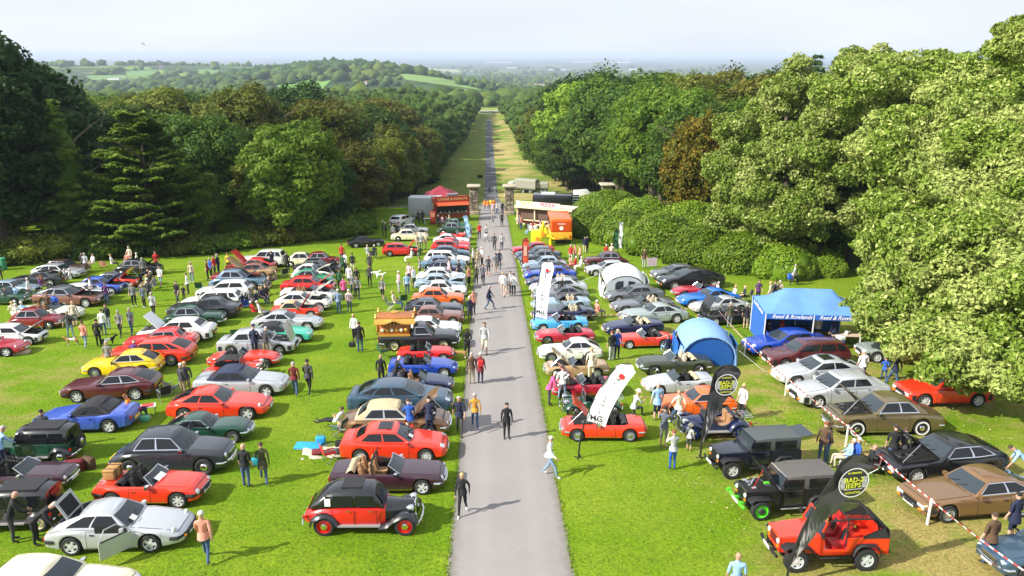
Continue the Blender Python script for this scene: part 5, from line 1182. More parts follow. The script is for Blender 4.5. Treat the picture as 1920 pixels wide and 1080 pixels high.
    if top in ('hard','soft'):
        rm = mat('hardtop_grey',(.075,.085,.085),.5) if top == 'hard' else mat('soft_top_grey',(.10,.092,.085),.85,noise=.1)
        m = MB(); loft_x(m,[(-1.84,.72,z0+.62,zt+.02,.10),(-1.80,.73,z0+.62,zt+.08,.12),(-.5,.73,z0+.62,zt+.10,.12),(.28,.69,z0+.62,zt+.03,.12),(.30,.68,z0+.62,zt-.02,.12)]); m.build('hard_top' if top == 'hard' else 'soft_top',rm,root,40)
        for sy in (1,-1):
            for a,b in ((-1.62,-.62),(-.40,.36)): q = bevel_box(a,b,min(sy*.70,sy*.742),max(sy*.70,sy*.742),z0+.70,zt-.06,.015,'side_window',GLASS,root)
        if top == 'hard': q = MB(); M = Matrix.Translation((-1.86,0,zt)) @ Matrix.Rotation(rad(8),4,'Y'); q.box(-.62,0,-.60,.60,-.01,.01,0,M); q.build('open_tailgate_glass',SCREEN,root)
        q = MB(); q.box(-1.872,-1.862,-.6,.6,z0+.75,zt-.1); q.build('rear_window',GLASS,root)
    else:
        q = MB(); zc = zt+.10
        for sy in (-.62,.62):
            q.tube([(-1.6,sy,z0+.6),(-1.45,sy,zc-.05),(-1.35,sy,zc),(-.45,sy,zc),(.30,sy,zt)],.03,6); q.tube([(-.45,sy,zc),(-.45,sy,z0+.3)],.03,6)
        for x in (-1.35,-.45): q.tube([(x,-.62,zc),(x,.62,zc)],.03,6)
        q.build('roll_cage',DARK,root)
        q = MB()
        for i in range(13): y = -.62+i*1.24/12; q.tube([(-1.86,y*1.15,z0+.62),(-1.45,y,zc-.03),(-.45,y,zc)],.008,3,0,False)
        for i in range(12): u = i/11; x = -1.45+u*1.0; q.tube([(x,-.62,zc),(x,.62,zc)],.008,3,0,False)
        q.build('cargo_net',DARK,root)
        m = MB(); m.grid([[Vector((x,sy*w1,z)) for sy in (-1,0,1)] for x,z,w1 in ((-1.86,z0+.60,.77),(-1.84,z0+.92,.77),(-1.65,z0+1.02,.76))]); 
        for sy in (-1,1): m.quad((-1.86,sy*.77,z0+.60),(-.95,sy*.77,z0+.60),(-.95,sy*.77,z0+.72),(-1.65,sy*.76,z0+1.02))
        m.build('rear_cover',HOODM,root,40)
        for x,n in ((-.45,2),):
            for sy in (-.36,.36):
                q = MB(); q.box(x+.0,x+.50,sy-.24,sy+.24,z0+.10,z0+.30,0); M = Matrix.Translation((x+.05,sy,z0+.25)) @ Matrix.Rotation(-.35,4,'Y'); q.box(-.10,.05,-.24,.24,0,.58,0,M); q.box(-.08,.05,-.13,.13,.60,.78,0,M); q.box(.05,.058,-.10,.10,.08,.5,1,M); q.build('seat',[REDL if seat == 'RED' else TRIM,DARK],root)
    q = MB(); q.tube([(1.98,-.72,z0-.02),(2.02,-.5,z0-.02),(2.02,.5,z0-.02),(1.98,.72,z0-.02)],.06,6); q.box(1.7,2.0,-.3,-.2,z0-.06,z0+.02); q.box(1.7,2.0,.2,.3,z0-.06,z0+.02)
    if accent: q.tube([(1.9,-.9,z0+.0),(2.06,-.86,z0-.02)],.07,6)
    q.build('bumper',GREENHUB if accent == 'green' else DARK,root)
    q = MB(); q.box(-1.96,-1.88,-.7,.7,z0-.02,z0+.10); q.build('bumper',CHROME if col == 'red' else DARK,root)
    q = MB(); q.box(2.07,2.09,-.26,.26,z0-.04,z0+.07); q.build('number_plate',PLATEW,root)
    m = MB(); m.box(-1.8,1.7,-.40,.40,.38,z0+.02); m.tube([(ax[0],-.7,wr),(ax[0],.7,wr)],.06,6); m.tube([(ax[1],-.7,wr),(ax[1],.7,wr)],.06,6); m.build('chassis',DARK,root)
    add_wheels(root,ax,.76,wr,wheel,rimm); tag(root,lab,'jeep'); root['group'] = 'off road cars with the teardrop banners'; CAR_N.append((root,lab,(xl+xr)/2,(yl+yr)/2)); return root
def army_truck(lab,px,py,ang,L,H,W=2.3,big=True):
    p = at(px,py); r = empty('army_truck' if big else 'army_trailer',p,(0,0,ang)); A = PAINT['army']; cv = mat('canvas_khaki',(.30,.30,.24),.9,noise=.2); lt = mat('canvas_pale',(.50,.50,.44),.9)
    if big:
        m = MB(); m.box(L*.18,L*.40,-W/2,W/2,.9,1.9); m.box(L*.40,L*.5,-W*.35,W*.35,.9,1.6); m.build('cab',A,r); m = MB(); m.box(L*.20,L*.36,-W*.46,W*.46,1.9,2.45); m.build('cab_roof',lt,r)
        m = MB(); m.quad((L*.405,-W*.42,1.5),(L*.405,W*.42,1.5),(L*.37,W*.42,2.2),(L*.37,-W*.42,2.2)); m.build('windscreen',SCREEN,r)
        for sy in (-1,1): q = MB(); q.box(L*.22,L*.34,sy*W/2-.01,sy*W/2+.01,1.45,1.85); q.build('side_window',GLASS,r); q = MB(); q.lathe([(.14,0),(.12,.05),(.001,.07)],12,'X',(L*.5,sy*W*.3,1.2)); q.build('headlight',LAMP,r)
    m = MB(); x1 = L*.16 if big else L*.3; m.box(-L/2,x1,-W/2,W/2,.9,1.3); m.build('load_bed',A,r)
    rows = [[Vector((x,y*W/2,z)) for y,z in ((-1,1.3),(-1,H-.3),(-.8,H-.05),(0,H),(.8,H-.05),(1,H-.3),(1,1.3))] for x in np.linspace(-L/2,x1,7)]; m = MB(); m.grid(rows); m.add(rows[0],[tuple(range(7))]); m.add(rows[-1],[tuple(range(7))]); m.build('canvas_tilt',cv,r,30)
    for x in ((-L*.34,-L*.12,L*.34) if big else (-L*.1,)):
        for sy in (-1,1):
            ty,rm = wheel_meshes('steel'); w_ = empty('wheel',(x,sy*(W/2-.15),.48),(0,0,0 if sy > 0 else math.pi)); w_.parent = r; w_.scale = (.48,)*3; link('tyre',ty,TYRE,w_); link('rim',rm,list(RIMM['steel'])[:max(p.material_index for p in rm.polygons)+1],w_)
    m = MB(); m.box(-L*.48,L*.48 if big else L*.6,-.4,.4,.55,.9); m.build('chassis',DARK,r); tag(r,lab,'truck' if big else 'trailer'); return r

# ---- left meadow, far left column
car('saloon60', 'brown', 'R', 98, 516, 157, 516, 'dark brown saloon at the far edge of the left meadow, behind the silver hatchback', seat='TRIM')
car('sd1', 'silver', 'R', 71, 524, 147, 524, 'silver hatchback saloon with paper on its window, second from the wood edge')
car('xk8', 'charcoal', 'L', 6, 540, 116, 538, 'long charcoal coupe pointing left near the far edge of the left meadow')
car('coupe_classic', 'pale_blue', 'R', -20, 556, 62, 556, 'pale blue silver coupe cut by the left edge of the photo')
car('saloon60', 'green', 'R', -42, 573, 46, 573, 'dark green classic cut by the left edge of the photo')
car('saloon50', 'black', 'R', 212, 518, 298, 517, 'black vintage saloon with doors open by the cedar tree', bonnet=40)
car('coupe_classic', 'orange_red', 'R', 167, 541, 256, 541, 'orange coupe with a silver roof and its red bonnet raised', roof='grey', bonnet=48, inner=PAINT['red'])
car('escort', 'mid_blue', 'R', 136, 553, 226, 553, 'mid blue two door saloon with its dark bonnet raised', bonnet=42)
car('saloon80', 'white', 'R', 100, 566, 198, 566, 'white saloon between the blue one and the grey brown coupe', roof='white')
car('capri', 'pink_brown', 'R', 59, 578, 184, 577, 'grey brown fastback coupe with chrome framed windows and raised bonnet', bonnet=30, roof='grey')
car('conv_modern', 'ivory', 'R', 20, 606, 143, 604, 'cream white open car with tan seats in the left meadow', seat='TAN', hood='HOODT')
car('round50', 'dark_red', 'R', 22, 620, 111, 618, 'small dark red classic half hidden by the white bonnet open hatchback')
car('hatch', 'white', 'R', -38, 652, 75, 648, 'white hatchback with dark bonnet raised, cut by the left edge', bonnet=42, wheel='alloy10')
car('p928', 'crimson', 'R', -62, 672, 37, 669, 'crimson car nose at the left edge beside a picnic bag')
car('saloon80', 'white', 'L', 256, 646, 397, 642, 'white saloon pointing left with its bonnet raised, behind the red saloon', bonnet=55)
car('saloon60', 'red', 'L', 230, 664, 362, 657, 'red chrome trimmed classic saloon between the white saloon and the red fastback', wheel='steel')
car('sd1', 'orange_red', 'L', 188, 690, 354, 687, 'red five door fastback saloon pointing left beside the yellow coupe', wheel='steel')
car('mgbgt', 'yellow', 'L', 151, 712, 297, 706, 'bright yellow fastback coupe pointing left', wheel='steel')
car('capri', 'maroon', 'L', 111, 758, 290, 750, 'maroon fastback coupe with a bonnet bulge, in front of the yellow coupe')
car('soft944', 'mid_blue', 'L', 54, 818, 242, 812, 'mid blue convertible with its black soft top up', wheel='alloy5', soft='HOODM')
vintage('dark green and black vintage saloon with a spare wheel on its tail, left edge', 'L', -42, 878, 150, 872, 'green', 'black', 'black', L=4.4, square=True, wheel='hubcap')
car('saloon50', 'charcoal', 'R', 199, 896, 424, 892, 'large near black rounded saloon with chrome hubcaps behind the small red sports car', wheel='hubcap')
car('stag', 'plum', 'R', -70, 932, 123, 926, 'plum coloured open tourer with chrome bumper at the left edge', hood='HOODM')
vintage('black vintage car with a cream wheel cut by the left edge beside two men', 'L', -100, 1006, 62, 1000, 'black', 'black', 'black', L=4.2, square=True, wheel='cream')
midg, _s = car('midget', 'orange_red', 'R', 171, 955, 371, 955, 'small bright red open sports car with a wicker hamper on its boot rack', cards=2)
p911, _s911 = car('p911', 'silver', 'R', 78, 1046, 342, 1036, 'silver rear engined sports coupe with its door and engine lid open', roof='silver', wheel='alloy5', cards=1)
car('jaguar60', 'cream', 'R', -112, 1178, 222, 1178, 'pale cream classic saloon in the bottom left corner', roof='cream', wheel='hubcap')
# ---- middle column of the left meadow
car('rangerover', 'ivory', 'L', 449, 503, 520, 503, 'white roofed estate at the back of the middle column')
car('capri', 'red', 'L', 421, 513, 510, 513, 'red coupe with its bonnet raised, in front of the white roofed estate', bonnet=55)
car('coupe_classic', 'tan', 'L', 414, 525, 512, 525, 'gold and red classic saloon with raised bonnet', roof='pink_brown', bonnet=45)
car('saloon60', 'dark_red', 'R', 401, 534, 486, 534, 'dark red classic mostly hidden by the grey blue one')
car('saloon50', 'steel_blue', 'R', 388, 545, 494, 545, 'grey blue rounded classic saloon', bonnet=40)
car('hatch', 'white', 'L', 366, 565, 468, 563, 'white hatchback with its tailgate open, farther of two white ones pointing left')
car('estate', 'white', 'L', 338, 583, 450, 580, 'white fastback with its black tailgate raised, nearer of two white ones pointing left')
car('coupe_classic', 'charcoal', 'L', 311, 602, 449, 599, 'long black coupe in front of the two white hatchbacks')
car('saloon50', 'green', 'R', 304, 618, 418, 614, 'dark green and cream vintage saloon with a big chrome front')
car('round50', 'cream', 'R', 553, 502, 604, 501, 'tiny cream car with a rolled back canvas roof at the meadow edge')
car('round50', 'dark_red', 'R', 598, 501, 638, 500, 'cream and burgundy car beside the tiny cream one')
car('saloon60', 'black', 'R', 560, 515, 636, 515, 'black classic saloon with a burgundy bonnet raised', bonnet=38, inner=PAINT['dark_red'])
car('beetle', 'ivory', 'R', 546, 526, 622, 526, 'small white rounded car between the black saloon and the green one', bonnet=35)
car('beetle', 'bright_green', 'R', 547, 537, 623, 537, 'small bright green rounded car')
car('saloon80', 'red', 'R', 525, 552, 626, 551, 'red saloon in front of the small bright green car', bonnet=42)
car('conv_modern', 'white', 'R', 524, 567, 626, 566, 'white open convertible with raised bonnet', bonnet=42, seat='TAN')
car('mgbgt', 'ivory', 'R', 513, 585, 618, 584, 'white classic coupe with raised bonnet in front of the white convertible', bonnet=50)
car('softclassic', 'orange_red', 'R', 511, 598, 600, 597, 'red sports car with cream hood and raised bonnet', soft='HOODT', bonnet=60)
car('xk8', 'silver', 'R', 468, 624, 601, 621, 'silver grand touring coupe with rounded tail')
car('soft_modern', 'mint', 'R', 463, 648, 577, 644, 'mint green roadster with black hood', soft='HOODM', L=4.1)
car('saloon80', 'silver', 'R', 405, 669, 551, 666, 'silver saloon with its clamshell bonnet raised, two men looking in', bonnet=('front', 62), wheel='alloy5')
car('etype', 'orange_red', 'R', 391, 694, 522, 690, 'red long nosed open sports car with a dark hood cover')
vintage('red open sports car with black hood and silver side screens', 'R', 367, 719, 501, 714, 'orange_red', 'orange_red', open_=True, L=3.9, wheel='wire', soft=1, hood='HOODM')
car('soft_modern', 'silver', 'R', 359, 748, 531, 745, 'silver convertible with its dark blue soft top up', soft='HOODB', wheel='alloy5')
car('p928', 'orange_red', 'R', 308, 794, 499, 788, 'bright red smooth nosed coupe with a rear spoiler')
car('gt6', 'green', 'R', 303, 838, 467, 831, 'small dark green fastback coupe with chrome front bumper', wheel='steel')
# ---- column beside the drive, left
vintage('black and red vintage saloon with red wheels, nearest the drive at the front', 'R', 559, 1008, 799, 1007, 'red', 'black', 'black', bonnetc='black', wheel='red', cards=1)
car('stag', 'plum', 'R', 615, 930, 832, 929, 'dark aubergine open tourer with tan interior and a black roll bar', seat='TAN', hood='HOODT', wheel='alloy5')
car('bmwe36', 'orange_red', 'R', 636, 871, 836, 869, 'bright red modern coupe with tinted glass beside the drive', cards=1)
car('jaguar60', 'bronze', 'R', 632, 826, 842, 823, 'brown classic saloon with a cream roof and raised bonnet', roof='HOODT', bonnet=48)
car('saloon_modern', 'slate_blue', 'R', 649, 782, 846, 780, 'slate blue saloon with a dark roof, in front of the navy roadster')
car('roadster_modern', 'navy', 'R', 722, 742, 848, 741, 'navy open roadster with tan interior behind the slate blue saloon', seat='TAN')
car('roadster_modern', 'blue', 'R', 727, 712, 857, 709, 'royal blue open roadster with silver wheels beside the drive', wheel='alloy10')
car('midget', 'red', 'R', 745, 682, 851, 680, 'small red open sports car between the royal blue roadster and the black pickup')
pick, _sp = car('pickup', 'black', 'R', 709, 660, 860, 657, 'black pickup carrying an ornate gilded wooden organ on its back', wheel='cream', nm='parked_pickup', cat='pickup')
car('coupe_classic', 'white', 'R', 762, 634, 864, 633, 'white car behind the black pickup, only its nose showing')
car('coupe_classic', 'pink_brown', 'R', 768, 611, 869, 610, 'dusky pink brown classic coupe beside the drive')
car('capri', 'charcoal', 'R', 758, 596, 867, 595, 'charcoal fastback coupe between the orange saloon and the pink brown coupe')
car('escort', 'orange', 'R', 772, 577, 870, 576, 'orange two door saloon beside the drive', wheel='rostyle')
car('escort', 'white', 'R', 786, 560, 875, 559, 'white two door saloon just behind the orange one')
car('saloon60', 'pale_blue', 'R', 786, 546, 872, 546, 'silver blue saloon third behind the orange one', bonnet=22)
car('saloon80', 'white', 'R', 788, 533, 872, 533, 'white saloon behind the silver blue one in the roadside column')
car('round50', 'navy', 'R', 796, 519, 870, 519, 'dark blue rounded classic in the roadside column')
car('saloon60', 'steel_blue', 'R', 791, 508, 872, 508, 'light blue classic just behind the dark blue rounded one')
car('estate', 'white', 'R', 801, 499, 880, 499, 'white panel sided estate in the roadside column')
car('saloon80', 'slate_blue', 'R', 818, 487, 880, 487, 'dark blue saloon behind the white estate')
car('hatch', 'red', 'R', 808, 477, 880, 477, 'red hatchback behind the dark blue saloon, nearer of the two reds')
car('escort', 'red', 'R', 816, 469, 881, 469, 'red saloon behind the red hatchback, farther of the two')
car('capri', 'white', 'R', 818, 461, 880, 461, 'white coupe behind the two red cars')
car('roadster', 'orange_red', 'R', 823, 451, 883, 451, 'red open sports car near the coffee trailer')
car('saloon50', 'green', 'R', 832, 441, 884, 441, 'dark green vintage car near the coffee trailer')
car('beetle', 'bright_green', 'R', 846, 432, 884, 432, 'bright green car at the far end of the roadside column')
car('hatch', 'white', 'R', 752, 429, 781, 420, 'white small hatchback parked nose away beside the grey box van')
car('escort', 'ivory', 'R', 750, 441, 802, 441, 'white saloon left of the coffee trailer', wheel='steel')
car('saloon60', 'cream', 'R', 745, 453, 803, 452, 'pale yellow saloon in front of the white one by the trailer')
car('hatch', 'red', 'R', 717, 482, 786, 480, 'red hatchback standing alone with bonnet and tailgate raised', bonnet=58, wheel='steel')
car('coupe_classic', 'black', 'R', 672, 465, 722, 462, 'low black car in the shade of the left wood')
# ---- right of the drive, first column (noses towards the drive)
car('coupe_classic', 'crimson', 'L', 962, 481, 1040, 479, 'crimson car at the far end of the right column')
car('saloon60', 'slate_blue', 'L', 969, 491, 1053, 489, 'steel blue saloon second in the right column')
car('saloon50', 'charcoal', 'L', 976, 500, 1054, 498, 'dark grey rounded classic third in the right column')
car('saloon60', 'pale_blue', 'L', 980, 510, 1060, 508, 'light silver blue classic fourth in the right column')
car('xk8', 'slate_blue', 'L', 982, 518, 1064, 516, 'dark blue grey coupe fifth in the right column')
car('saloon_long', 'blue', 'L', 984, 529, 1077, 527, 'deep blue saloon sixth in the right column')
car('xkconv', 'navy', 'L', 988, 542, 1086, 540, 'navy convertible with cream seats seventh in the right column', seat='CREAM', hood='HOODT')
car('saloon_long', 'silver', 'L', 996, 554, 1095, 552, 'silver grey saloon eighth in the right column')
car('xk8', 'grey', 'L', 1000, 569, 1106, 567, 'grey coupe with long flanks behind the silver blue convertible')
car('xkconv', 'pale_blue', 'L', 999, 585, 1108, 583, 'silver blue convertible beside the far white banner', seat='CREAM')
car('xkconv', 'navy', 'L', 1000, 606, 1118, 603, 'dark navy convertible with cream interior and silver wheels', seat='CREAM', hood='HOODM', wheel='alloy7')
car('roadster', 'sky_blue', 'L', 999, 625, 1105, 622, 'sky blue open sports car behind the tape')
car('roadster', 'crimson', 'L', 1007, 649, 1117, 646, 'crimson open sports car in front of the sky blue one', wheel='wire')
car('mgbgt', 'ivory', 'L', 1012, 681, 1131, 678, 'white fastback coupe with black sunroof in the right column', wheel='steel')
car('roadster', 'tan', 'L', 1024, 712, 1136, 709, 'sand coloured open sports car with raised bonnet', bonnet=45, seat='TRIM')
car('roadster', 'crimson', 'L', 1036, 751, 1167, 746, 'crimson open sports car with raised bonnet behind the green vintage one', bonnet=48)
vintage('dark green vintage sports car with black hood and luggage rack', 'L', 1047, 787, 1180, 783, 'green', 'green', open_=True, L=3.75, wheel='wire', rack=True)
car('roadster', 'orange_red', 'L', 1053, 829, 1213, 830, 'orange red open sports car with raised bonnet, nearest in the right column', bonnet=52, wheel='steel')
# ---- second column
car('saloon50', 'maroon', 'L', 1098, 504, 1181, 502, 'maroon rounded classic behind the white dome tent')
car('saloon80', 'silver', 'L', 1101, 519, 1180, 517, 'silver saloon hidden behind the white dome tent')
car('saloon_long', 'grey', 'L', 1140, 571, 1248, 566, 'dark grey saloon in front of the white dome tent')
car('xkconv', 'grey', 'L', 1152, 591, 1268, 587, 'grey convertible with cream interior', seat='CREAM')
car('xk8', 'sage', 'L', 1168, 611, 1294, 606, 'pale green silver coupe behind the navy roadster')
car('roadster_modern', 'navy', 'L', 1137, 634, 1247, 630, 'navy roadster with cream seats and folded tan hood', seat='CREAM', hood='HOODT')
car('roadster', 'orange_red', 'L', 1161, 656, 1258, 653, 'red open sports car beside the blue dome tent', wheel='alloy7')
car('roadster', 'olive_green', 'L', 1203, 708, 1338, 704, 'very dark green open roadster with cream seats in front of the blue dome tent', seat='CREAM', hood='HOODT', wheel='wire')
car('roadster_modern', 'silver', 'L', 1213, 744, 1338, 740, 'silver open roadster left of the far black banner', seat='TRIM', hood='HOODT')
car('mgbgt', 'orange', 'L', 1238, 787, 1386, 783, 'orange fastback coupe behind the far black banner', wheel='steel')
vintage('black vintage sports car with one blue wheel in front of the orange coupe', 'L', 1268, 829, 1424, 824, 'navy', 'navy', open_=True, L=3.75, wheel='blue', rack=True, hood='HOODM')
# ---- third column, beyond the tents
car('saloon_modern', 'grey', 'L', 1227, 528, 1316, 525, 'dark grey executive saloon nearest the clipped bank')
car('saloon_modern', 'black', 'L', 1243, 546, 1362, 541, 'black executive saloon with its door open')
car('etype', 'crimson', 'L', 1267, 560, 1358, 556, 'crimson long nosed sports car between the black saloon and the bright blue one')
car('xk8', 'bright_blue', 'L', 1279, 579, 1392, 574, 'bright blue grand touring coupe')
car('xk8', 'silver', 'L', 1303, 592, 1402, 588, 'silver coupe behind the black convertible')
car('xkconv', 'black', 'L', 1321, 613, 1430, 607, 'black convertible with its front hinged bonnet raised', bonnet=('front', 58), wheel='alloy10')
# ---- beyond the tape on the right
car('saloon_long', 'blue', 'L', 1410, 672, 1562, 664, 'royal blue long saloon in front of the blue gazebo')
car('estate', 'maroon', 'L', 1445, 695, 1598, 690, 'maroon estate car beside the tape')
car('celica', 'silver', 'L', 1465, 729, 1626, 724, 'silver coupe with black sunroof beside the tape')
car('saloon80', 'silver', 'L', 1503, 769, 1674, 760, 'silver boxy four door saloon in front of the silver coupe')
car('shoebox', 'gold', 'L', 1566, 821, 1776, 817, 'olive gold fifties coupe with whitewall tyres and raised bonnet', bonnet=48)
car('capri', 'black', 'L', 1678, 914, 1900, 899, 'black fastback coupe with its bonnet raised on the right', bonnet=44, wheel='rostyle')
car('capri', 'bronze', 'L', 1735, 986, 1962, 968, 'bronze gold fastback coupe cut by the right edge of the photo', wheel='steel')
car('saloon60', 'slate_blue', 'L', 1882, 1096, 2090, 1085, 'teal blue car corner at the bottom right edge')
car('hatch', 'sage', 'L', 1620, 681, 1752, 682, 'pale green silver hatchback under the sycamore branches')
car('hatch', 'orange_red', 'L', 1704, 766, 1866, 764, 'bright red hatchback in the shade of the sycamore')
jeep('dark navy jeep with a grey hard top and its tailgate glass open', 1336, 902, 1512, 890, 'L', 'ink', 'hard', rimm=None)
jeep('black jeep with lime green wheels and its bonnet raised', 1386, 980, 1568, 968, 'L', 'black', 'soft', wheel='green', bonnet=True, accent='green')
jeep('red open jeep with red seats and a black cargo net', 1444, 1076, 1684, 1070, 'L', 'orange_red', 'cage', seat='RED', lift=.06)
# lorries beyond the gate
army_truck('long khaki army lorry with a canvas back beyond the stone piers', 977, 361, math.pi-.45, 8.0, 3.3)
army_truck('short khaki army vehicle beside the long lorry', 1010, 361, math.pi-.15, 4.4, 2.5, 2.0)
a = empty('parked_van', at(1094, 374), (0, 0, .2)); m = MB(); loft_x(m, [(-2.0, .80, .4, 1.3, .5), (-1.8, .88, .4, 1.9, .35), (.6, .88, .4, 1.95, .35), (1.2, .86, .4, 1.4, .4), (2.0, .78, .4, 1.1, .5)]); m.build('body', PAINT['white'], a, 40)
q = MB(); q.quad((1.24, -.7, 1.42), (1.24, .7, 1.42), (.75, .66, 1.84), (.75, -.66, 1.84)); q.build('windscreen', SCREEN, a); add_wheels(a, (-1.2, 1.3), .78, .32, 'steel'); tag(a, 'white rounded van roof showing behind the clipped bank', 'van')
# raised engine lid and open door of the silver coupe
q = MB(); M = Matrix.Translation((-1.38, 0, 1.02)) @ Matrix.Rotation(rad(62), 4, 'Y'); q.box(-.72, 0, -.50, .50, -.012, .012, 0, M); q.box(-.62, -.12, -.38, .38, .013, .02, 1, M); q.box(-.62, -.12, -.38, .38, -.02, -.013, 1, M); q.build('engine_lid', [PAINT['silver'], SEAM], p911)
q = MB(); M = Matrix.Translation((.62, -.80, .0)) @ Matrix.Rotation(rad(52), 4, 'Z'); q.box(-1.02, 0, -.04, .0, .28, .84, 0, M); q.box(-.95, -.12, -.045, .005, .84, .87, 1, M); q.tube([M @ Vector(v) for v in [(-1.0, -.02, .85), (-.80, -.02, 1.22), (-.42, -.02, 1.24), (-.02, -.02, .86)]], .02, 5, 0); q.build('open_door', [PAINT['silver'], DARK], p911)
q = MB(); q.box(-.46, .50, -.815, -.80, .32, .98); q.build('door_opening', SEAM, p911)

# ================================================================== PEOPLE
def fig(pose):
    """joints of a 1.75 m figure facing +y: dict name -> (pos, radius)"""
    J = {}
    def s(n, x, y, z, r, r2=None): J[n] = (Vector((x, y, z)), (r, r2 or r))
    hip = .93; lean = 0; seat = pose in ('sit', 'sit_back', 'sit_lie'); 
    if seat: hip = .50
    if pose == 'kneel': hip = .48
    if pose == 'bend': hip = .88
    s('pelvis', 0, 0, hip, .145, .115); tl = {'bend': .95, 'lean': .35, 'sit': -.12, 'sit_back': -.30, 'sit_lie': -.62, 'kneel': .3}.get(pose, .03)
    up = lambda d, y0=0: (math.sin(tl)*d, math.cos(tl)*d)
    for n, d, r, r2 in (('waist', .16, .135, .105), ('chest', .36, .155, .115), ('upper', .49, .130, .095), ('neck', .585, .058, .058)):
        y, z = up(d); s(n, 0, y, hip+z, r, r2)
    y, z = up(.66); f = .4 if pose == 'sit_lie' else (.0 if pose not in ('bend',) else .05)
    s('headb', 0, y+.015+f*.1, hip+z, .075, .085); y, z = up(.75); s('head', 0, y+.02+f*.25, hip+z+.0, .088, .102); y, z = up(.835); s('headt', 0, y+.01+f*.3, hip+z, .062, .072)
    ys, zs = up(.505); zs += hip; yc = ys
    arms = {'stand': [((.03, .0, -.29), (.05, .09, -.54))]*2, 'walk': [((.04, .12, -.27), (.03, .27, -.49)), ((.05, -.13, -.27), (.06, -.12, -.54))], 'walk2': [((.05, -.15, -.26), (.05, -.14, -.53)), ((.04, .10, -.27), (.03, .28, -.46))],
            'hips': [((.14, -.08, -.25), (-.02, .05, -.42))]*2, 'camera': [((.06, .12, -.24), (-.10, .30, -.02))]*2, 'cross': [((.05, .06, -.27), (-.16, .22, -.24))]*2, 'bend': [((.02, .10, -.28), (.0, .22, -.52))]*2, 'lean': [((.03, .12, -.26), (-.02, .30, -.42))]*2,
            'sit': [((.05, .05, -.27), (-.02, .28, -.36))]*2, 'sit_back': [((.06, .05, -.27), (-.04, .26, -.33))]*2, 'sit_lie': [((.07, .10, -.25), (-.10, .30, -.18))]*2, 'kneel': [((.06, .14, -.22), (-.06, .36, -.12))]*2, 'point': [((.03, .0, -.29), (.05, .09, -.54)), ((.08, .20, -.16), (.06, .44, -.05))], 'apart': [((.08, .0, -.28), (.12, .06, -.53))]*2}[pose]
    for sx, nm, (e, h) in ((-1, 'l', arms[0]), (1, 'r', arms[1])):
        s('sh'+nm, sx*.175, yc, zs, .066, .062); s('el'+nm, sx*(.195+e[0]), yc+e[1], zs+e[2], .045); s('wr'+nm, sx*(.195+h[0]), yc+h[1], zs+h[2], .031, .028)
        d = (J['wr'+nm][0]-J['el'+nm][0]).normalized(); s('ha'+nm, *(J['wr'+nm][0]+d*.085), .037, .022)
    st = {'walk': ((.0, .26, .50, .34, .09), (.0, -.05, .49, -.30, .13)), 'walk2': ((.0, -.04, .49, -.28, .13), (.0, .24, .50, .32, .09)), 'stand': ((.0, .02, .49, .0, .09), (.0, .03, .49, -.02, .09)), 'apart': ((.08, .02, .49, .02, .09), (.08, .0, .49, -.02, .09))}
    for sx, nm, i in ((-1, 'l', 0), (1, 'r', 1)):
        if seat:
            o = .48 if pose != 'sit_lie' else .46; s('hp'+nm, sx*.09, .03, hip-.01, .092); s('kn'+nm, sx*.12, o, hip+.0-(.04 if pose == 'sit_lie' else 0), .062)
            if pose == 'sit_lie': s('an'+nm, sx*.10, o+.42, hip-.24, .040)
            else: s('an'+nm, sx*.12, o+(.05 if i else -.04), .10, .042)
        elif pose == 'kneel': s('hp'+nm, sx*.09, .0, hip-.04, .092); s('kn'+nm, sx*.12, .40 if i else .18, .48 if i else .08, .062); s('an'+nm, sx*.12, .40 if i else -.22, .09 if i else .07, .042)
        else:
            o, ky, kz, ay, az = st.get(pose, st['stand'])[i]; s('hp'+nm, sx*.09, 0, hip-.07, .094, .10); s('kn'+nm, sx*(.095+o*.5), ky, kz, .060); s('an'+nm, sx*(.10+o), ay, az, .042)
        a = J['an'+nm][0]; s('to'+nm, a.x+sx*.015, a.y+.16, max(.035, a.z-.05) if pose != 'sit_lie' else a.z+.10, .036, .030)
    return J
BONES = [('pelvis', 'waist', 'top'), ('waist', 'chest', 'top'), ('chest', 'upper', 'top'), ('upper', 'neck', 'top'), ('neck', 'headb', 'skin'), ('headb', 'head', 'skin'), ('head', 'headt', 'skin')]
for n_ in 'lr': BONES += [('upper', 'sh'+n_, 'top'), ('sh'+n_, 'el'+n_, 'top'), ('el'+n_, 'wr'+n_, 'arm'), ('wr'+n_, 'ha'+n_, 'skin'), ('pelvis', 'hp'+n_, 'leg'), ('hp'+n_, 'kn'+n_, 'leg'), ('kn'+n_, 'an'+n_, 'calf'), ('an'+n_, 'to'+n_, 'shoe')]
SLOTS = ['skin', 'top', 'arm', 'leg', 'calf', 'shoe', 'eye']
BODY = {}
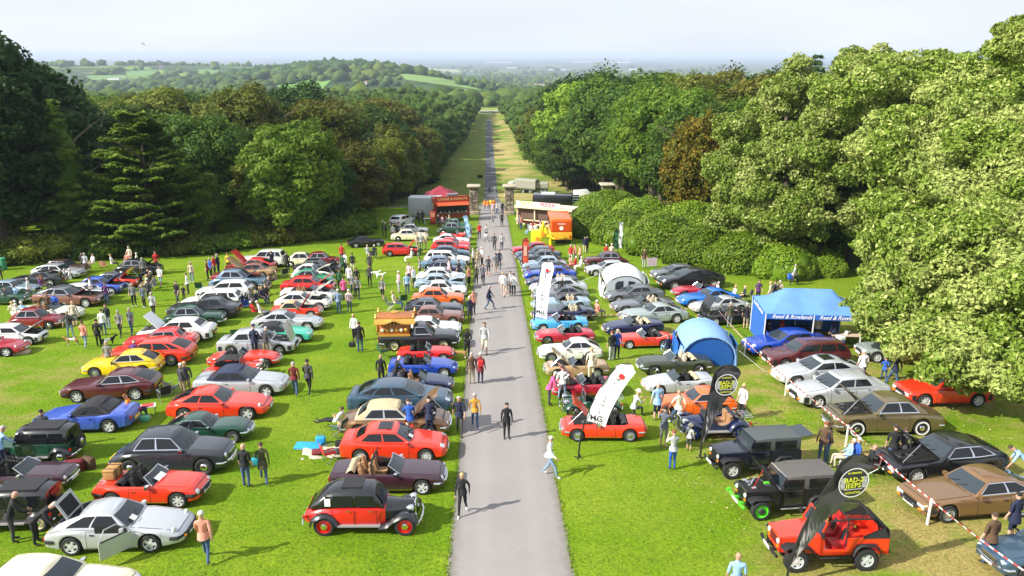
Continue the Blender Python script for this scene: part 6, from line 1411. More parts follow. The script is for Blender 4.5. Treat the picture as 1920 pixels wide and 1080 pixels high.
def body(pose):
    if pose in BODY: return BODY[pose]
    J = fig(pose); names = list(J); idx = {n: i for i, n in enumerate(names)}
    me = bpy.data.meshes.new('fig'); me.from_pydata([J[n][0][:] for n in names], [(idx[a], idx[b]) for a, b, _ in BONES], []); o = bpy.data.objects.new('fig', me); C.objects.link(o)
    sk = o.modifiers.new('s', 'SKIN'); sk.branch_smoothing = .6
    for n, i in idx.items():
        d = me.skin_vertices[0].data[i]; d.radius = J[n][1]; d.use_root = (n == 'pelvis')
    sb = o.modifiers.new('b', 'SUBSURF'); sb.levels = 1; sb.render_levels = 1
    dg = bpy.context.evaluated_depsgraph_get(); out = bpy.data.meshes.new_from_object(o.evaluated_get(dg)); bpy.data.objects.remove(o); bpy.data.meshes.remove(me); out.name = 'person_body'
    segs = [(J[a][0], J[b][0], c, (J[a][1][0]+J[b][1][0])/2) for a, b, c in BONES]
    sh = J['neck'][0].z+.0; mi = []
    for f in out.polygons:
        c = f.center; best = None
        for a, b, k, r in segs:
            ab = b-a; t = max(0, min(1, (c-a).dot(ab)/max(1e-6, ab.length_squared))); d = (c-a-ab*t).length/ (r+.02)
            if best is None or d < best[0]: best = (d, k, t)
        k = best[1]; mi.append(SLOTS.index(k))
    out.polygons.foreach_set('material_index', mi)
    bm = bmesh.new(); bm.from_mesh(out)
    def prism(p, d, r, L_, m):
        d = d.normalized(); a = d.cross(Vector((.3, .9, .2))).normalized(); b = d.cross(a); r0 = []
        for q, rr2 in ((0, r), (L_*.55, r*.9), (L_, r*.6)): r0.append([bm.verts.new(p+d*q+(a*math.cos(t)+b*math.sin(t))*rr2+Vector((0, 0, -.12*q*q/L_))) for t in (0, 1.57, 3.14, 4.71)])
        for u, v in zip(r0, r0[1:]):
            for i in range(4): f = bm.faces.new((u[i], u[(i+1) % 4], v[(i+1) % 4], v[i])); f.material_index = m
        f = bm.faces.new(r0[-1]); f.material_index = m
    for nm, sx in (('l', -1), ('r', 1)):       # hands: four fingers and a thumb
        h = J['ha'+nm][0]; d = (h-J['wr'+nm][0]).normalized(); sd_ = d.cross(Vector((sx, .1, 0))).normalized()
        for i, L_ in enumerate((.062, .074, .070, .054)): prism(h+sd_*((i-1.5)*.019)+d*.012, d+sd_*((i-1.5)*.06), .0088, L_, 0)
        prism(h-d*.03-sd_*.030, d*.6-sd_*.7, .010, .052, 0)
    hc = J['head'][0]; up_ = (J['headt'][0]-J['headb'][0]).normalized(); fw = Vector((0, 1, 0)); fw = (fw-up_*fw.dot(up_)).normalized(); fw = Vector((fw.x, fw.y, fw.z))
    ny = .098
    prism(hc+fw*ny+up_*.012, (-up_*.9+fw*.5), .013, .042, 0)
    for sx in (-1, 1):
        e = hc+fw*(ny-.008)+up_*.018+Vector((sx*.032, 0, 0)); prism(e, fw, .010, .010, 6); prism(hc+Vector((sx*.082, 0, 0))-fw*.005+up_*.0, Vector((sx*.5, -.3, .3)), .020, .022, 0)
    prism(hc+fw*(ny-.012)-up_*.048+Vector((-.02, 0, 0)), Vector((1, 0, 0)), .006, .04, 6)
    for f in bm.faces: f.smooth = True
    bm.to_mesh(out); bm.free()
    BODY[pose] = (out, J, hc, up_, fw); return BODY[pose]
def shell(J, keys, grow, name):
    pass
HAIRM = {'b': mat('hair_brown', (.06, .035, .018), .8), 'k': mat('hair_black', (.015, .012, .010), .8), 'g': mat('hair_grey', (.38, .36, .34), .85), 'w': mat('hair_white', (.62, .60, .57), .85), 'y': mat('hair_blonde', (.50, .36, .15), .8), 'r': mat('hair_auburn', (.20, .07, .025), .8)}
HAIR = {}
def hair(pose, long_=False, hat=False):
    k = (pose, long_, hat)
    if k in HAIR: return HAIR[k]
    _, J, hc, up_, fw = body(pose); sd_ = up_.cross(fw).normalized(); mb = MB(); rows = []; n = 14
    for i in range(7):
        ph = i/6*(1.95 if not long_ else 2.2); row = []
        for j in range(n):
            a = 2*math.pi*j/n; dirr = sd_*math.cos(a)+fw*math.sin(a); front = max(0, math.sin(a)); pl = ph*(1-.5*front**1.2); r = .098+.004*math.sin(j*5)
            p = hc+up_*(.026+math.cos(pl)*.086)-fw*.006+dirr*(math.sin(min(pl, 1.65))*r*(.95 if pl < 1.7 else .85))
            if long_ and pl > 1.75: p = p-up_*(pl-1.75)*.40-dirr*.012
            row.append(p)
        rows.append(row)
    mb.grid(rows, closed=True); mb.add(rows[0], [tuple(range(n))])
    if hat:
        mb = MB(); ring = lambda r, h: [hc+up_*h+(sd_*math.cos(2*math.pi*j/n)+fw*math.sin(2*math.pi*j/n))*r for j in range(n)]
        mb.grid([ring(.17, .05), ring(.165, .065), ring(.112, .070), ring(.105, .135), ring(.07, .165), ring(.01, .17)], closed=True)
    HAIR[k] = mb.mesh('hair' if not hat else 'hat', 60); return HAIR[k]
SKINS = [mat('skin_%d' % i, c, .55) for i, c in enumerate([(.55, .33, .24), (.50, .29, .20), (.60, .38, .29), (.45, .25, .17)])]; SKIN_D = mat('skin_dark', (.10, .05, .03), .5)
CLOTH = {}
CC = {'black': (.012, .012, .014), 'navy': (.012, .018, .05), 'blue': (.02, .09, .42), 'denim': (.05, .095, .20), 'pale denim': (.20, .30, .42), 'white': (.78, .78, .77), 'grey': (.20, .20, .21), 'light grey': (.42, .43, .44), 'dark grey': (.05, .05, .055), 'red': (.52, .02, .02), 'maroon': (.16, .015, .02), 'pink': (.70, .09, .26), 'salmon': (.68, .28, .20), 'orange': (.85, .25, .02), 'yellow': (.80, .55, .03), 'mustard': (.50, .26, .03), 'green': (.02, .10, .04), 'olive': (.06, .06, .025), 'khaki': (.32, .26, .16), 'beige': (.52, .44, .33), 'cream': (.70, .64, .46), 'brown': (.10, .055, .03), 'sky blue': (.28, .45, .68), 'purple': (.10, .03, .14), 'checked blue': (.20, .28, .42), 'pale pink': (.68, .45, .50), 'striped navy': (.10, .11, .15)}
def cloth(c):
    if c not in CLOTH: CLOTH[c] = mat('cloth_'+c.replace(' ', '_'), CC[c], .85, noise=.12, nscale=9, bump=.4)
    return CLOTH[c]
EYE = mat('eye_and_lips', (.09, .04, .03), .5); SHOE = mat('shoe_leather', (.03, .025, .02), .5); TRAIN = mat('trainer_white', (.6, .6, .6), .6)
COATM = {}
def coat_mesh(pose, L_):
    """loose lower edge of a coat, skirt or shorts round the hips"""
    k = (pose, L_)
    if k in COATM: return COATM[k]
    _, J, *_ = body(pose); w_ = J['waist'][0]; p = J['pelvis'][0]; mb = MB(); n = 14; rows = []
    for q, (t, rx, ry) in enumerate(((-.10, .150, .118), (.2, .158, .128), (.6, .175, .145), (1.0, .185+.05*L_, .165+.06*L_))):
        c = w_.lerp(p, t*1.0)+Vector((0, 0, -(L_)*max(0, t-.2))); rows.append([c+Vector((math.cos(2*math.pi*j/n)*rx, math.sin(2*math.pi*j/n)*(ry+(.05 if pose.startswith('walk') else 0)*t), 0)) for j in range(n)])
    mb.grid(rows, closed=True); COATM[k] = mb.mesh('coat_skirt', 70); return COATM[k]
PEOPLE = []; rp = random.Random(31)
PW = {'stand': 'standing', 'walk': 'walking', 'walk2': 'walking', 'hips': 'standing hands on hips', 'camera': 'holding up a camera', 'cross': 'standing arms folded', 'bend': 'bending over', 'lean': 'leaning forward', 'sit': 'seated', 'sit_back': 'seated leaning back', 'sit_lie': 'reclining', 'kneel': 'kneeling', 'point': 'standing and reaching out', 'apart': 'standing legs apart'}
def person(px, py, pose, ang, top, leg, h='b', note=None, size=1.0, short=True, shorts=False, long_=False, hat=None, coat=0, skin=None, hgt=0.0, where=None, coatc=None):
    """ang: heading in degrees, 0 = away from the camera, 90 = to the photo's left"""
    p = at(px, py); me, J, *_ = body(pose); r = empty('person', (p.x, p.y, p.z+hgt), (0, 0, rad(ang))); s = size*rp.uniform(.97, 1.03); r.scale = (s*rp.uniform(.97, 1.1), s*rp.uniform(.97, 1.1), s)
    sk = skin or rp.choice(SKINS); t, l = cloth(top), cloth(leg); sh = TRAIN if rp.random() < .25 else SHOE
    link('body', me, [sk, t, sk if short else t, l, sk if shorts else l, sh, EYE], r)
    if h != 'n': link('hair', hair(pose, long_), HAIRM[h], r)
    if hat: link('hat', hair(pose, False, True), cloth(hat), r)
    if coat: link('coat_skirt' if coat > .12 else 'shirt_hem', coat_mesh(pose, coat), cloth(coatc or (top if not shorts or coat > .12 else top)), r)
    PEOPLE.append(dict(o=r, px=px, py=py, pose=pose, top=top, leg=leg, shorts=shorts, short=short, h=h, long_=long_, hat=hat, note=note, size=size, where=where, coat=coat)); return r
def P(s):
    """table rows: px py pose angle top leg hair [flags]"""
    for ln in s.strip().splitlines():
        ln = ln.strip()
        if not ln: continue
        f = [q.strip() for q in ln.split('|')]; a = f[0].split(); kw = {}
        for fl in (f[3].split() if len(f) > 3 else []):
            if fl == 'sh': kw['shorts'] = True
            elif fl == 'ls': kw['short'] = False
            elif fl == 'lg': kw['long_'] = True
            elif fl.startswith('c'): kw['coat'] = float(fl[1:])
            elif fl.startswith('hat:'): kw['hat'] = fl[4:]
            elif fl.startswith('z'): kw['size'] = float(fl[1:])
            elif fl.startswith('h+'): kw['hgt'] = float(fl[2:])
            elif fl == 'dk': kw['skin'] = SKIN_D
        tp, lg = [q.strip() for q in f[1].split('/')]
        person(float(a[0]), float(a[1]), a[2], float(a[3]), tp, lg, a[4], f[2] or None, **{'coat': .03, **kw})
# columns: x y pose heading hair | top / legs | note | flags
P("""
868 963 walk2 172 y | black / black | blonde woman walking towards the camera with a pink jumper round her waist | ls lg z.95
950 823 stand 185 k | black / black | woman in a black tracksuit standing mid drive facing the camera | ls lg
891 804 walk 5 g | mustard / denim | man in a mustard jacket walking away up the drive | ls
862 814 walk 178 g | navy / dark grey | man in a navy shirt looking down at the edge of the drive | z1.05
1030 893 walk2 -110 w | white / pale denim | white haired man in white shirt and pale jeans stepping off the drive | ls
885 720 stand 10 g | brown / khaki | grey haired person in a brown jacket at the left edge of the drive | ls
901 720 stand -15 w | maroon / navy | person in a dark maroon coat with a red rucksack on the drive | ls c.22
876 671 cross 190 k | black / black | woman in a patterned black top holding a tan dog at the edge of the drive | ls lg dk
909 662 walk 180 k | light grey / cream | man in grey jumper and cream shorts walking down the drive | ls sh z1.06
917 581 walk -95 g | navy / denim | man in a dark jacket and jeans crossing the drive | ls z1.04
887 590 stand 200 b | salmon / dark grey | pink top among the group at the left drive edge | 
881 602 stand 20 w | navy / dark grey | white haired person in navy by the pink topped one | ls
918 363 walk 0 b | dark grey / dark grey | left of two walkers beyond the gate piers | ls
928 363 walk2 0 b | light grey / beige | right of two walkers beyond the gate piers | ls
388 1053 walk 8 w | salmon / denim | white haired person in a salmon pink shirt beside the silver coupe | c.06 z1.04
463 914 stand -10 n | black / denim | bald man in black tee shirt standing on the grass beside the big saloon | z1.06
496 907 walk 15 b | olive / denim | woman in a long olive green coat with a teal bag | ls c.25
554 741 walk 5 g | maroon / denim | man in a maroon jumper walking away on the grass | ls
580 739 walk -5 k | dark grey / black | man in dark jacket walking beside the maroon jumper | ls z1.05
345 744 stand -30 w | dark grey / khaki | left of two people beside the folding chairs, dark jumper | ls
353 741 stand 25 y | dark grey / khaki | right of two people beside the folding chairs, fair hair | ls lg
252 787 sit_back -75 r | orange / navy | auburn haired person in an orange coat on a wooden chair | ls lg
90 842 stand 10 k | dark grey / cream | dark haired person behind the blue convertible | ls
6 880 lean -30 g | sky blue / navy | person in light blue sleeves at the left edge beside the vintage car | ls
27 1016 lean -60 n | black / dark grey | bald man in black crouching towards the silver coupe | ls z1.05
70 1021 bend -80 g | black / black | man in black bending beside the silver coupe | ls z1.05
207 696 stand 0 g | grey / navy | grey topped person between the red and yellow cars |
""")
P("""
252 690 bend 10 r | purple / navy | person in striped purple leaning on the red fastback |
631 806 sit_lie 70 b | white / black | woman reclining in a folding chair with dark leggings | lg
770 822 lean 15 b | blue / cream | man in a bright blue tee looking into the open bonnet |
806 822 lean 5 k | navy / navy | man in navy beside the bright blue tee at the open bonnet | z1.05
716 724 stand 0 n | black / black | bald man in black behind the slate blue saloon | ls
742 728 lean -60 w | black / navy | person holding something over the navy roadster |
666 640 stand 160 y | white / black | woman in white facing the camera in the meadow | ls lg
676 661 stand 10 b | black / denim | person in a black coat holding a black bag in the meadow | ls c.12 z1.05
636 589 stand 0 w | checked blue / denim | white haired man in checked blue shirt and jeans | ls z1.05
656 586 stand -5 w | pale pink / denim | white haired person in pale pink beside the checked shirt | z.95
646 563 stand 5 b | pink / dark grey | person in a bright pink top | c.1
662 554 stand -5 g | grey / dark grey | grey person beside the bright pink top | ls
638 546 stand 0 b | green / dark grey | person in dark green near the red saloon | ls
656 536 stand 170 b | white / black | woman in white top and black skirt | c.28 sh lg
670 542 stand 10 b | black / dark grey | person in black by the white top and skirt | ls c.2
671 560 walk 190 b | grey / navy | person in grey behind the bright pink top | 
642 492 stand 0 b | red / dark grey | red topped person at the top of the meadow |
648 510 walk -30 b | white / denim | white jacket person near the top of the meadow | ls
662 512 stand 0 k | black / cream | person in black with cream shorts near the top of the meadow | sh
644 513 stand 10 k | green / navy | person in green near the top of the meadow |
694 512 stand 5 g | dark grey / dark grey | person in dark grey above the two white dogs | ls
694 537 stand 175 b | dark grey / black | person in dark grey with the white dogs | ls
718 562 walk 178 y | grey / black | woman in a grey vest walking down the meadow | lg sh
748 550 stand -60 w | pale pink / light grey | white haired person in pale pink | ls
764 552 stand 190 w | sky blue / denim | white haired person in a pale blue shirt and jeans | 
777 540 stand 60 g | white / dark grey | person in white with a rucksack |
768 531 stand 150 b | pale pink / navy | person in pink among the group left of the white cars |
788 520 stand 100 b | grey / navy | person in grey leaning at the silver blue saloon |
842 524 stand -70 b | pale pink / grey | person in pink between the white cars |
861 525 stand 60 k | dark grey / navy | person in dark grey between the white cars |
880 538 stand 60 b | salmon / black | person in a salmon top at the drive edge |
893 535 stand 0 g | olive / black | person in olive at the drive edge | ls
906 534 walk 175 k | striped navy / navy | person in a dark striped top walking on the drive |
943 551 stand 160 y | white / beige | left of four people on the right drive edge | sh
949 557 walk -60 b | grey / beige | second of four people on the right drive edge | sh
957 549 stand 100 b | light grey / dark grey | third of four people on the right drive edge | ls
963 555 stand -20 k | white / black | right of four people on the right drive edge, white shirt and black trousers |
888 501 stand 70 g | white / dark grey | left of three people talking at the left drive edge |
896 502 stand 0 g | khaki / khaki | middle of three people talking at the left drive edge |
904 499 stand 120 w | white / black | right of three people talking at the left drive edge |
916 517 walk 178 k | dark grey / dark grey | dark clothed walker in the middle of the far drive | sh
929 512 stand 20 b | grey / beige | grey clothed walker right of the dark one | sh
936 505 walk 180 k | navy / dark grey | navy topped walker on the far drive | ls
899 447 stand 185 b | red / dark grey | red topped person on the far left of the drive |
912 449 stand 175 b | light grey / dark grey | person pushing a pushchair on the far drive | ls
927 469 walk 180 k | dark grey / black | dark walker mid drive between the car rows | ls
941 469 walk2 180 k | light grey / navy | pale topped walker beside the dark one between the car rows |
923 426 walk 0 g | grey / light grey | grey walker near the gate piers | ls c.2
941 425 walk 0 k | black / black | black clothed walker near the gate piers | ls
909 396 stand 0 b | orange / grey | leftmost of the marshals in orange at the gate |
915 397 stand 10 b | orange / pale denim | second marshal in orange at the gate |
920 395 stand -10 k | yellow / denim | marshal in yellow at the gate |
926 396 stand 5 b | orange / denim | rightmost of the marshals in orange at the gate |
932 402 walk 180 b | light grey / denim | person in light grey in front of the marshals |
924 404 stand 0 b | pale pink / beige | person in pale pink in front of the marshals |
942 402 stand 200 k | black / black | dark person at the foot of the right pier | ls
948 373 sit 180 b | white / dark grey | person behind the right gate pier |
""")
P("""
163 511 walk 0 g | light grey / grey | man in light grey and shorts walking behind the far left cars | sh
158 509 stand 20 k | dark grey / dark grey | dark person beside the man in light grey behind the cars | ls
176 503 sit 150 b | white / beige | person in white seated by the spruce tree |
212 503 sit -80 y | white / dark grey | person in white seated right of the wooden chair |
246 497 stand 170 g | cream / beige | person in cream behind the black vintage saloon |
257 500 sit 100 w | white / grey | white haired person behind the black vintage saloon |
240 499 sit 170 y | salmon / grey | person in salmon behind the black vintage saloon |
295 508 stand 10 b | red / dark grey | person in red right of the black vintage saloon | ls
303 537 walk 178 k | white / pale denim | person in a white shirt and pale shorts | sh
271 522 stand 30 g | grey / dark grey | person in grey leaning near the orange coupe |
266 536 bend -80 k | navy / navy | person in navy looking at the orange bonnet | ls
253 575 stand 190 g | grey / black | man in grey tee between the parked rows |
272 577 stand 150 y | striped navy / black | person in striped navy beside the man in grey tee | ls
281 566 stand 0 k | dark grey / navy | dark clothed person in the left group |
289 595 walk 10 g | light grey / dark grey | man in a pale shirt walking away between the rows |
276 546 sit 120 y | cream / grey | person in cream seated in a circle |
291 547 sit 60 b | grey / denim | person in grey seated in a circle |
283 541 sit 180 k | black / black | person in black seated in a circle | ls
57 562 stand -80 w | white / dark grey | man in white by the far left parked cars |
79 548 sit -50 r | purple / grey | person in purple seated between far left cars |
84 546 sit -60 r | maroon / black | person in maroon seated between far left cars |
101 533 sit 0 k | red / navy | person in red seated between far left cars |
117 536 sit 20 g | olive / grey | person in olive seated between far left cars |
123 534 sit 100 g | light grey / grey | grey person seated between far left cars |
133 533 sit 100 w | white / grey | white clothed person seated between far left cars |
202 572 stand 0 b | purple / denim | person in a purple jumper and jeans beside the brown coupe | ls
173 562 stand -60 b | white / dark grey | person in white leaning at the white saloon |
34 566 sit -30 b | sky blue / dark grey | person seated in pale blue by the green car |
16 570 sit -60 b | dark grey / dark grey | person seated in grey by the green car |
36 604 sit 10 w | white / grey | white clothed person by the white open bonnet |
28 600 sit 30 y | cream / khaki | person in cream by the white open bonnet |
47 600 sit 0 w | sky blue / grey | person in pale blue by the cream convertible |
94 594 stand 0 r | brown / beige | person in brown beside the cream convertible |
108 595 stand -10 g | blue / beige | man in blue shirt beside the cream convertible |
142 612 stand 5 n | beige / grey | bald man with a pale rucksack beside the cream convertible | sh
134 634 apart 190 g | dark grey / pale denim | man in dark tee and pale jeans near the tan dog |
161 653 walk 5 b | salmon / pale denim | person in salmon top walking away with a dog |
187 651 stand 0 k | black / black | person in black with the black and white dog |
196 629 stand 5 b | white / denim | person in white behind the black clothed one |
205 617 stand 170 b | black / pale denim | man in black jacket and pale jeans | ls
228 630 walk 185 g | grey / black | man in grey shirt walking left of the striped one |
249 626 walk 180 g | striped navy / denim | man in striped navy jumper |
3 530 stand 10 b | olive / dark grey | person at the far left edge beside a green bin | ls
335 571 walk 170 b | black / dark grey | man in black tee walking near the white fastbacks |
346 563 stand 170 k | black / black | child in dark clothes near the white fastbacks | z.68
354 552 stand 100 b | white / dark grey | person in white by the green chair | ls
361 529 stand 178 g | beige / pale denim | person in beige vest and jeans at the top of the meadow |
391 525 stand 100 b | maroon / black | person in maroon in a group at the top of the meadow |
397 520 stand 140 g | blue / black | person in blue in a group at the top of the meadow |
403 516 stand -100 b | red / dark grey | person in red in a group at the top of the meadow |
411 514 stand 80 g | navy / navy | person in navy in a group at the top of the meadow | ls
430 509 stand 190 b | yellow / dark grey | person in yellow beside the red raised bonnet |
512 508 stand 70 k | navy / navy | person in navy right of the white roofed estate | ls
540 511 stand 180 k | black / black | man in a black suit between the classic cars | ls z1.05
456 580 sit 30 g | navy / navy | person in navy on the blue folding chair |
471 573 sit 10 b | grey / navy | person in grey seated in the middle group |
481 576 sit 60 g | navy / dark grey | grey haired person in navy seated in the middle group |
487 569 sit 120 b | black / dark grey | person in black seated in the middle group |
494 570 sit -120 y | navy / navy | fair person in navy seated in the middle group |
500 567 sit 200 r | black / denim | auburn haired person seated in the middle group |
478 596 sit_back -40 w | red / maroon | person in red seated behind the silver grand tourer |
491 598 sit_back -70 w | white / light grey | person in white seated behind the silver grand tourer |
505 551 sit 170 w | dark grey / dark grey | white haired person seated alone above the middle group |
518 535 sit 100 b | khaki / dark grey | person in khaki seated beside the bright green car |
479 668 lean 10 n | navy / navy | man in navy with a cap looking into the clamshell bonnet | c.12 hat:navy z1.05
500 669 lean -5 g | dark grey / khaki | man in dark grey and khaki looking into the clamshell bonnet |
718 443 stand -90 w | dark grey / black | first of the group in the shade by the left wood | ls
724 445 stand 90 w | navy / black | second of the group in the shade by the left wood | ls
737 450 stand 170 g | light grey / dark grey | third of the group in the shade, pale top |
746 449 stand 180 g | dark grey / dark grey | fourth of the group in the shade by the left wood | ls
690 484 sit 0 n | light grey / grey | bald person in grey seated with their back to the camera |
703 484 sit 0 w | navy / navy | white haired person in navy seated beside the bald one | ls
783 469 stand 60 y | cream / beige | person in cream by the pale yellow saloon |
790 469 stand 180 g | light grey / grey | person in light grey by the pale yellow saloon |
799 468 stand 100 w | cream / light grey | white haired person in cream by the pale yellow saloon |
771 492 sit 100 w | white / white | person in white seated by the red hatchback |
788 486 sit 20 b | green / grey | person in green seated by the red hatchback |
742 579 sit_back -100 y | cream / denim | blonde person in cream on a folding chair left of the orange saloon | lg
""")
P("""
974 429 stand 170 b | grey / navy | person in grey right of the drive near the stall |
978 431 stand 60 r | salmon / denim | person in salmon right of the drive near the stall |
988 422 stand 0 g | checked blue / denim | tall person in checked blue at the stall |
996 423 stand 20 b | brown / dark grey | person in brown queuing at the stall |
1001 424 stand -20 k | dark grey / black | dark person queuing at the stall |
1008 427 stand 0 b | white / black | person in white queuing at the stall |
1000 434 sit 40 b | red / grey | person in red seated before the stall |
994 440 sit 120 w | white / sky blue | first white clothed person seated before the stall |
1003 440 sit 180 w | white / white | second white clothed person seated before the stall |
1014 434 sit -90 b | pale pink / grey | person in pale pink seated before the stall |
1020 438 sit 90 w | white / grey | third white clothed person seated before the stall |
1028 440 stand 90 k | white / black | person in white beside the orange bus |
1030 450 stand 190 b | dark grey / grey | dark person between the yellow inflatable and the bus |
1096 475 stand -10 k | navy / beige | person in navy and pale trousers by the clipped bank | ls
1101 474 stand 40 b | black / dark grey | dark companion behind the person in navy by the bank |
1070 493 stand 170 w | red / white | person in red in the group right of the far column |
1078 492 stand 100 b | salmon / grey | person in salmon in the group right of the far column |
1087 494 stand 100 k | salmon / navy | person in orange and navy in the group right of the far column |
1070 506 sit -60 b | salmon / cream | person seated left in the group by the white tent |
1078 508 sit 60 w | red / maroon | person in red seated by the white tent |
1088 509 sit 100 w | white / white | person in white seated by the white tent |
1207 503 stand 175 b | brown / light grey | person in brown by the pink sign near the bank |
1136 492 stand 0 w | red / grey | person in red behind the maroon classic |
1146 492 stand 0 w | cream / grey | person in cream behind the maroon classic |
1026 377 walk 90 b | red / maroon | person in red on the side drive beyond the piers |
1066 377 stand 20 k | light grey / dark grey | person in light grey on the side drive |
1072 376 stand -20 g | dark grey / dark grey | dark person on the side drive |
892 366 stand 0 b | dark grey / black | person left of the drive beyond the left pier |
1053 563 stand 170 g | black / dark grey | man in a dark jacket among the silver cars | ls
1120 597 sit -60 w | salmon / grey | person in salmon seated behind the navy convertible |
1146 676 stand 20 r | black / light grey | man in black tee and pale trousers between the two columns |
1156 673 stand -160 g | blue / navy | man in blue behind the black tee between the columns | z1.04
1250 667 sit 10 r | navy / pale denim | person in navy seated by the blue dome tent | ls
1029 760 lean -90 w | pink / dark grey | white haired person in bright pink leaning at the open bonnet | c.05
1054 750 apart 10 b | white / pale denim | man in white shirt and jeans at the open bonnet |
1108 712 stand 0 y | cream / cream | person in cream beside the sand coloured sports car | c.15
1187 781 kneel -70 n | light grey / dark grey | photographer in a straw hat crouching with a camera | hat:cream
1231 788 stand 10 n | sky blue / navy | man in pale blue shirt and navy shorts | sh c.15 z1.05
1270 800 walk 20 n | cream / denim | bald man in a cream shirt and jeans between the cars | z1.04
1243 839 camera -30 k | striped navy / grey | man in dark patterned tee and grey shorts | sh z1.05
1260 881 camera 10 r | light grey / blue | woman in a pale top and bright blue trousers | lg z.97
1291 845 stand -40 n | light grey / dark grey | small child in a cream hat | sh z.68 hat:cream
1390 786 stand 120 y | white / black | woman in a white top and black cardigan beside the orange coupe | lg c.1
1343 560 sit 90 w | white / grey | person in white seated behind the crimson coupe |
1375 567 sit 90 y | white / black | person in white seated beside the bright blue coupe |
1393 568 sit 80 y | navy / navy | person in navy seated beside the bright blue coupe |
1420 567 stand 180 b | purple / navy | person in purple standing above the blue gazebo | lg
1442 572 stand 60 y | cream / grey | first of three people above the blue gazebo |
1450 570 stand -60 b | dark grey / grey | second of three people above the blue gazebo |
1459 569 stand -20 g | beige / grey | third of three people above the blue gazebo |
1367 616 stand 0 g | olive / grey | man in olive grey beside the black convertible |
1397 617 stand -20 g | black / khaki | man in black and shorts beside the black convertible | sh c.1
1487 535 walk -100 g | light grey / navy | walker carrying something blue along the clipped bank |
1440 640 sit -60 b | dark grey / dark grey | person seated inside the blue gazebo | ls
1463 638 stand 80 b | red / grey | person in red and black inside the blue gazebo |
1531 641 stand 10 k | beige / dark grey | person in beige inside the blue gazebo |
1560 648 stand 30 b | navy / navy | person in navy at the right end of the gazebo | ls
1614 716 stand 0 w | white / navy | white haired person in white behind the boxy silver saloon |
1656 715 walk -20 b | blue / denim | boy in a bright blue tee walking with a man | z.78
1674 725 walk 10 b | navy / denim | man in a navy jumper walking with the boy | ls z1.05
1669 879 stand -20 b | black / denim | man in black tee at the open bonnet of the black coupe | z1.06
1688 877 stand -30 b | dark grey / black | person in grey and black at the open bonnet of the black coupe | ls
1540 868 stand -30 r | brown / denim | person in brown behind the dark navy jeep | ls
1550 866 stand 60 b | navy / denim | person in navy behind the dark navy jeep |
1584 876 sit_back 80 w | sky blue / beige | white haired man in pale blue seated behind the jeeps | ls
1600 878 sit 95 w | blue / light grey | white haired person in bright blue seated behind the jeeps | ls
1622 888 sit_back 70 n | black / black | bald person in black seated on a maroon chair behind the jeeps |
1849 1057 stand 10 b | brown / denim | man in a brown tee with a jacket round his waist by the tape | c.12 z1.04
1894 1014 stand 15 k | navy / navy | person in a navy tunic at the bronze coupe window | sh c.25
1376 1136 stand -10 n | sky blue / grey | bald head at the bottom edge of the photo |
1921 905 bend 60 b | sky blue / sky blue | person in pale blue at the right edge |
""")
def near_label(px, py):
    best = sorted(CAR_N, key=lambda t: (t[2]-px)**2+((t[3]-py)*1.7)**2)[0]; return best[1]
seen = {}
for d in PEOPLE:
    n = d['note']; w_ = len(n.split())
    if w_ < 4: n += ', '+PW[d['pose']]
    if w_ < 11 and d['pose'] not in ('stand', 'walk', 'walk2') and PW[d['pose']].split()[0] not in n: n += ' '+PW[d['pose']]
    n = 'person' + n[4:] if n.startswith('the ') else n
    seen[n] = seen.get(n, 0)+1; tag(d['o'], n, 'person', 'visitors to the car show')
    if 'child' in n or 'boy' in n: d['o']['category'] = 'child'

# ================================================================== THINGS AMONG THE CARS
def thing(name,label,cat,px=None,py=None,ang=0,group=None,loc=None,h=0):
    p = loc if loc is not None else at(px,py); r = empty(name,(p[0],p[1],p[2]+h),(0,0,rad(ang))); return tag(r,label,cat,group)
STEEL = mat('tube_steel',(.30,.31,.32),.4,.7); WOOD = mat('varnished_wood',(.36,.17,.06),.5,noise=.25,nscale=5)
def chair(px,py,ang,col,label,wood=False):
    r = thing('folding_chair',label,'chair',px,py,ang,'folding chairs on the grass'); F = WOOD if wood else STEEL; cm = cloth(col) if col in CC else col
    for sx in (-.26,.26):
        for a,b in (((sx,-.24,0),(sx,.24,.44)),((sx,.24,0),(sx,-.28,.46))): m = MB(); m.tube([a,b],.013 if not wood else .02,5); m.build('leg',F,r)
        m = MB(); m.tube([(sx,-.26,.40),(sx,-.36,.92)],.013 if not wood else .02,5); m.build('back_post',F,r)
        m = MB(); m.box(sx-.03,sx+.03,-.28,.24,.60,.63); m.build('armrest',F,r)
    m = MB(); m.grid([[Vector((x,y,.43-.05*(1-(x/.25)**2))) for x in (-.25,-.1,.1,.25)] for y in (-.24,0,.24)]); m.build('seat',cm,r)
    m = MB(); m.grid([[Vector((x,-.28-.10*t-.03*(1-(x/.25)**2),.46+.46*t)) for x in (-.25,-.1,.1,.25)] for t in (0,.5,1)]); m.build('backrest',cm,r); return r
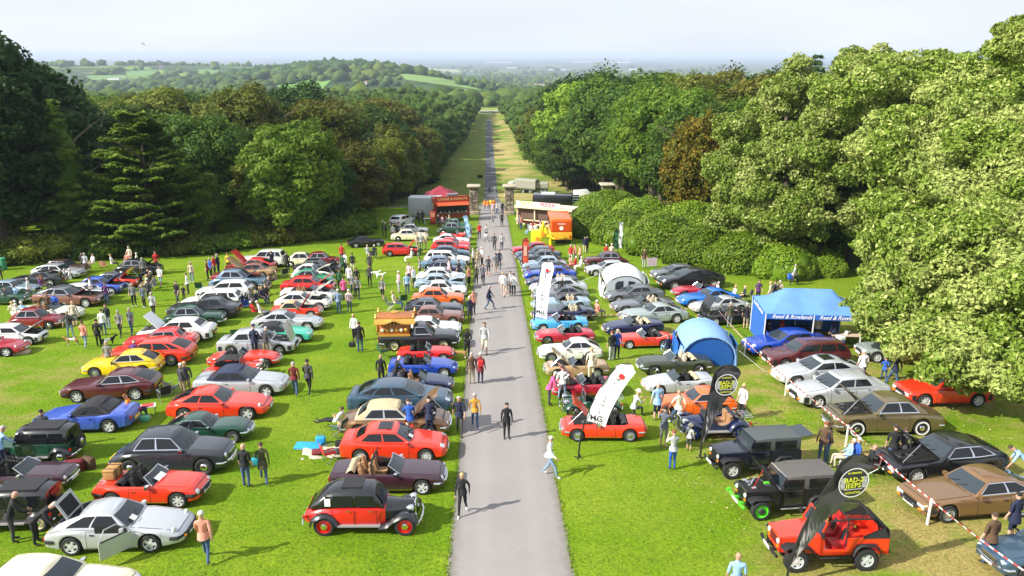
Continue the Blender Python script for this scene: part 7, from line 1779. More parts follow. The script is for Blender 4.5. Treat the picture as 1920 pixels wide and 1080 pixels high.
for q in [(310,752,40,'black','black folding chair left of the silver convertible'),(326,742,-30,'dark grey','second dark folding chair beside the silver convertible'),(619,865,-60,'red','bright red folding chair beside the red modern coupe'),
          (733,581,-90,'grey','grey folding chair left of the orange saloon'),(756,572,20,'green','green folding chair behind the orange saloon'),(375,548,10,'green','green folding chair in the middle of the meadow'),(461,582,20,'blue','bright blue folding chair in the middle group'),
          (534,521,30,'black','black folding chair right of the gold classic'),(720,671,-60,'green','green folding chair under the tail of the black pickup'),(444,640,10,'green','green chair behind the silver saloon with clamshell bonnet'),(1628,890,70,'maroon','maroon folding chair behind the red jeep'),
          (635,818,70,'green','green reclining chair under the reclining woman'),(1112,603,-60,'black','black folding chair behind the navy convertible'),(1400,566,90,'black','black folding chair beside the bright blue coupe'),(700,486,0,'dark grey','dark chair under the white haired person at the top of the meadow')]:
    chair(*q)
chair(254,790,-75,'mustard','wooden deck chair with the orange coated person',wood=True); chair(197,506,0,'salmon','empty wooden chair by the cedar tree',wood=True)
# bags, dogs, boxes
def bag(name,label,px,py,h,w_,hh,col,ang=0,cat='bag',handle=True,d=.5):
    r = thing(name,label,cat,px,py,ang,h=h); c = cloth(col) if col in CC else col; o = bevel_box(-w_/2,w_/2,-w_*d/2,w_*d/2,0,hh,min(w_*d,hh)*.28,'bag_body',c,r,3)
    if handle: m = MB(); m.tube([(-w_*.28,0,hh*.9),(-w_*.2,0,hh*1.35),(w_*.2,0,hh*1.35),(w_*.28,0,hh*.9)],.012,5); m.build('handle',c,r)
    return r
def mcol(n,c): CC[n] = c; return n
mcol('teal',(.02,.30,.36)); mcol('picnic blue',(.02,.30,.62)); mcol('mint green',(.12,.45,.30))
bag('handbag','teal handbag hanging at the olive coat',484,903,.72,.32,.30,'teal'); bag('rucksack','red rucksack on the dark maroon coat',902,722,1.02,.28,.36,'red',handle=False)
bag('holdall','black holdall carried by the person in a black coat',661,658,.25,.40,.30,'black'); bag('cool_bag','small mint green cool bag by the wooden deck chair',272,790,0,.45,.28,'mint green'); bag('picnic_bag','black bag on the picnic rug beside the red chair',640,838,0,.5,.3,'black')
bag('cool_bag','blue striped cool bag on the picnic rug',602,832,.0,.42,.34,'picnic blue'); bag('suitcase','brown leather case on end behind the green vintage saloon',140,884,0,.75,.5,'maroon',20); bag('suitcase','second brown case leaning behind the green vintage saloon',168,878,0,.55,.5,'brown',-20)
bag('carried_bundle','blue bundle carried by the walker at the bank',1481,534,.45,.5,.5,'blue'); bag('picnic_bag','tan bag on the grass at the crimson car nose',42,664,0,.9,.22,'khaki',10,handle=False)
r = thing('folded_picnic_table','flat bright blue folded table lying on the grass','table',578,838,-4); bevel_box(-.55,.55,-.28,.28,.02,.10,.02,'table_top',cloth('picnic blue'),r); m = MB(); m.tube([(-.4,-.31,.05),(.4,-.31,.05)],.015,5); m.build('carry_handle',STEEL,r)
r = thing('picnic_rug','crumpled pale rug with clothes beside the red chair','rug',608,850,8); m = MB(); m.grid([[Vector((x,y,.03+.03*math.sin(x*9+y*5)+.02*math.sin(y*13))) for x in np.linspace(-.9,.7,14)] for y in np.linspace(-.5,.5,9)]); m.build('rug_cloth',cloth('beige'),r,70); bevel_box(-.5,-.1,-.2,.2,.04,.16,.05,'jumper',cloth('maroon'),r,3); bevel_box(.1,.6,-.25,.15,.04,.15,.05,'jacket',cloth('dark grey'),r,3)
r = thing('side_table','small white table with a red tray by the wooden deck chair','table',279,778,20); m = MB(); m.box(-.35,.35,-.22,.22,.45,.48); m.build('table_top',PAINT['white'],r)
for sx in (-.3,.3):
    for sy in (-.18,.18): m = MB(); m.tube([(sx,sy,0),(sx,sy,.45)],.012,4); m.build('leg',STEEL,r)
q = thing('tray','red tray on the small white table','tray',loc=at(279,778),ang=20,h=.482); bevel_box(-.25,.25,-.16,.16,0,.05,.02,'tray_body',PAINT['red'],q)
r = thing('wicker_hamper','wicker hamper strapped on the boot of the small red sports car','basket',loc=(midg.matrix_world @ Vector((-1.28,0,.80))),ang=math.degrees(midg.rotation_euler.z)); r.rotation_euler = midg.rotation_euler
wk = mat('wicker',(.42,.22,.07),.8,noise=.35,nscale=40,bump=.8); bevel_box(-.20,.20,-.34,.34,.04,.34,.02,'basket_body',wk,r); bevel_box(-.21,.21,-.35,.35,.34,.40,.02,'lid',wk,r)
for y in (-.18,.18): m = MB(); m.box(-.222,.222,y-.02,y+.02,.03,.412); m.build('strap',mat('strap_leather',(.06,.03,.015),.6),r)
m = MB(); 
for y in np.linspace(-.3,.3,5): m.tube([(-.35,y,.02),(.25,y,.02)],.012,4)
m.build('rack',CHROME,r)
def dog(px,py,ang,col,label,s=1.0,col2=None):
    r = thing('dog',label,'dog',px,py,ang); r.scale = (s,s,s); V = [((0,.28,.42),.11),((0,0,.42),.10),((0,-.26,.43),.10),((0,.42,.56),.06),((0,.50,.62),.07),((0,.60,.58),.035),((0,-.42,.56),.02),((0,-.36,.46),.03)]; E = [(0,1),(1,2),(0,3),(3,4),(4,5),(2,7),(7,6)]
    for sx in (-.08,.08):
        b = len(V); V += [((sx,.27,.28),.045),((sx,.25,.14),.028),((sx,.27,.02),.024),((sx,-.24,.30),.06),((sx,-.34,.17),.028),((sx,-.28,.02),.024)]; E += [(0,b),(b,b+1),(b+1,b+2),(2,b+3),(b+3,b+4),(b+4,b+5)]
    me = bpy.data.meshes.new('dog'); me.from_pydata([v[0] for v in V],E,[]); o = bpy.data.objects.new('d',me); C.objects.link(o); o.modifiers.new('s','SKIN'); 
    for i,v in enumerate(V): me.skin_vertices[0].data[i].radius = (v[1],)*2; me.skin_vertices[0].data[i].use_root = i == 1
    o.modifiers.new('b','SUBSURF').levels = 1; out = bpy.data.meshes.new_from_object(o.evaluated_get(bpy.context.evaluated_depsgraph_get())); bpy.data.objects.remove(o)
    for f in out.polygons: f.use_smooth = True
    if col2:
        for f in out.polygons: f.material_index = 1 if (abs(f.center.y) < .16 and f.center.z > .3) or f.center.z < .12 else 0
    link('body',out,[col]+([col2] if col2 else []),r)
    for sx in (-1,1): m = MB(); m.grid([[Vector((sx*.05,.47,.68)),Vector((sx*.06,.44,.66))],[Vector((sx*.09,.47,.60)),Vector((sx*.09,.43,.60))]]); m.build('ear',col,r)
    return r
FT = mat('fur_tan',(.40,.22,.08),.9); FB = mat('fur_black',(.015,.015,.015),.9); FW = mat('fur_white',(.72,.70,.66),.9)
dog(137,647,100,FT,'tan dog on the grass near the salmon top',.9,FW); dog(203,649,-60,FB,'black and white dog near the person in black',1,FW); dog(703,520,-100,FW,'left of two white dogs in the upper meadow',1); dog(713,523,-90,FW,'right of two white dogs in the upper meadow',.9); dog(864,672,90,FT,'tan dog at the left edge of the drive',.9)
# ------------------------------------------------------------------ teardrop and feather banners
def banner(px,py,label,H,Wd,shape,colA,lean,ang,texts,name='teardrop_banner',st=.14):
    """a real flag: bent pole, cloth sheet and spiked foot"""
    r = thing(name,label,'banner',px,py,ang); n = 26; z0 = H*.16
    def pole(t):
        if shape == 'tear': 
            th = t*2.75; 
            if t < .62: u = t/.62; return Vector((lean*u*u*H*.18,0,H*.86*u))
            u = (t-.62)/.38*math.pi*.92; b = Vector((lean*H*.18,0,H*.86)); return b+Vector((Wd*.5*(1-math.cos(u)),0,H*.13*math.sin(u)))
        if t < .8: u = t/.8; return Vector((lean*u*u*H*.12,0,H*.93*u))
        u = (t-.8)/.2*math.pi*.42; b = Vector((lean*H*.12,0,H*.93)); return b+Vector((Wd*1.0*(1-math.cos(u)),0,H*.07*math.sin(u)/math.sin(math.pi*.42)))
    m = MB(); m.tube([pole(i/30) for i in range(31)],[.036]*11+[.022]*20,6); m.build('pole',DARK,r)
    m = MB(); m.box(-.2,.2,-.02,.02,0,.02); m.box(-.02,.02,-.2,.2,.021,.04); m.build('foot',DARK,r)
    rows = []
    for i in range(n+1):
        t = i/n
        if shape == 'tear':
            tt = .12+.88*t; a = pole(tt); base_ = pole(.12); tip = pole(1.0)
            if tt <= .62: k = (tt-.12)/.5; b = base_.lerp(tip,k**1.0)
            else: b = tip
            if tt > .62: k = (tt-.62)/.38; a = pole(tt)
            b = base_.lerp(tip,min(1,(tt-.12)/.5)); 
            if tt > .62: a = pole(tt); b = pole(1.0)
        else:
            tt = st+(1-st)*t; a = pole(tt); xr = Wd*(1.0 if tt < .8 else 1); b = Vector((max(a.x,lean*H*.12*min(1,tt/.8)**2+Wd),0,min(a.z,H*.93)-(.10 if t < .2 else 0)*Wd*(1-t*5)))
        rows.append([a.lerp(b,k/5)+Vector((0,.045*math.sin(k/5*3.14*1.5+i*.5)+.03*math.sin(i*1.1),0)) for k in range(6)])
    m = MB(); m.grid(rows); f = m.build('flag_cloth',colA,r,70)
    return r
mirr = mat('banner_black',(.035,.036,.045),.5); 
def banner_mat():
    m = bpy.data.materials.new('banner_print'); m.use_nodes = True; n = m.node_tree; b = n.nodes['Principled BSDF']; P_ = n.nodes.new('ShaderNodeTexCoord').outputs['Object']; s_ = n.nodes.new('ShaderNodeSeparateXYZ'); n.links.new(P_,s_.inputs[0])
    wv = n.nodes.new('ShaderNodeTexNoise'); wv.inputs['Scale'].default_value = 5; mp_ = n.nodes.new('ShaderNodeMapping'); mp_.inputs['Scale'].default_value = (3,1,.6); n.links.new(P_,mp_.inputs[0]); n.links.new(mp_.outputs[0],wv.inputs['Vector'])
    low = nramp(n,s_.outputs[2],2.6,1.2); col = nmix(n,nmath(n,'MULTIPLY',low,nramp(n,wv.outputs['Fac'],.45,.6)),(.03,.03,.038),(.42,.40,.42)); col = nmix(n,nmath(n,'MULTIPLY',nmath(n,'MULTIPLY',low,nramp(n,wv.outputs['Fac'],.60,.68)),.6),col,(.45,.12,.12))
    n.links.new(col,b.inputs['Base Color']); b.inputs['Roughness'].default_value = .4; b.inputs['Sheen Weight'].default_value = .3; return m
BP = banner_mat(); BW = mat('banner_white',(.88,.88,.88),.7); YT = mat('print_yellow',(.75,.78,.05),.6); WT = mat('print_white',(.85,.85,.85),.6); KT = mat('print_black',(.02,.02,.03),.6); RT = mat('print_red',(.6,.03,.03),.6); OR = mat('banner_red',(.62,.08,.03),.6); PB = mat('banner_pale_blue',(.35,.55,.78),.6)
def put_text(r,txt,x,z,size,m,rot=0,y=-.09,name='lettering',shear=0,sx=1):
    me = text_mesh(txt,size,shear); o = link(name,me,m,r); o.rotation_euler = (math.pi/2,rot,0); o.location = (x,y,z); o.scale = (sx,1,1); return o
def jeep_banner(px,py,label,ang,H,lean,Wd):
    r = banner(px,py,label,H,Wd,'tear',BP,lean,ang,None); cx,cz = lean*H*.18+Wd*.47,H*.79; R_ = Wd*.40; tl_ = .42
    m = MB(); n = 28; rg = [[Vector((cx+math.cos(2*math.pi*j/n)*q,-.085,cz+math.sin(2*math.pi*j/n)*q)) for j in range(n)] for q in (R_,R_*.93)]; m.grid(rg,closed=True); m.build('badge_ring',WT,r,0)
    m = MB(); m.add([Vector((cx+math.cos(2*math.pi*j/n)*R_*.93,-.080,cz+math.sin(2*math.pi*j/n)*R_*.93)) for j in range(n)],[tuple(range(n))]); m.build('badge_disc',mirr,r,0)
    m = MB()
    for i in range(-4,5):
        for s_ in (-1,1): z = cz+i*R_*.085; xo = math.sqrt(max(0,(R_*.88)**2-(z-cz)**2)); xi = R_*.56; m.box(cx+min(s_*xo,s_*xi),cx+max(s_*xo,s_*xi),-.089,-.086,z-R_*.018,z+R_*.018)
    m.build('badge_stripes',WT,r,0)
    put_text(r,'BAD-2',cx,cz+R_*.18,R_*.46,YT); put_text(r,'JEEPS',cx,cz-R_*.20,R_*.46,YT); put_text(r,'IN MEMORY',cx,cz+R_*.66,R_*.17,YT); put_text(r,'CASTLETON',cx,cz-R_*.68,R_*.18,YT); m = MB(); m.box(cx-R_*.6,cx+R_*.6,-.089,-.086,cz-R_*.46,cz-R_*.43); m.build('badge_rule',WT,r,0)
    return r
b1 = jeep_banner(1473,1100,'near black teardrop banner with a round yellow lettered badge in front of the red jeep',8,4.3,1.45,1.2)
b2 = jeep_banner(1313,858,'far black teardrop banner with a round badge behind the dark jeep',5,4.1,.35,1.15)
def club_banner(px,py,label,H,Wd,lean,ang,st=.18):
    r = banner(px,py,label,H,Wd,'feather',BW,lean,ang,None,'feather_banner',st); sl = lambda z: lean*H*.12*min(1,z/(H*.93))**2+Wd*.5
    for i,ch in enumerate('WEST LANCS'):
        z = H*.84-i*H*(.84-st-.13)/10
        if ch != ' ': put_text(r,ch,sl(z),z,H*(.84-st-.13)/10*1.12,KT,rot=math.pi/2*0)
    put_text(r,'MG',sl(H*(st+.105)),H*(st+.105),.36,KT); put_text(r,'OWNERS',sl(H*(st+.06)),H*(st+.06),.16,KT); put_text(r,'CLUB',sl(H*(st+.025)),H*(st+.025),.16,KT)
    m = MB(); n = 8; c = (sl(H*.88)+.04,H*.875); m.add([Vector((c[0]+math.cos(2*math.pi*(j+.5)/n)*.13,-.09,c[1]+math.sin(2*math.pi*(j+.5)/n)*.13)) for j in range(n)],[tuple(range(n))]); m.build('red_emblem',RT,r,0); return r
club_banner(1085,858,'near white feather banner leaning over the orange red sports car',4.5,.85,2.5,-26,.33)
club_banner(1001,618,'far white feather banner beside the silver blue convertible',4.7,.85,.85,-24,.17)
r = banner(979,508,'small red orange feather banner at the far end of the right column',3.0,.55,'feather',OR,.1,0,None,'feather_banner'); m = MB(); m.box(.12,.42,-.10,-.092,1.4,2.3); m.build('pale_panel',mat('print_pale',(.7,.4,.3),.6),r)
r = banner(874,452,'pale blue feather banner near the green car',2.9,.5,'feather',PB,-.9,0,None,'feather_banner')
for px_,c_,l_ in ((1158,'white','tall white flag before the clipped bank'),(1150,'green','short green flag before the clipped bank')):
    banner(px_,474,l_,3.2 if c_ == 'white' else 2.4,.4,'feather',cloth(c_),.1,0,None,'feather_banner')
# ------------------------------------------------------------------ tents
def gazebo(label,corners_px,H,peak,col,colr,ridge,text=None,walls=('back','left'),ang=None,LW=None,name='gazebo',mid=True):
    a,b = corners_px; p0,p1 = at(*a),at(*b); hd = math.atan2(p1.y-p0.y,p1.x-p0.x); Lx,Ly = LW; r = empty(name,(p0.x,p0.y,p0.z),(0,0,hd)); tag(r,label,'gazebo'); ox,oy = Lx,Ly
    dz = lambda x,y: (lambda q: g(q.x,q.y)-p0.z)(Vector((p0.x,p0.y,0))+Matrix.Rotation(hd,3,'Z') @ Vector((x,y,0)))
    for x,y in [(0,0),(ox,0),(0,oy),(ox,oy)]+([(ox/2,0),(ox/2,oy)] if mid else []): m = MB(); m.box(x-.03,x+.03,y-.03,y+.03,dz(x,y),H); m.build('pole',PAINT['white'],r)
    top = [Vector((ridge*ox,oy/2,peak)),Vector(((1-ridge)*ox,oy/2,peak))]; rows = []
    m = MB(); nu = 14
    def roofp(x,y):
        # hipped roof with sagging panels
        fx = min(x/(ridge*ox),(ox-x)/(ridge*ox),1); fy = min(y,oy-y)/(oy/2); k = min(fx,fy,1); sag = -.10*math.sin(k*math.pi)*(1+.5*math.sin(x*3.1)); return H+(peak-H)*k+sag
    m.grid([[Vector((x,y,roofp(x,y))) for x in np.linspace(0,ox,29)] for y in np.linspace(0,oy,15)]); m.build('canopy',colr,r,50)
    for y_,s_ in ((0,-1),(oy,1)): m = MB(); m.grid([[Vector((x,y_+s_*.02+.012*math.sin(x*5),z)) for x in np.linspace(0,ox,19)] for z in (H+.02,H-.14,H-.30)]); m.build('valance',col,r,50)
    for x_,s_ in ((0,-1),(ox,1)): m = MB(); m.grid([[Vector((x_+s_*.02,y,z)) for y in np.linspace(0,oy,9)] for z in (H+.02,H-.30)]); m.build('valance',col,r,50)
    if 'back' in walls: m = MB(); m.grid([[Vector((x,oy+.03*math.sin(x*3),z*1.0+(dz(x,oy) if z < .1 else 0))) for x in np.linspace(0,ox,19)] for z in (0,.8,1.6,H-.2)]); m.build('back_wall',col,r,50)
    if 'left' in walls: m = MB(); m.grid([[Vector((-.02+.04*math.sin(y*4),y,z+(dz(0,y) if z < .1 else 0))) for y in np.linspace(0,oy,11)] for z in (0,.8,1.6,H-.2)]); m.build('side_wall',col,r,50)
    if 'right' in walls: m = MB(); m.grid([[Vector((ox,y,z)) for y in np.linspace(0,oy,6)] for z in (0,1.2,H-.2)]); m.build('side_wall',col,r,50)
    if text:
        for x in (ox*.27,ox*.76): put_text(r,text,x,H-.13,.34,WT,y=-.045,shear=.35,sx=.95)
        o = put_text(r,text,0,0,.34,WT,shear=.35); o.rotation_euler = (math.pi/2,0,-math.pi/2); o.location = (-.05,oy*.5,H-.13)
    return r,hd,dz
BLC = mat('gazebo_blue',(.025,.12,.45),.7,noise=.06,nscale=2); BLR = mat('gazebo_roof_blue',(.11,.25,.58),.6,noise=.08,nscale=1.5)
gz_,gh,gd = gazebo('blue gazebo with white script lettering in front of the great sycamore',((1430,649),(1600,653)),2.05,3.15,BLC,BLR,.24,'Reed & Rowlands',LW=(5.6,3.6))
gw = lambda x,y,z: gz_.matrix_world @ Vector((x,y,z))
bpy.context.view_layer.update()
def table(label,loc,ang,L_=1.6,W_=.7,H=.74,m_=None):
    r = thing('trestle_table',label,'table',loc=loc,ang=ang); m = MB(); m.box(-L_/2,L_/2,-W_/2,W_/2,H-.04,H); m.build('table_top',m_ or mat('table_beech',(.55,.42,.30),.5),r)
    for sx in (-1,1):
        for sy in (-1,1): m = MB(); m.tube([(sx*(L_/2-.1),sy*(W_/2-.06),-.1),(sx*(L_/2-.1),sy*(W_/2-.06),H-.04)],.015,5); m.build('leg',STEEL,r)
    return r
def gl(x,y): q = gw(x,y,0); return Vector((q.x,q.y,g(q.x,q.y)))
table('wooden table at the right end of the blue gazebo',gl(4.95,.5),math.degrees(gh),1.8); table('dark table inside the blue gazebo',gl(2.4,1.9),math.degrees(gh),1.6,m_=cloth('dark grey')); table('small white table at the middle pole of the gazebo',gl(3.1,.5),math.degrees(gh),.8,.5,.7,PAINT['white'])
r = thing('cool_box','blue bin with a white lid under the gazebo table','box',loc=gl(4.4,-.2),ang=5); bevel_box(-.2,.2,-.2,.2,0,.6,.03,'bin_body',BLC,r); bevel_box(-.22,.22,-.22,.22,.6,.85,.04,'bin_lid',PAINT['white'],r)
r = thing('teapot_stand','white cup and kettle on the gazebo table','kettle',loc=gl(4.95,.5),h=.74); m = MB(); m.lathe([(.001,0),(.10,.0),(.12,.08),(.09,.18),(.03,.22),(.001,.23)],12,'Z',(0,0,0)); m.tube([(.1,0,.08),(.2,0,.18)],.02,5); m.build('kettle_body',PAINT['white'],r)
gazebo('maroon gazebo roof behind the coffee trailer',((793,400),(848,400)),2.3,3.6,mat('gazebo_maroon',(.20,.015,.03),.7),mat('gazebo_maroon_roof',(.26,.02,.04),.7),.49,None,walls=('back',),LW=(4.6,4.0),mid=False)
def dome(label,px,py,W_,D_,H,colr,colf,colw,ang=0,windows=False,name='dome_tent'):
    p = at(px,py); r = empty(name,(p.x,p.y,p.z-.03),(0,0,rad(ang))); tag(r,label,'tent'); w2,d2 = W_/2,D_/2
    prof = lambda t: (math.cos(t),max(0,math.sin(t))**.72)       # arch profile
    m = MB(); rows = []
    for i in range(13):
        t = math.pi*(1-i/12); c,s_ = prof(t); row = []
        for j in range(11):
            v = -1+2*j/10; pin = 1-.10*(v*v); hh = H*(1-.12*v*v); row.append(Vector((c*w2*pin,v*d2*(.82+.18*s_ if True else 1),s_*hh)))
        rows.append(row)
    # fabric: sides below .55 stay open at the front arch, closed roof above
    m.grid(rows[2:-2]); m.build('roof_fabric',colr,r,60)
    # front wall filled
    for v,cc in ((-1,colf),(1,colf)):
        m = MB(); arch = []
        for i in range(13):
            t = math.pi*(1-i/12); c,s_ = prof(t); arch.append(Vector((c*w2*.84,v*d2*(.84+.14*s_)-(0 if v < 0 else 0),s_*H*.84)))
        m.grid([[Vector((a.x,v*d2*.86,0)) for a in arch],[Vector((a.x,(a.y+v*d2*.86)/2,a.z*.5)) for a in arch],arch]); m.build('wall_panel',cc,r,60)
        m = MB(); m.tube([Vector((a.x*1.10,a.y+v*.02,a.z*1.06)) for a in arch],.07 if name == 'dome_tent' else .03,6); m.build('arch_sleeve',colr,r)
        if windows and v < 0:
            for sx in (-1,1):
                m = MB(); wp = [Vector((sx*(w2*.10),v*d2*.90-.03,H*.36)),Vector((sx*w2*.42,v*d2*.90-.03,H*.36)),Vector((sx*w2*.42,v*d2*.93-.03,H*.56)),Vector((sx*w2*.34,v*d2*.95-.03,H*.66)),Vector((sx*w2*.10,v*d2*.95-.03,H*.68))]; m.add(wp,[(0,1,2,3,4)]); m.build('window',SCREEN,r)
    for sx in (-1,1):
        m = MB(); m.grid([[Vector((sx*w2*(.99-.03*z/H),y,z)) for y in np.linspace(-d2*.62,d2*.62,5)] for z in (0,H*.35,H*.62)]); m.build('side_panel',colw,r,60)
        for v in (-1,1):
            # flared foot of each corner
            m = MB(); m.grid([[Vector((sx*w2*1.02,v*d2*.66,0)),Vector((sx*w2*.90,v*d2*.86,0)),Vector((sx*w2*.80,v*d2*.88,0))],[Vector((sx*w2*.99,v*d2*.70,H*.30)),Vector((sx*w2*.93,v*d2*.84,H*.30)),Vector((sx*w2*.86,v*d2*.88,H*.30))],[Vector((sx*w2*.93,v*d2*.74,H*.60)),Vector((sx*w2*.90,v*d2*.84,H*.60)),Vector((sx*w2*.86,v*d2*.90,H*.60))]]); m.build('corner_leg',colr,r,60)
            m = MB(); m.tube([(sx*w2*.95,v*d2*.8,H*.5),(sx*(w2+1.5),v*(d2+.9),.02)],.008,3); m.build('guy_rope',PAINT['white'],r)
    return r
dome('blue domed shelter tent with a pale roof behind the dark green roadster',1318,672,3.35,3.0,2.15,mat('tent_pale_blue',(.20,.36,.68),.6),mat('tent_royal',(.012,.10,.40),.55),mat('tent_royal2',(.015,.13,.48),.55),-4)
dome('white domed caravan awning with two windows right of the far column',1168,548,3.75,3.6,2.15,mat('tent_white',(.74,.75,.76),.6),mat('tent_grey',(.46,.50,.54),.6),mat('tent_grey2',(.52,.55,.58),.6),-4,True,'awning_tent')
# ------------------------------------------------------------------ tape on posts
tp = [(1341,602),(1395,668),(1472,742),(1585,838),(1738,984),(1925,1135)]
bT = {}
def tape_mat():
    m = bpy.data.materials.new('red_white_tape'); m.use_nodes = True; n = m.node_tree; b = n.nodes['Principled BSDF']; u = n.nodes.new('ShaderNodeAttribute'); u.attribute_name = 'run'
    s_ = nmath(n,'FRACT',nmath(n,'MULTIPLY',u.outputs['Fac'],2.6)); col = nmix(n,nmath(n,'GREATER_THAN',s_,.5),(.75,.73,.70),(.55,.06,.05)); n.links.new(col,b.inputs['Base Color']); b.inputs['Roughness'].default_value = .4; return m
TAPE = tape_mat(); tops = []
for i,(px_,py_) in enumerate(tp):
    p = at(px_,py_); r = empty('tape_post',p); tag(r,f"white post holding the tape, {['at the corner by the black convertible', 'behind the blue domed tent', 'in front of the maroon estate', 'behind the seated group and jeeps', 'in front of the bronze coupe', 'beyond the bottom right corner'][i]}",'post','posts holding the tape')
    m = MB(); m.box(-.03,.03,-.03,.03,-.2,1.02); m.build('stake',PAINT['white'],r); m = MB(); m.box(-.034,.034,-.034,.034,.90,.99); m.build('tape_wrap',TAPE,r); tops.append(p+Vector((0,0,.96)))
def tape(name,A,B_,label,sag=.07):
    n = 24; L_ = (B_-A).length; vs,fs,run = [],[],[]
    for i in range(n+1):
        t = i/n; p = A.lerp(B_,t)+Vector((0,0,-sag*4*t*(1-t))); tw = .5*math.sin(t*7+A.x); d = Vector((math.sin(tw)*.014,-math.sin(tw)*.014,math.cos(tw)*.026)); vs += [p-d,p+d]; run += [t*L_]*2
    for i in range(n): fs.append((2*i,2*i+2,2*i+3,2*i+1))
    me = bpy.data.meshes.new('tape'); me.from_pydata([v[:] for v in vs],[],fs); a = me.attributes.new('run','FLOAT','POINT'); a.data.foreach_set('value',run); me.materials.append(TAPE); o = link(name,me); tag(o,label,'tape','red and white tape'); return o
for i in range(len(tops)-1): tape('barrier_tape',tops[i],tops[i+1],'red and white tape span '+['from the corner post to the domed tent','beside the royal blue long saloon','in front of the two silver cars','past the olive gold coupe and the seated group','past the bronze coupe to the bottom right corner'][i])
e = at(1262,600)+Vector((0,0,.9)); tape('barrier_tape',tops[0],at(1275,602)+Vector((0,0,.9)),'red and white tape span running left from the corner post'); tape('barrier_tape',tops[0],at(1408,606)+Vector((0,0,.9)),'red and white tape span from the corner post to the gazebo')
A_,B_ = at(1000,611)+Vector((0,0,.8)),at(1176,611)+Vector((0,0,.8)); tape('barrier_tape',A_,B_,'red and white tape span behind the sky blue sports car')
for px_ in (1000,1176): p = at(px_,611); r = empty('tape_post',p); tag(r,'thin white post at the '+('drive' if px_ < 1100 else 'far')+' end of the short tape','post','posts holding the tape'); m = MB(); m.box(-.02,.02,-.02,.02,-.1,.85); m.build('stake',PAINT['white'],r)
# ------------------------------------------------------------------ gate piers of rough stone
ST = [mat('stone_%d' % i,c,.95,noise=.3,nscale=6,bump=.7) for i,c in enumerate([(.22,.18,.13),(.30,.24,.17),(.15,.12,.095),(.36,.30,.22)])]; CAP = mat('stone_cap',(.40,.35,.26),.9,noise=.2,nscale=4,bump=.5); MORT = mat('mortar',(.10,.085,.07),1)
sv = {}
def stone_mesh(k):
    if k not in sv:
        bm = bmesh.new(); bmesh.ops.create_cube(bm,size=1); rq = random.Random(k); bmesh.ops.bevel(bm,geom=bm.edges[:],offset=.10,segments=1,affect='EDGES')
        for v in bm.verts: v.co += Vector([rq.uniform(-.05,.05) for _ in range(3)])
        me = bpy.data.meshes.new('stone'); bm.to_mesh(me); bm.free(); me.materials.append(ST[k % 4]); sv[k] = me
    return sv[k]
def pier(px,py,label,H=4.0,W_=1.08,wall=0):
    p = at(px,py); r = empty('gate_pier',p); tag(r,label,'stone pier','stone gate piers'); m = MB(); m.box(-W_/2+.08,W_/2-.08,-W_/2+.08,W_/2-.08,-.3,H-.5); m.build('mortar_core',MORT,r); rq = random.Random(int(px))
    for c in range(9):
        z = .62+c*(H-1.15)/9+.16; nn = 3
        for side in range(4):
            x = -W_/2
            ws = [rq.uniform(.25,.5) for _ in range(3)]; sc_ = (W_)/sum(ws); ws = [v*sc_ for v in ws]
            for w_ in ws:
                o = link('stone',stone_mesh(rq.randint(0,7)),None,r); cx = x+w_/2; x += w_; d = W_/2-.05+rq.uniform(-.03,.04)
                loc = {0: (cx,-d,z),1: (cx,d,z),2: (-d,cx,z),3: (d,cx,z)}[side]; o.location = loc; o.scale = (w_*.94,.2,(H-1.15)/9*.92) if side < 2 else (.2,w_*.94,(H-1.15)/9*.92)
    o = bevel_box(-W_*.68,W_*.68,-W_*.68,W_*.68,-.3,.60,.14,'plinth',ST[1],r); bevel_box(-W_*.58,W_*.58,-W_*.58,W_*.58,H-.55,H-.30,.06,'necking',ST[2],r)
    m = MB(); m.grid([[Vector((sx*W_*q,sy*W_*q,z)) for sx,sy in ((-1,-1),(1,-1),(1,1),(-1,1))] for q,z in ((.55,H-.30),(.62,H-.2),(.80,H-.12))],closed=True); m.build('cornice',CAP,r); bevel_box(-W_*.84,W_*.84,-W_*.84,W_*.84,H-.13,H+.06,.04,'cap_stone',CAP,r)
    return r
pier(889,402,'stone gate pier left of the drive'); pier(955,402,'stone gate pier right of the drive'); pier(1136,398,'third stone pier behind the clipped bank',4.0,1.2)
r = empty('low_stone_wall',at(868,402)); tag(r,'low pale stone wall between the trailer and the left pier','wall'); rq = random.Random(5)
for c in range(3):
    for i in range(5): o = link('stone',stone_mesh(rq.randint(0,7)),None,r); o.location = (-.9+i*.42,0,.2+c*.3); o.scale = (.42,.4,.29)
bevel_box(-1.15,1.0,-.3,.3,1.05,1.18,.03,'coping',CAP,r)
# ------------------------------------------------------------------ vans, trailer, stall, bus at the far end
def boxy(name,label,cat,px,py,ang): p = at(px,py); r = empty(name,p,(0,0,rad(ang))); return tag(r,label,cat)
r = boxy('box_van','grey white box van left of the red coffee trailer','van',795,412,-4); GV = mat('van_grey',(.50,.53,.54),.5)
bevel_box(-2.0,2.2,0,2.0,.5,2.9,.08,'load_box',GV,r); m = MB()
for i in range(9): m.box(-1.95,2.15,-.012,-.002,.75+i*.24,.765+i*.24)
m.build('panel_ribs',mat('van_rib',(.38,.40,.41),.6),r); m = MB(); m.box(-2.03,-2.0,.1,1.9,.7,2.8); m.build('rear_door',mat('van_door',(.36,.42,.40),.5),r)
m = MB(); loft_x(m,[(2.2,.9,.4,2.1,.2),(2.8,.9,.4,2.0,.4),(3.4,.85,.4,1.2,.4)]); o = m.build('cab',GV,r,40); o.location = (0,1,0); add_wheels(r,(-1.3,2.6),.8,.34,'steel')
for w_ in [c for c in r.children if c.name.startswith('wheel')]: w_.location.y += 1.0
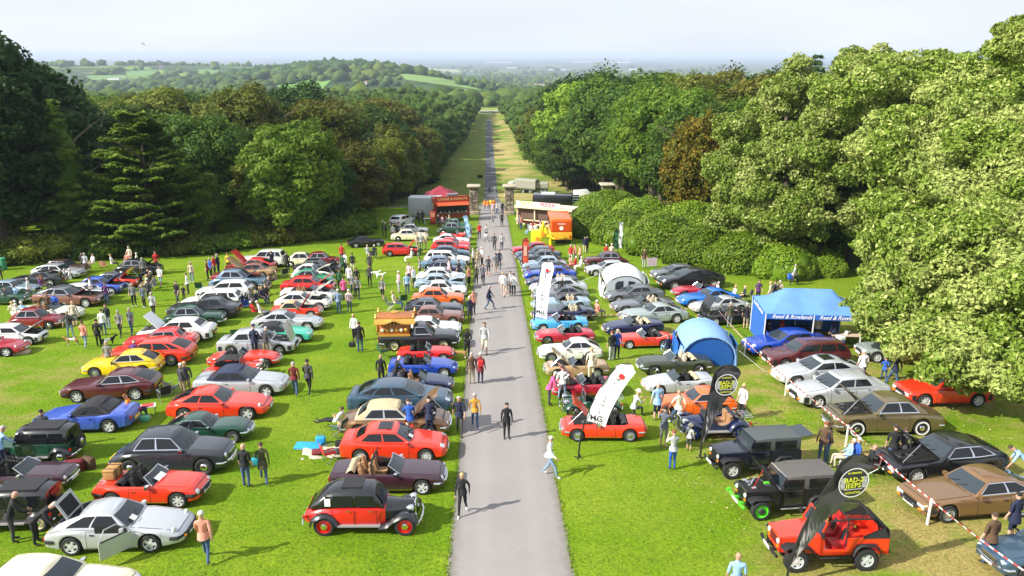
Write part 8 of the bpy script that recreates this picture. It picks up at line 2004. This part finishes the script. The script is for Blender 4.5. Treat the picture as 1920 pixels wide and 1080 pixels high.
TR = mat('trailer_red',(.30,.035,.015),.5,noise=.1,nscale=2); TR2 = mat('trailer_red_light',(.55,.09,.03),.5); GOLD = mat('gilt_letter',(.75,.55,.22),.5); DK = mat('hatch_dark',(.02,.018,.016),.8)
r = boxy('coffee_trailer','dark red coffee trailer with gold lettering and an open hatch','food trailer',848,414,14)
m = MB(); m.box(-2.3,2.3,0,.02,.4,1.15); m.box(-2.3,-2.0,0,.03,1.15,2.4); m.box(2.05,2.3,0,.03,1.15,2.4); m.box(-2.3,2.3,0,.03,2.4,3.2); m.box(-2.3,2.3,2.0,2.05,.4,2.9); m.box(-2.32,-2.28,0,2.05,.4,2.9); m.box(2.28,2.32,0,2.05,.4,2.9); m.box(-2.3,2.3,.03,2.0,2.82,2.9); m.box(-2.3,2.3,.03,2.0,.4,.5); m.build('body',TR,r)
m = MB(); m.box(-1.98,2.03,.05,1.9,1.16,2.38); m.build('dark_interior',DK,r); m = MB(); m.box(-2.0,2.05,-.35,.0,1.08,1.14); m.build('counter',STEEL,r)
m = MB(); M = Matrix.Translation((0,0,2.42)) @ Matrix.Rotation(rad(12),4,'X'); m.box(-2.05,2.1,-1.1,0,-.03,.03,0,M); m.build('raised_hatch',TR2,r); put_text(r,'COFFEE & DONUTS',.1,2.85,.42,GOLD,y=-.02,sx=1.05)
for i in range(7): m = MB(); x = -1.5+i*.55; m.lathe([(.001,0),(.08,0),(.09,.2),(.001,.22)],8,'Z',(x,-.15,1.14)); m.build('jar',STEEL if i % 2 else PAINT['white'],r)
m = MB(); m.box(-2.34,-2.325,.5,1.5,1.4,2.3); m.build('menu_board',mat('menu_cream',(.70,.55,.32),.6),r); m = MB(); m.box(-.4,1.0,.6,1.4,2.9,3.35); m.build('roof_vent',STEEL,r); add_wheels(r,(-.5,.4),.8,.3,'steel')
for w_ in [c for c in r.children if c.name.startswith('wheel')]: w_.location.y += 1.0
r = boxy('a_board','tall dark red board standing before the coffee trailer','sign',812,421,0); bevel_box(-.35,.35,-.05,.05,0,1.7,.02,'board',TR,r); m = MB(); m.box(-.25,.25,-.06,-.051,1.0,1.5); m.build('notice',mat('notice',(.5,.2,.12),.6),r)
r = boxy('small_white_table','white trestle beside the dark red board','table',803,420,0); m = MB(); m.box(-.6,.6,-.3,.3,.7,.74); m.build('table_top',PAINT['white'],r)
for sx in (-.5,.5): m = MB(); m.tube([(sx,-.25,0),(sx*.6,0,.7)],.02,4); m.tube([(sx*.6,-.25,0),(sx,0,.7)],.02,4); m.build('trestle_leg',PAINT['white'],r)
for i,(px_,py_,c_) in enumerate([(822,424,'dark grey'),(829,424,'pale pink'),(836,426,'grey'),(843,430,'cream'),(793,420,'black'),(785,421,'dark grey')]):
    q = person(px_,py_,'sit' if i < 3 else 'stand',180-i*40,c_,'dark grey','wbkgkb'[i],coat=.03); tag(q,['first','second','third','cream clothed','black clothed','dark grey clothed'][i]+' customer by the coffee trailer','person','visitors to the car show')
for i,(px_,py_) in enumerate([(868,398),(875,397)]): q = person(px_,py_,'stand',100,['white','cream'][i],'white','w',coat=.03); tag(q,['left','right'][i]+' pale clothed person by the left gate pier','person','visitors to the car show')
# food stall wagon
CRM = mat('stall_cream',(.70,.60,.40),.6,noise=.1,nscale=3); SR = mat('stall_red',(.50,.04,.02),.5); YL = mat('letter_yellow',(.90,.58,.0),.5); PK = mat('letter_pink',(.62,.12,.22),.5)
r = boxy('food_stall','cream food stall with yellow and pink lettering right of the gate','food stall',968,427,-25); L_ = 7.0
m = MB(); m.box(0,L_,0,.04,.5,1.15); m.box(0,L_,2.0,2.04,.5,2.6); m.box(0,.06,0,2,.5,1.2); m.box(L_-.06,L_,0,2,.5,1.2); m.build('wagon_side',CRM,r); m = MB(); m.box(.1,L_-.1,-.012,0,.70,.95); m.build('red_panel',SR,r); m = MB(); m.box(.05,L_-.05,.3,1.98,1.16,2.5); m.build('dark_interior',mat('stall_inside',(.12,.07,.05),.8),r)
for x in (.05,2.3,4.5,5.5,L_-.1): m = MB(); m.box(x,x+.12,-.02,.10,1.15,2.55); m.build('post',CRM,r)
m = MB(); m.box(-.15,L_+.15,-.35,2.2,2.55,2.78); m.build('roof',CRM,r); m = MB(); m.box(0,L_*.36,-.10,-.04,2.8,3.35); m.build('sign_board',mat('sign_white',(.75,.72,.66),.6),r); m = MB(); m.box(L_*.36,L_*.8,-.10,-.04,2.8,3.35); m.build('sign_board',mat('sign_pale',(.72,.60,.58),.6),r)
put_text(r,'TASTY',L_*.19,3.07,.60,YL,y=-.13,sx=.95); put_text(r,'PIZZA',L_*.58,3.07,.60,PK,y=-.13,sx=1.15); m = MB(); m.box(0,L_,-.4,0,1.10,1.16); m.build('counter',CRM,r)
m = MB()
for i in range(9): m.box(4.65+i*.19,4.70+i*.19,-.01,.02,1.2,2.5)
m.build('barley_twist_poles',CRM,r); add_wheels(r,(1.6,4.6),1,.38,'steel')
for w_ in [c for c in r.children if c.name.startswith('wheel')]: w_.location.y += 1.0
r = boxy('black_horsebox','long black lorry body behind the food stall','lorry',1034,403,-8); bevel_box(-2.6,2.8,0,2.3,.5,2.7,.10,'body',PAINT['black'],r); m = MB()
for i,(a,b) in enumerate([(1.9,2.1),(1.55,1.68),(1.2,1.32)]): m.box(2.83,2.86,.3+.2*i,2.0,a,b)
m.build('white_stripes',PAINT['white'],r); m = MB(); m.box(-2.55,2.75,-.012,0,1.2,1.26); m.build('side_strip',mat('strip_maroon',(.2,.02,.03),.5),r); m = MB(); m.box(-1.5,.4,.3,1.6,2.7,2.9); m.build('roof_rack',GV,r); add_wheels(r,(-1.8,1.8),1,.42,'steel')
for w_ in [c for c in r.children if c.name.startswith('wheel')]: w_.location.y += 1.15
r = boxy('black_white_trailer','black and white striped lorry end beside the clipped bank','lorry',1072,402,-8); bevel_box(-.9,.9,0,2,.5,2.4,.08,'body',PAINT['black'],r)
for i in range(5): m = MB(); m.box(-.8,.8,-.02,-.003,   .7+i*.34,.80+i*.34); m.build('white_stripe',PAINT['white'],r)
add_wheels(r,(0,),.8,.38,'steel')
# orange bus seen from behind
OB = mat('bus_orange',(.78,.13,.015),.4,coat=.4); OY = mat('bus_yellow',(.85,.42,.03),.4,coat=.4)
r = boxy('minibus','orange and yellow minibus seen from behind','bus',1052,458,0); bevel_box(-1.15,1.15,0,4.4,1.25,2.75,.14,'body',OB,r,3); bevel_box(-1.17,1.17,-.02,4.3,.38,1.30,.08,'skirt',OY,r,3)
m = MB(); m.box(-.98,.98,-.035,-.02,1.38,2.45); m.build('rear_panel',mat('bus_window_red',(.62,.06,.01),.15,coat=.5),r); put_text(r,'MINIBUS',0,2.2,.22,WT,y=-.045); m = MB(); m.lathe([(.001,0),(.22,0),(.22,.01)],12,'Y',(0,-.05,1.75)); m.build('round_badge',WT,r); m = MB(); m.box(-1.1,1.1,-.08,-.02,.40,.52); m.build('bumper',DARK,r)
for sx in (-1,1): m = MB(); m.box(sx*.95-.07,sx*.95+.07,-.05,-.02,.62,.95); m.build('tail_light',TAIL,r)
for sx in (-1,1):
    for i in range(4): m = MB(); m.box(min(sx*1.15,sx*1.165),max(sx*1.15,sx*1.165),   .3+i*1.0,1.15+i*1.0,1.6,2.4); m.build('side_window',GLASS,r)
m = MB(); m.box(-.28,.28,-.06,-.035,.66,.78); m.build('number_plate',PLATEY,r)
for y in (1.0,4.2):
    for sx in (-1,1): ty,rm = wheel_meshes('steel'); w_ = empty('wheel',(sx*1.0,y,.38),(0,0,-math.pi/2*sx)); w_.parent = r; w_.scale = (.38,)*3; link('tyre',ty,TYRE,w_); link('rim',rm,list(RIMM['steel'])[:max(p.material_index for p in rm.polygons)+1],w_)
# yellow inflatable shapes
IY = mat('inflatable_yellow',(.92,.72,.02),.35,coat=.3); IO = mat('inflatable_orange',(.75,.25,.02),.4)
r = boxy('yellow_inflatable','bright yellow inflatable play shape left of the minibus','inflatable',1018,462,-8)
bevel_box(-1.25,-.10,-.3,.5,.15,1.75,.14,'inflatable_wall',IY,r,3); m = MB(); m.tube([(-.5,.1,.2),(-.2,.1,1.6),(.05,.1,2.6),(.25,.1,1.7),(.5,.1,.9)],[.22,.3,.14,.26,.2],10); m.build('inflatable_spire',IY,r,60)
m = MB(); m.tube([(-.2,-.1,1.1),(.6,-.1,1.15),(1.2,-.1,.85)],[.2,.15,.1],8); m.tube([(.75,0,1.1),(.8,0,0)],.15,8); m.build('inflatable_arm',IY,r,60)
for x,z in ((-.55,.85),(.02,1.35)): m = MB(); m.lathe([(.001,-.46),(.24,-.44),(.26,-.36),(.1,-.33)],12,'Y',(x,.1,z)); m.build('inflatable_disc',IO,r)
# gilded organ on the pickup
OW = mat('organ_wood',(.36,.12,.022),.45,noise=.2,nscale=4); OG = mat('organ_gilt',(.55,.32,.06),.35,.3); OWH = mat('organ_white',(.70,.64,.48),.5)
r = empty('fairground_organ'); r.matrix_world = pick.matrix_world @ Matrix.Translation((-1.35,0,.92)); tag(r,'ornate gilded wooden fairground organ on the back of the black pickup','organ')
bevel_box(-.86,.86,-.62,.62,0,.62,.02,'case',OW,r); bevel_box(-1.05,1.15,-.74,.74,.98,1.06,.02,'canopy',OW,r)
for sy in (-1,1):
    m = MB(); m.grid([[Vector((x,sy*.75,1.0)),Vector((x,sy*.92,.80+.18*math.exp(-((x)/.32)**2))),Vector((x,sy*.93,.72+.18*math.exp(-((x)/.32)**2)))] for x in np.linspace(-1.1,1.2,21)]); m.build('scalloped_cornice',OG,r,60)
    for i in range(9): x = -.78+i*.195; m = MB(); m.lathe([(.03,0),(.055,.05),(.03,.12),(.05,.2),(.03,.32),(.055,.36)],8,'Z',(x,sy*.68,.60)); m.build('turned_column',OG,r)
    for i in range(6):
        m = MB(); x = -.68+i*.27; m.lathe([(.001,0),(.08,.01),(.11,.04),(.06,.06),(.001,.07)],8,'Y',(x,sy*.64 if sy > 0 else -.71,.32)); m.build('carved_rosette',OG if i % 2 else OWH,r)
    m = MB(); m.box(-.9,.9,min(sy*.60,sy*.74),max(sy*.60,sy*.74),-.04,.05); m.build('gilt_rail',OG,r)
for x,y in [(-1.02,-.7),(-1.02,.7),(1.1,-.7),(1.1,.7)]: m = MB(); m.lathe([(.04,0),(.08,.05),(.04,.12),(.06,.18),(.001,.26)],8,'Z',(x,y,1.05)); m.build('finial',OG,r)
m = MB(); m.lathe([(.30,-.05),(.34,0),(.30,.06),(.18,.05),(.001,.04)],14,'X',(-1.0,0,.35)); m.tube([(-.98,-.5,0),(-1.0,-.55,.8)],.05,6); m.tube([(-.98,.5,0),(-1.0,.55,.8)],.05,6); m.build('carved_end',OG,r)
m = MB(); m.lathe([(.22,0),(.26,.03),(.18,.08),(.001,.10)],12,'Z',(-.05,.55,1.06)); m.build('shell_ornament',OG,r)
# hoarding sign and bits at the far meadow
r = boxy('black_sign','small black sign on the left verge beyond the gate','sign',900,337,0); m = MB(); m.box(-.7,.7,-.03,.03,.5,1.3); m.build('board',SEAM,r); m = MB(); m.box(-.55,-.5,-.02,.02,0,.5); m.box(.5,.55,-.02,.02,0,.5); m.build('leg',DARK,r)
r = boxy('pink_board','pale pink board by the person in brown near the clipped bank','sign',1222,506,10); m = MB(); m.box(-.45,.45,-.02,.02,.35,1.1); m.build('board',mat('board_pink',(.66,.50,.62),.6),r)
for sx in (-.4,.4): m = MB(); m.box(sx-.02,sx+.02,0,.04,0,1.1); m.build('leg',STEEL,r)
r = boxy('green_bin','green bin standing at the far left meadow edge','bin',5,506,0); bevel_box(-.28,.28,-.28,.28,0,1.0,.05,'bin_body',mat('bin_green',(.05,.28,.16),.5),r); bevel_box(-.31,.31,-.31,.31,1.0,1.1,.04,'bin_lid',mat('bin_green2',(.07,.34,.20),.5),r)
# pushchair
r = boxy('pushchair','pale pushchair on the far drive','pushchair',912,453,0); bevel_box(-.22,.22,-.3,.25,.4,.85,.1,'seat',cloth('light grey'),r,3); m = MB(); m.tube([(-.22,.2,.5),(-.22,.5,1.0),(.22,.5,1.0),(.22,.2,.5)],.015,5); m.build('handle',STEEL,r)
for sx in (-.22,.22):
    for sy in (-.3,.3): m = MB(); m.lathe([(.001,-.02),(.11,-.02),(.11,.02),(.001,.02)],10,'X',(sx,sy,.11)); m.build('wheel',DARK,r)
# ------------------------------------------------------------------ far buildings and masts
FS = mat('far_shed_white',(.70,.71,.72),.7); FR = mat('far_roof',(.18,.12,.10),.8); FG = mat('far_grey',(.40,.42,.44),.7)
def farb(px,py,w_,d_,h_,label,m_=FS,roof=False,ang=0,name='distant_shed'):
    p = at(px,py); r = empty(name,p,(0,0,rad(ang))); tag(r,label,'building'); m = MB(); m.box(-w_/2,w_/2,-d_/2,d_/2,-1,h_); m.build('wall',m_,r); m = MB()
    if roof: m.add([(-w_/2-.3,-d_/2-.3,h_),(w_/2+.3,-d_/2-.3,h_),(w_/2+.3,d_/2+.3,h_),(-w_/2-.3,d_/2+.3,h_),(-w_/2,0,h_+d_*.35),(w_/2,0,h_+d_*.35)],[(0,1,5,4),(2,3,4,5),(0,4,3),(1,2,5)])
    else: m.box(-w_/2-.5,w_/2+.5,-d_/2-.5,d_/2+.5,h_+.01,h_+.6)
    m.build('roof',FR if roof else FG,r); return r
farb(935,118,330,60,10,'long white shed on the far plain left of centre'); farb(1045,132,110,40,9,'white shed on the plain right of the drive axis'); farb(1192,131,90,40,9,'white shed on the plain above the right wood'); farb(1165,118,220,60,12,'pale shed near the horizon right of centre'); farb(960,128,90,30,8,'small pale shed on the middle plain'); farb(1090,117,260,50,10,'pale works near the horizon')
farb(215,150,26,14,5,'white farm shed among the left fields'); farb(302,130,10,10,8,'grey farmhouse among the left hills',FG,True,20,'distant_house'); farb(505,138,14,9,6,'pale cottage left of the wooded hill',FS,True,30,'distant_house')
farb(690,160,10,7,4,'cottage at the foot of the wooded hill',FS,True,-20,'distant_house'); farb(918,213,14,1.2,1.3,'low pale gate wall closing the far end of the drive',mat('lodge_stone',(.5,.47,.40),.8),False,0,'park_gate_wall')
for i,(px_,py_,h_) in enumerate([(171,112,40),(314,112,36),(493,140,30),(456,134,28)]):
    p = at(px_,py_+3); r = empty('pylon',p); tag(r,['lattice mast on the left horizon','second lattice mast on the left horizon','pylon left of the wooded hill','pylon among the left fields'][i],'pylon'); m = MB()
    for sx,sy in ((-1,-1),(1,-1),(1,1),(-1,1)): m.tube([(sx*2.6,sy*2.6,0),(sx*.5,sy*.5,h_)],.28,4)
    for k in range(6): a = 2.6-2.1*k/6; z = h_*k/6; m.tube([(-a,-a,z),(a*.8,-a,z+h_/6)],.18,3)
    m.build('lattice',STEEL,r)
    for k in (.72,.86): q = MB(); q.tube([(-5*(1.5-k),0,h_*k),(5*(1.5-k),0,h_*k)],.25,4); q.build('cross_arm',STEEL,r)
# two birds over the left hills
for i,(px_,py_) in enumerate([(267,81),(270,84)]):
    d = ray(px_,py_); p = cam.location+d*160; r = empty('bird',p); tag(r,['upper','lower'][i]+' of two small birds in the pale sky','bird'); m = MB(); m.tube([(-.2,0,0),(0,0,.02),(.22,0,0)],[.01,.06,.01],5); m.build('body',FB,r)
    for s_ in (-1,1): m = MB(); m.grid([[Vector((-.08,0,0)),Vector((.08,0,0))],[Vector((-.06,s_*.25,.10)),Vector((.08,s_*.25,.10))],[Vector((-.08,s_*.5,.04)),Vector((-.02,s_*.5,.04))]]); m.build('wing',FB,r)
rq = np.random.RandomState(4); n_ = 20000; yy = 20+45*rq.random(n_)**1.2; xx = rq.uniform(-.72,.72,n_)*yy; kx = (xx > RL-.1) & (xx < RR_+.1); xx,yy = xx[~kx],yy[~kx]; N_ = rq.normal(size=(len(xx),3))*.5+np.array([0,0,1.0]); zz = G(xx,yy)+.02
me = leaves_mesh('grass_tufts',np.stack([xx,yy,zz],1),N_+rq.normal(size=N_.shape)*.35,.022+.035*rq.random(len(xx)),3,None,1.6); me.materials.append(leaf_mat('tuft_green',(.12,.23,.008),(.17,.29,.014),(.24,.33,.04),.45)); tag(link('grass_tufts',me),kind='stuff')
n_ = 6000; yy = 12+100*rq.random(n_)**1.4; sd = rq.random(n_) < .5; xx = np.where(sd,RL,RR_)+np.where(sd,-1,1)*(rq.random(n_)**1.5*.16-.05); me = leaves_mesh('verge_grass',np.stack([xx,yy,G(xx,yy)+.03],1),rq.normal(size=(n_,3))*.9+np.array([0,0,1.0]),.03+.04*rq.random(n_),8,None,1.7); me.materials.append(leaf_mat('verge_green',(.11,.20,.01),(.16,.25,.015),(.25,.25,.06),.35)); tag(link('verge_grass',me),kind='stuff')
n_ = 1500; yy = 22+25*rq.random(n_); xx = rq.uniform(7,26,n_); me = leaves_mesh('fallen_leaves',np.stack([xx,yy,G(xx,yy)+.03],1),rq.normal(size=(n_,3))*.3+np.array([0,0,1.0]),.045+.03*rq.random(n_),4); me.materials.append(mat('fallen_leaf',(.42,.38,.14),.7)); tag(link('fallen_leaves',me),kind='stuff')
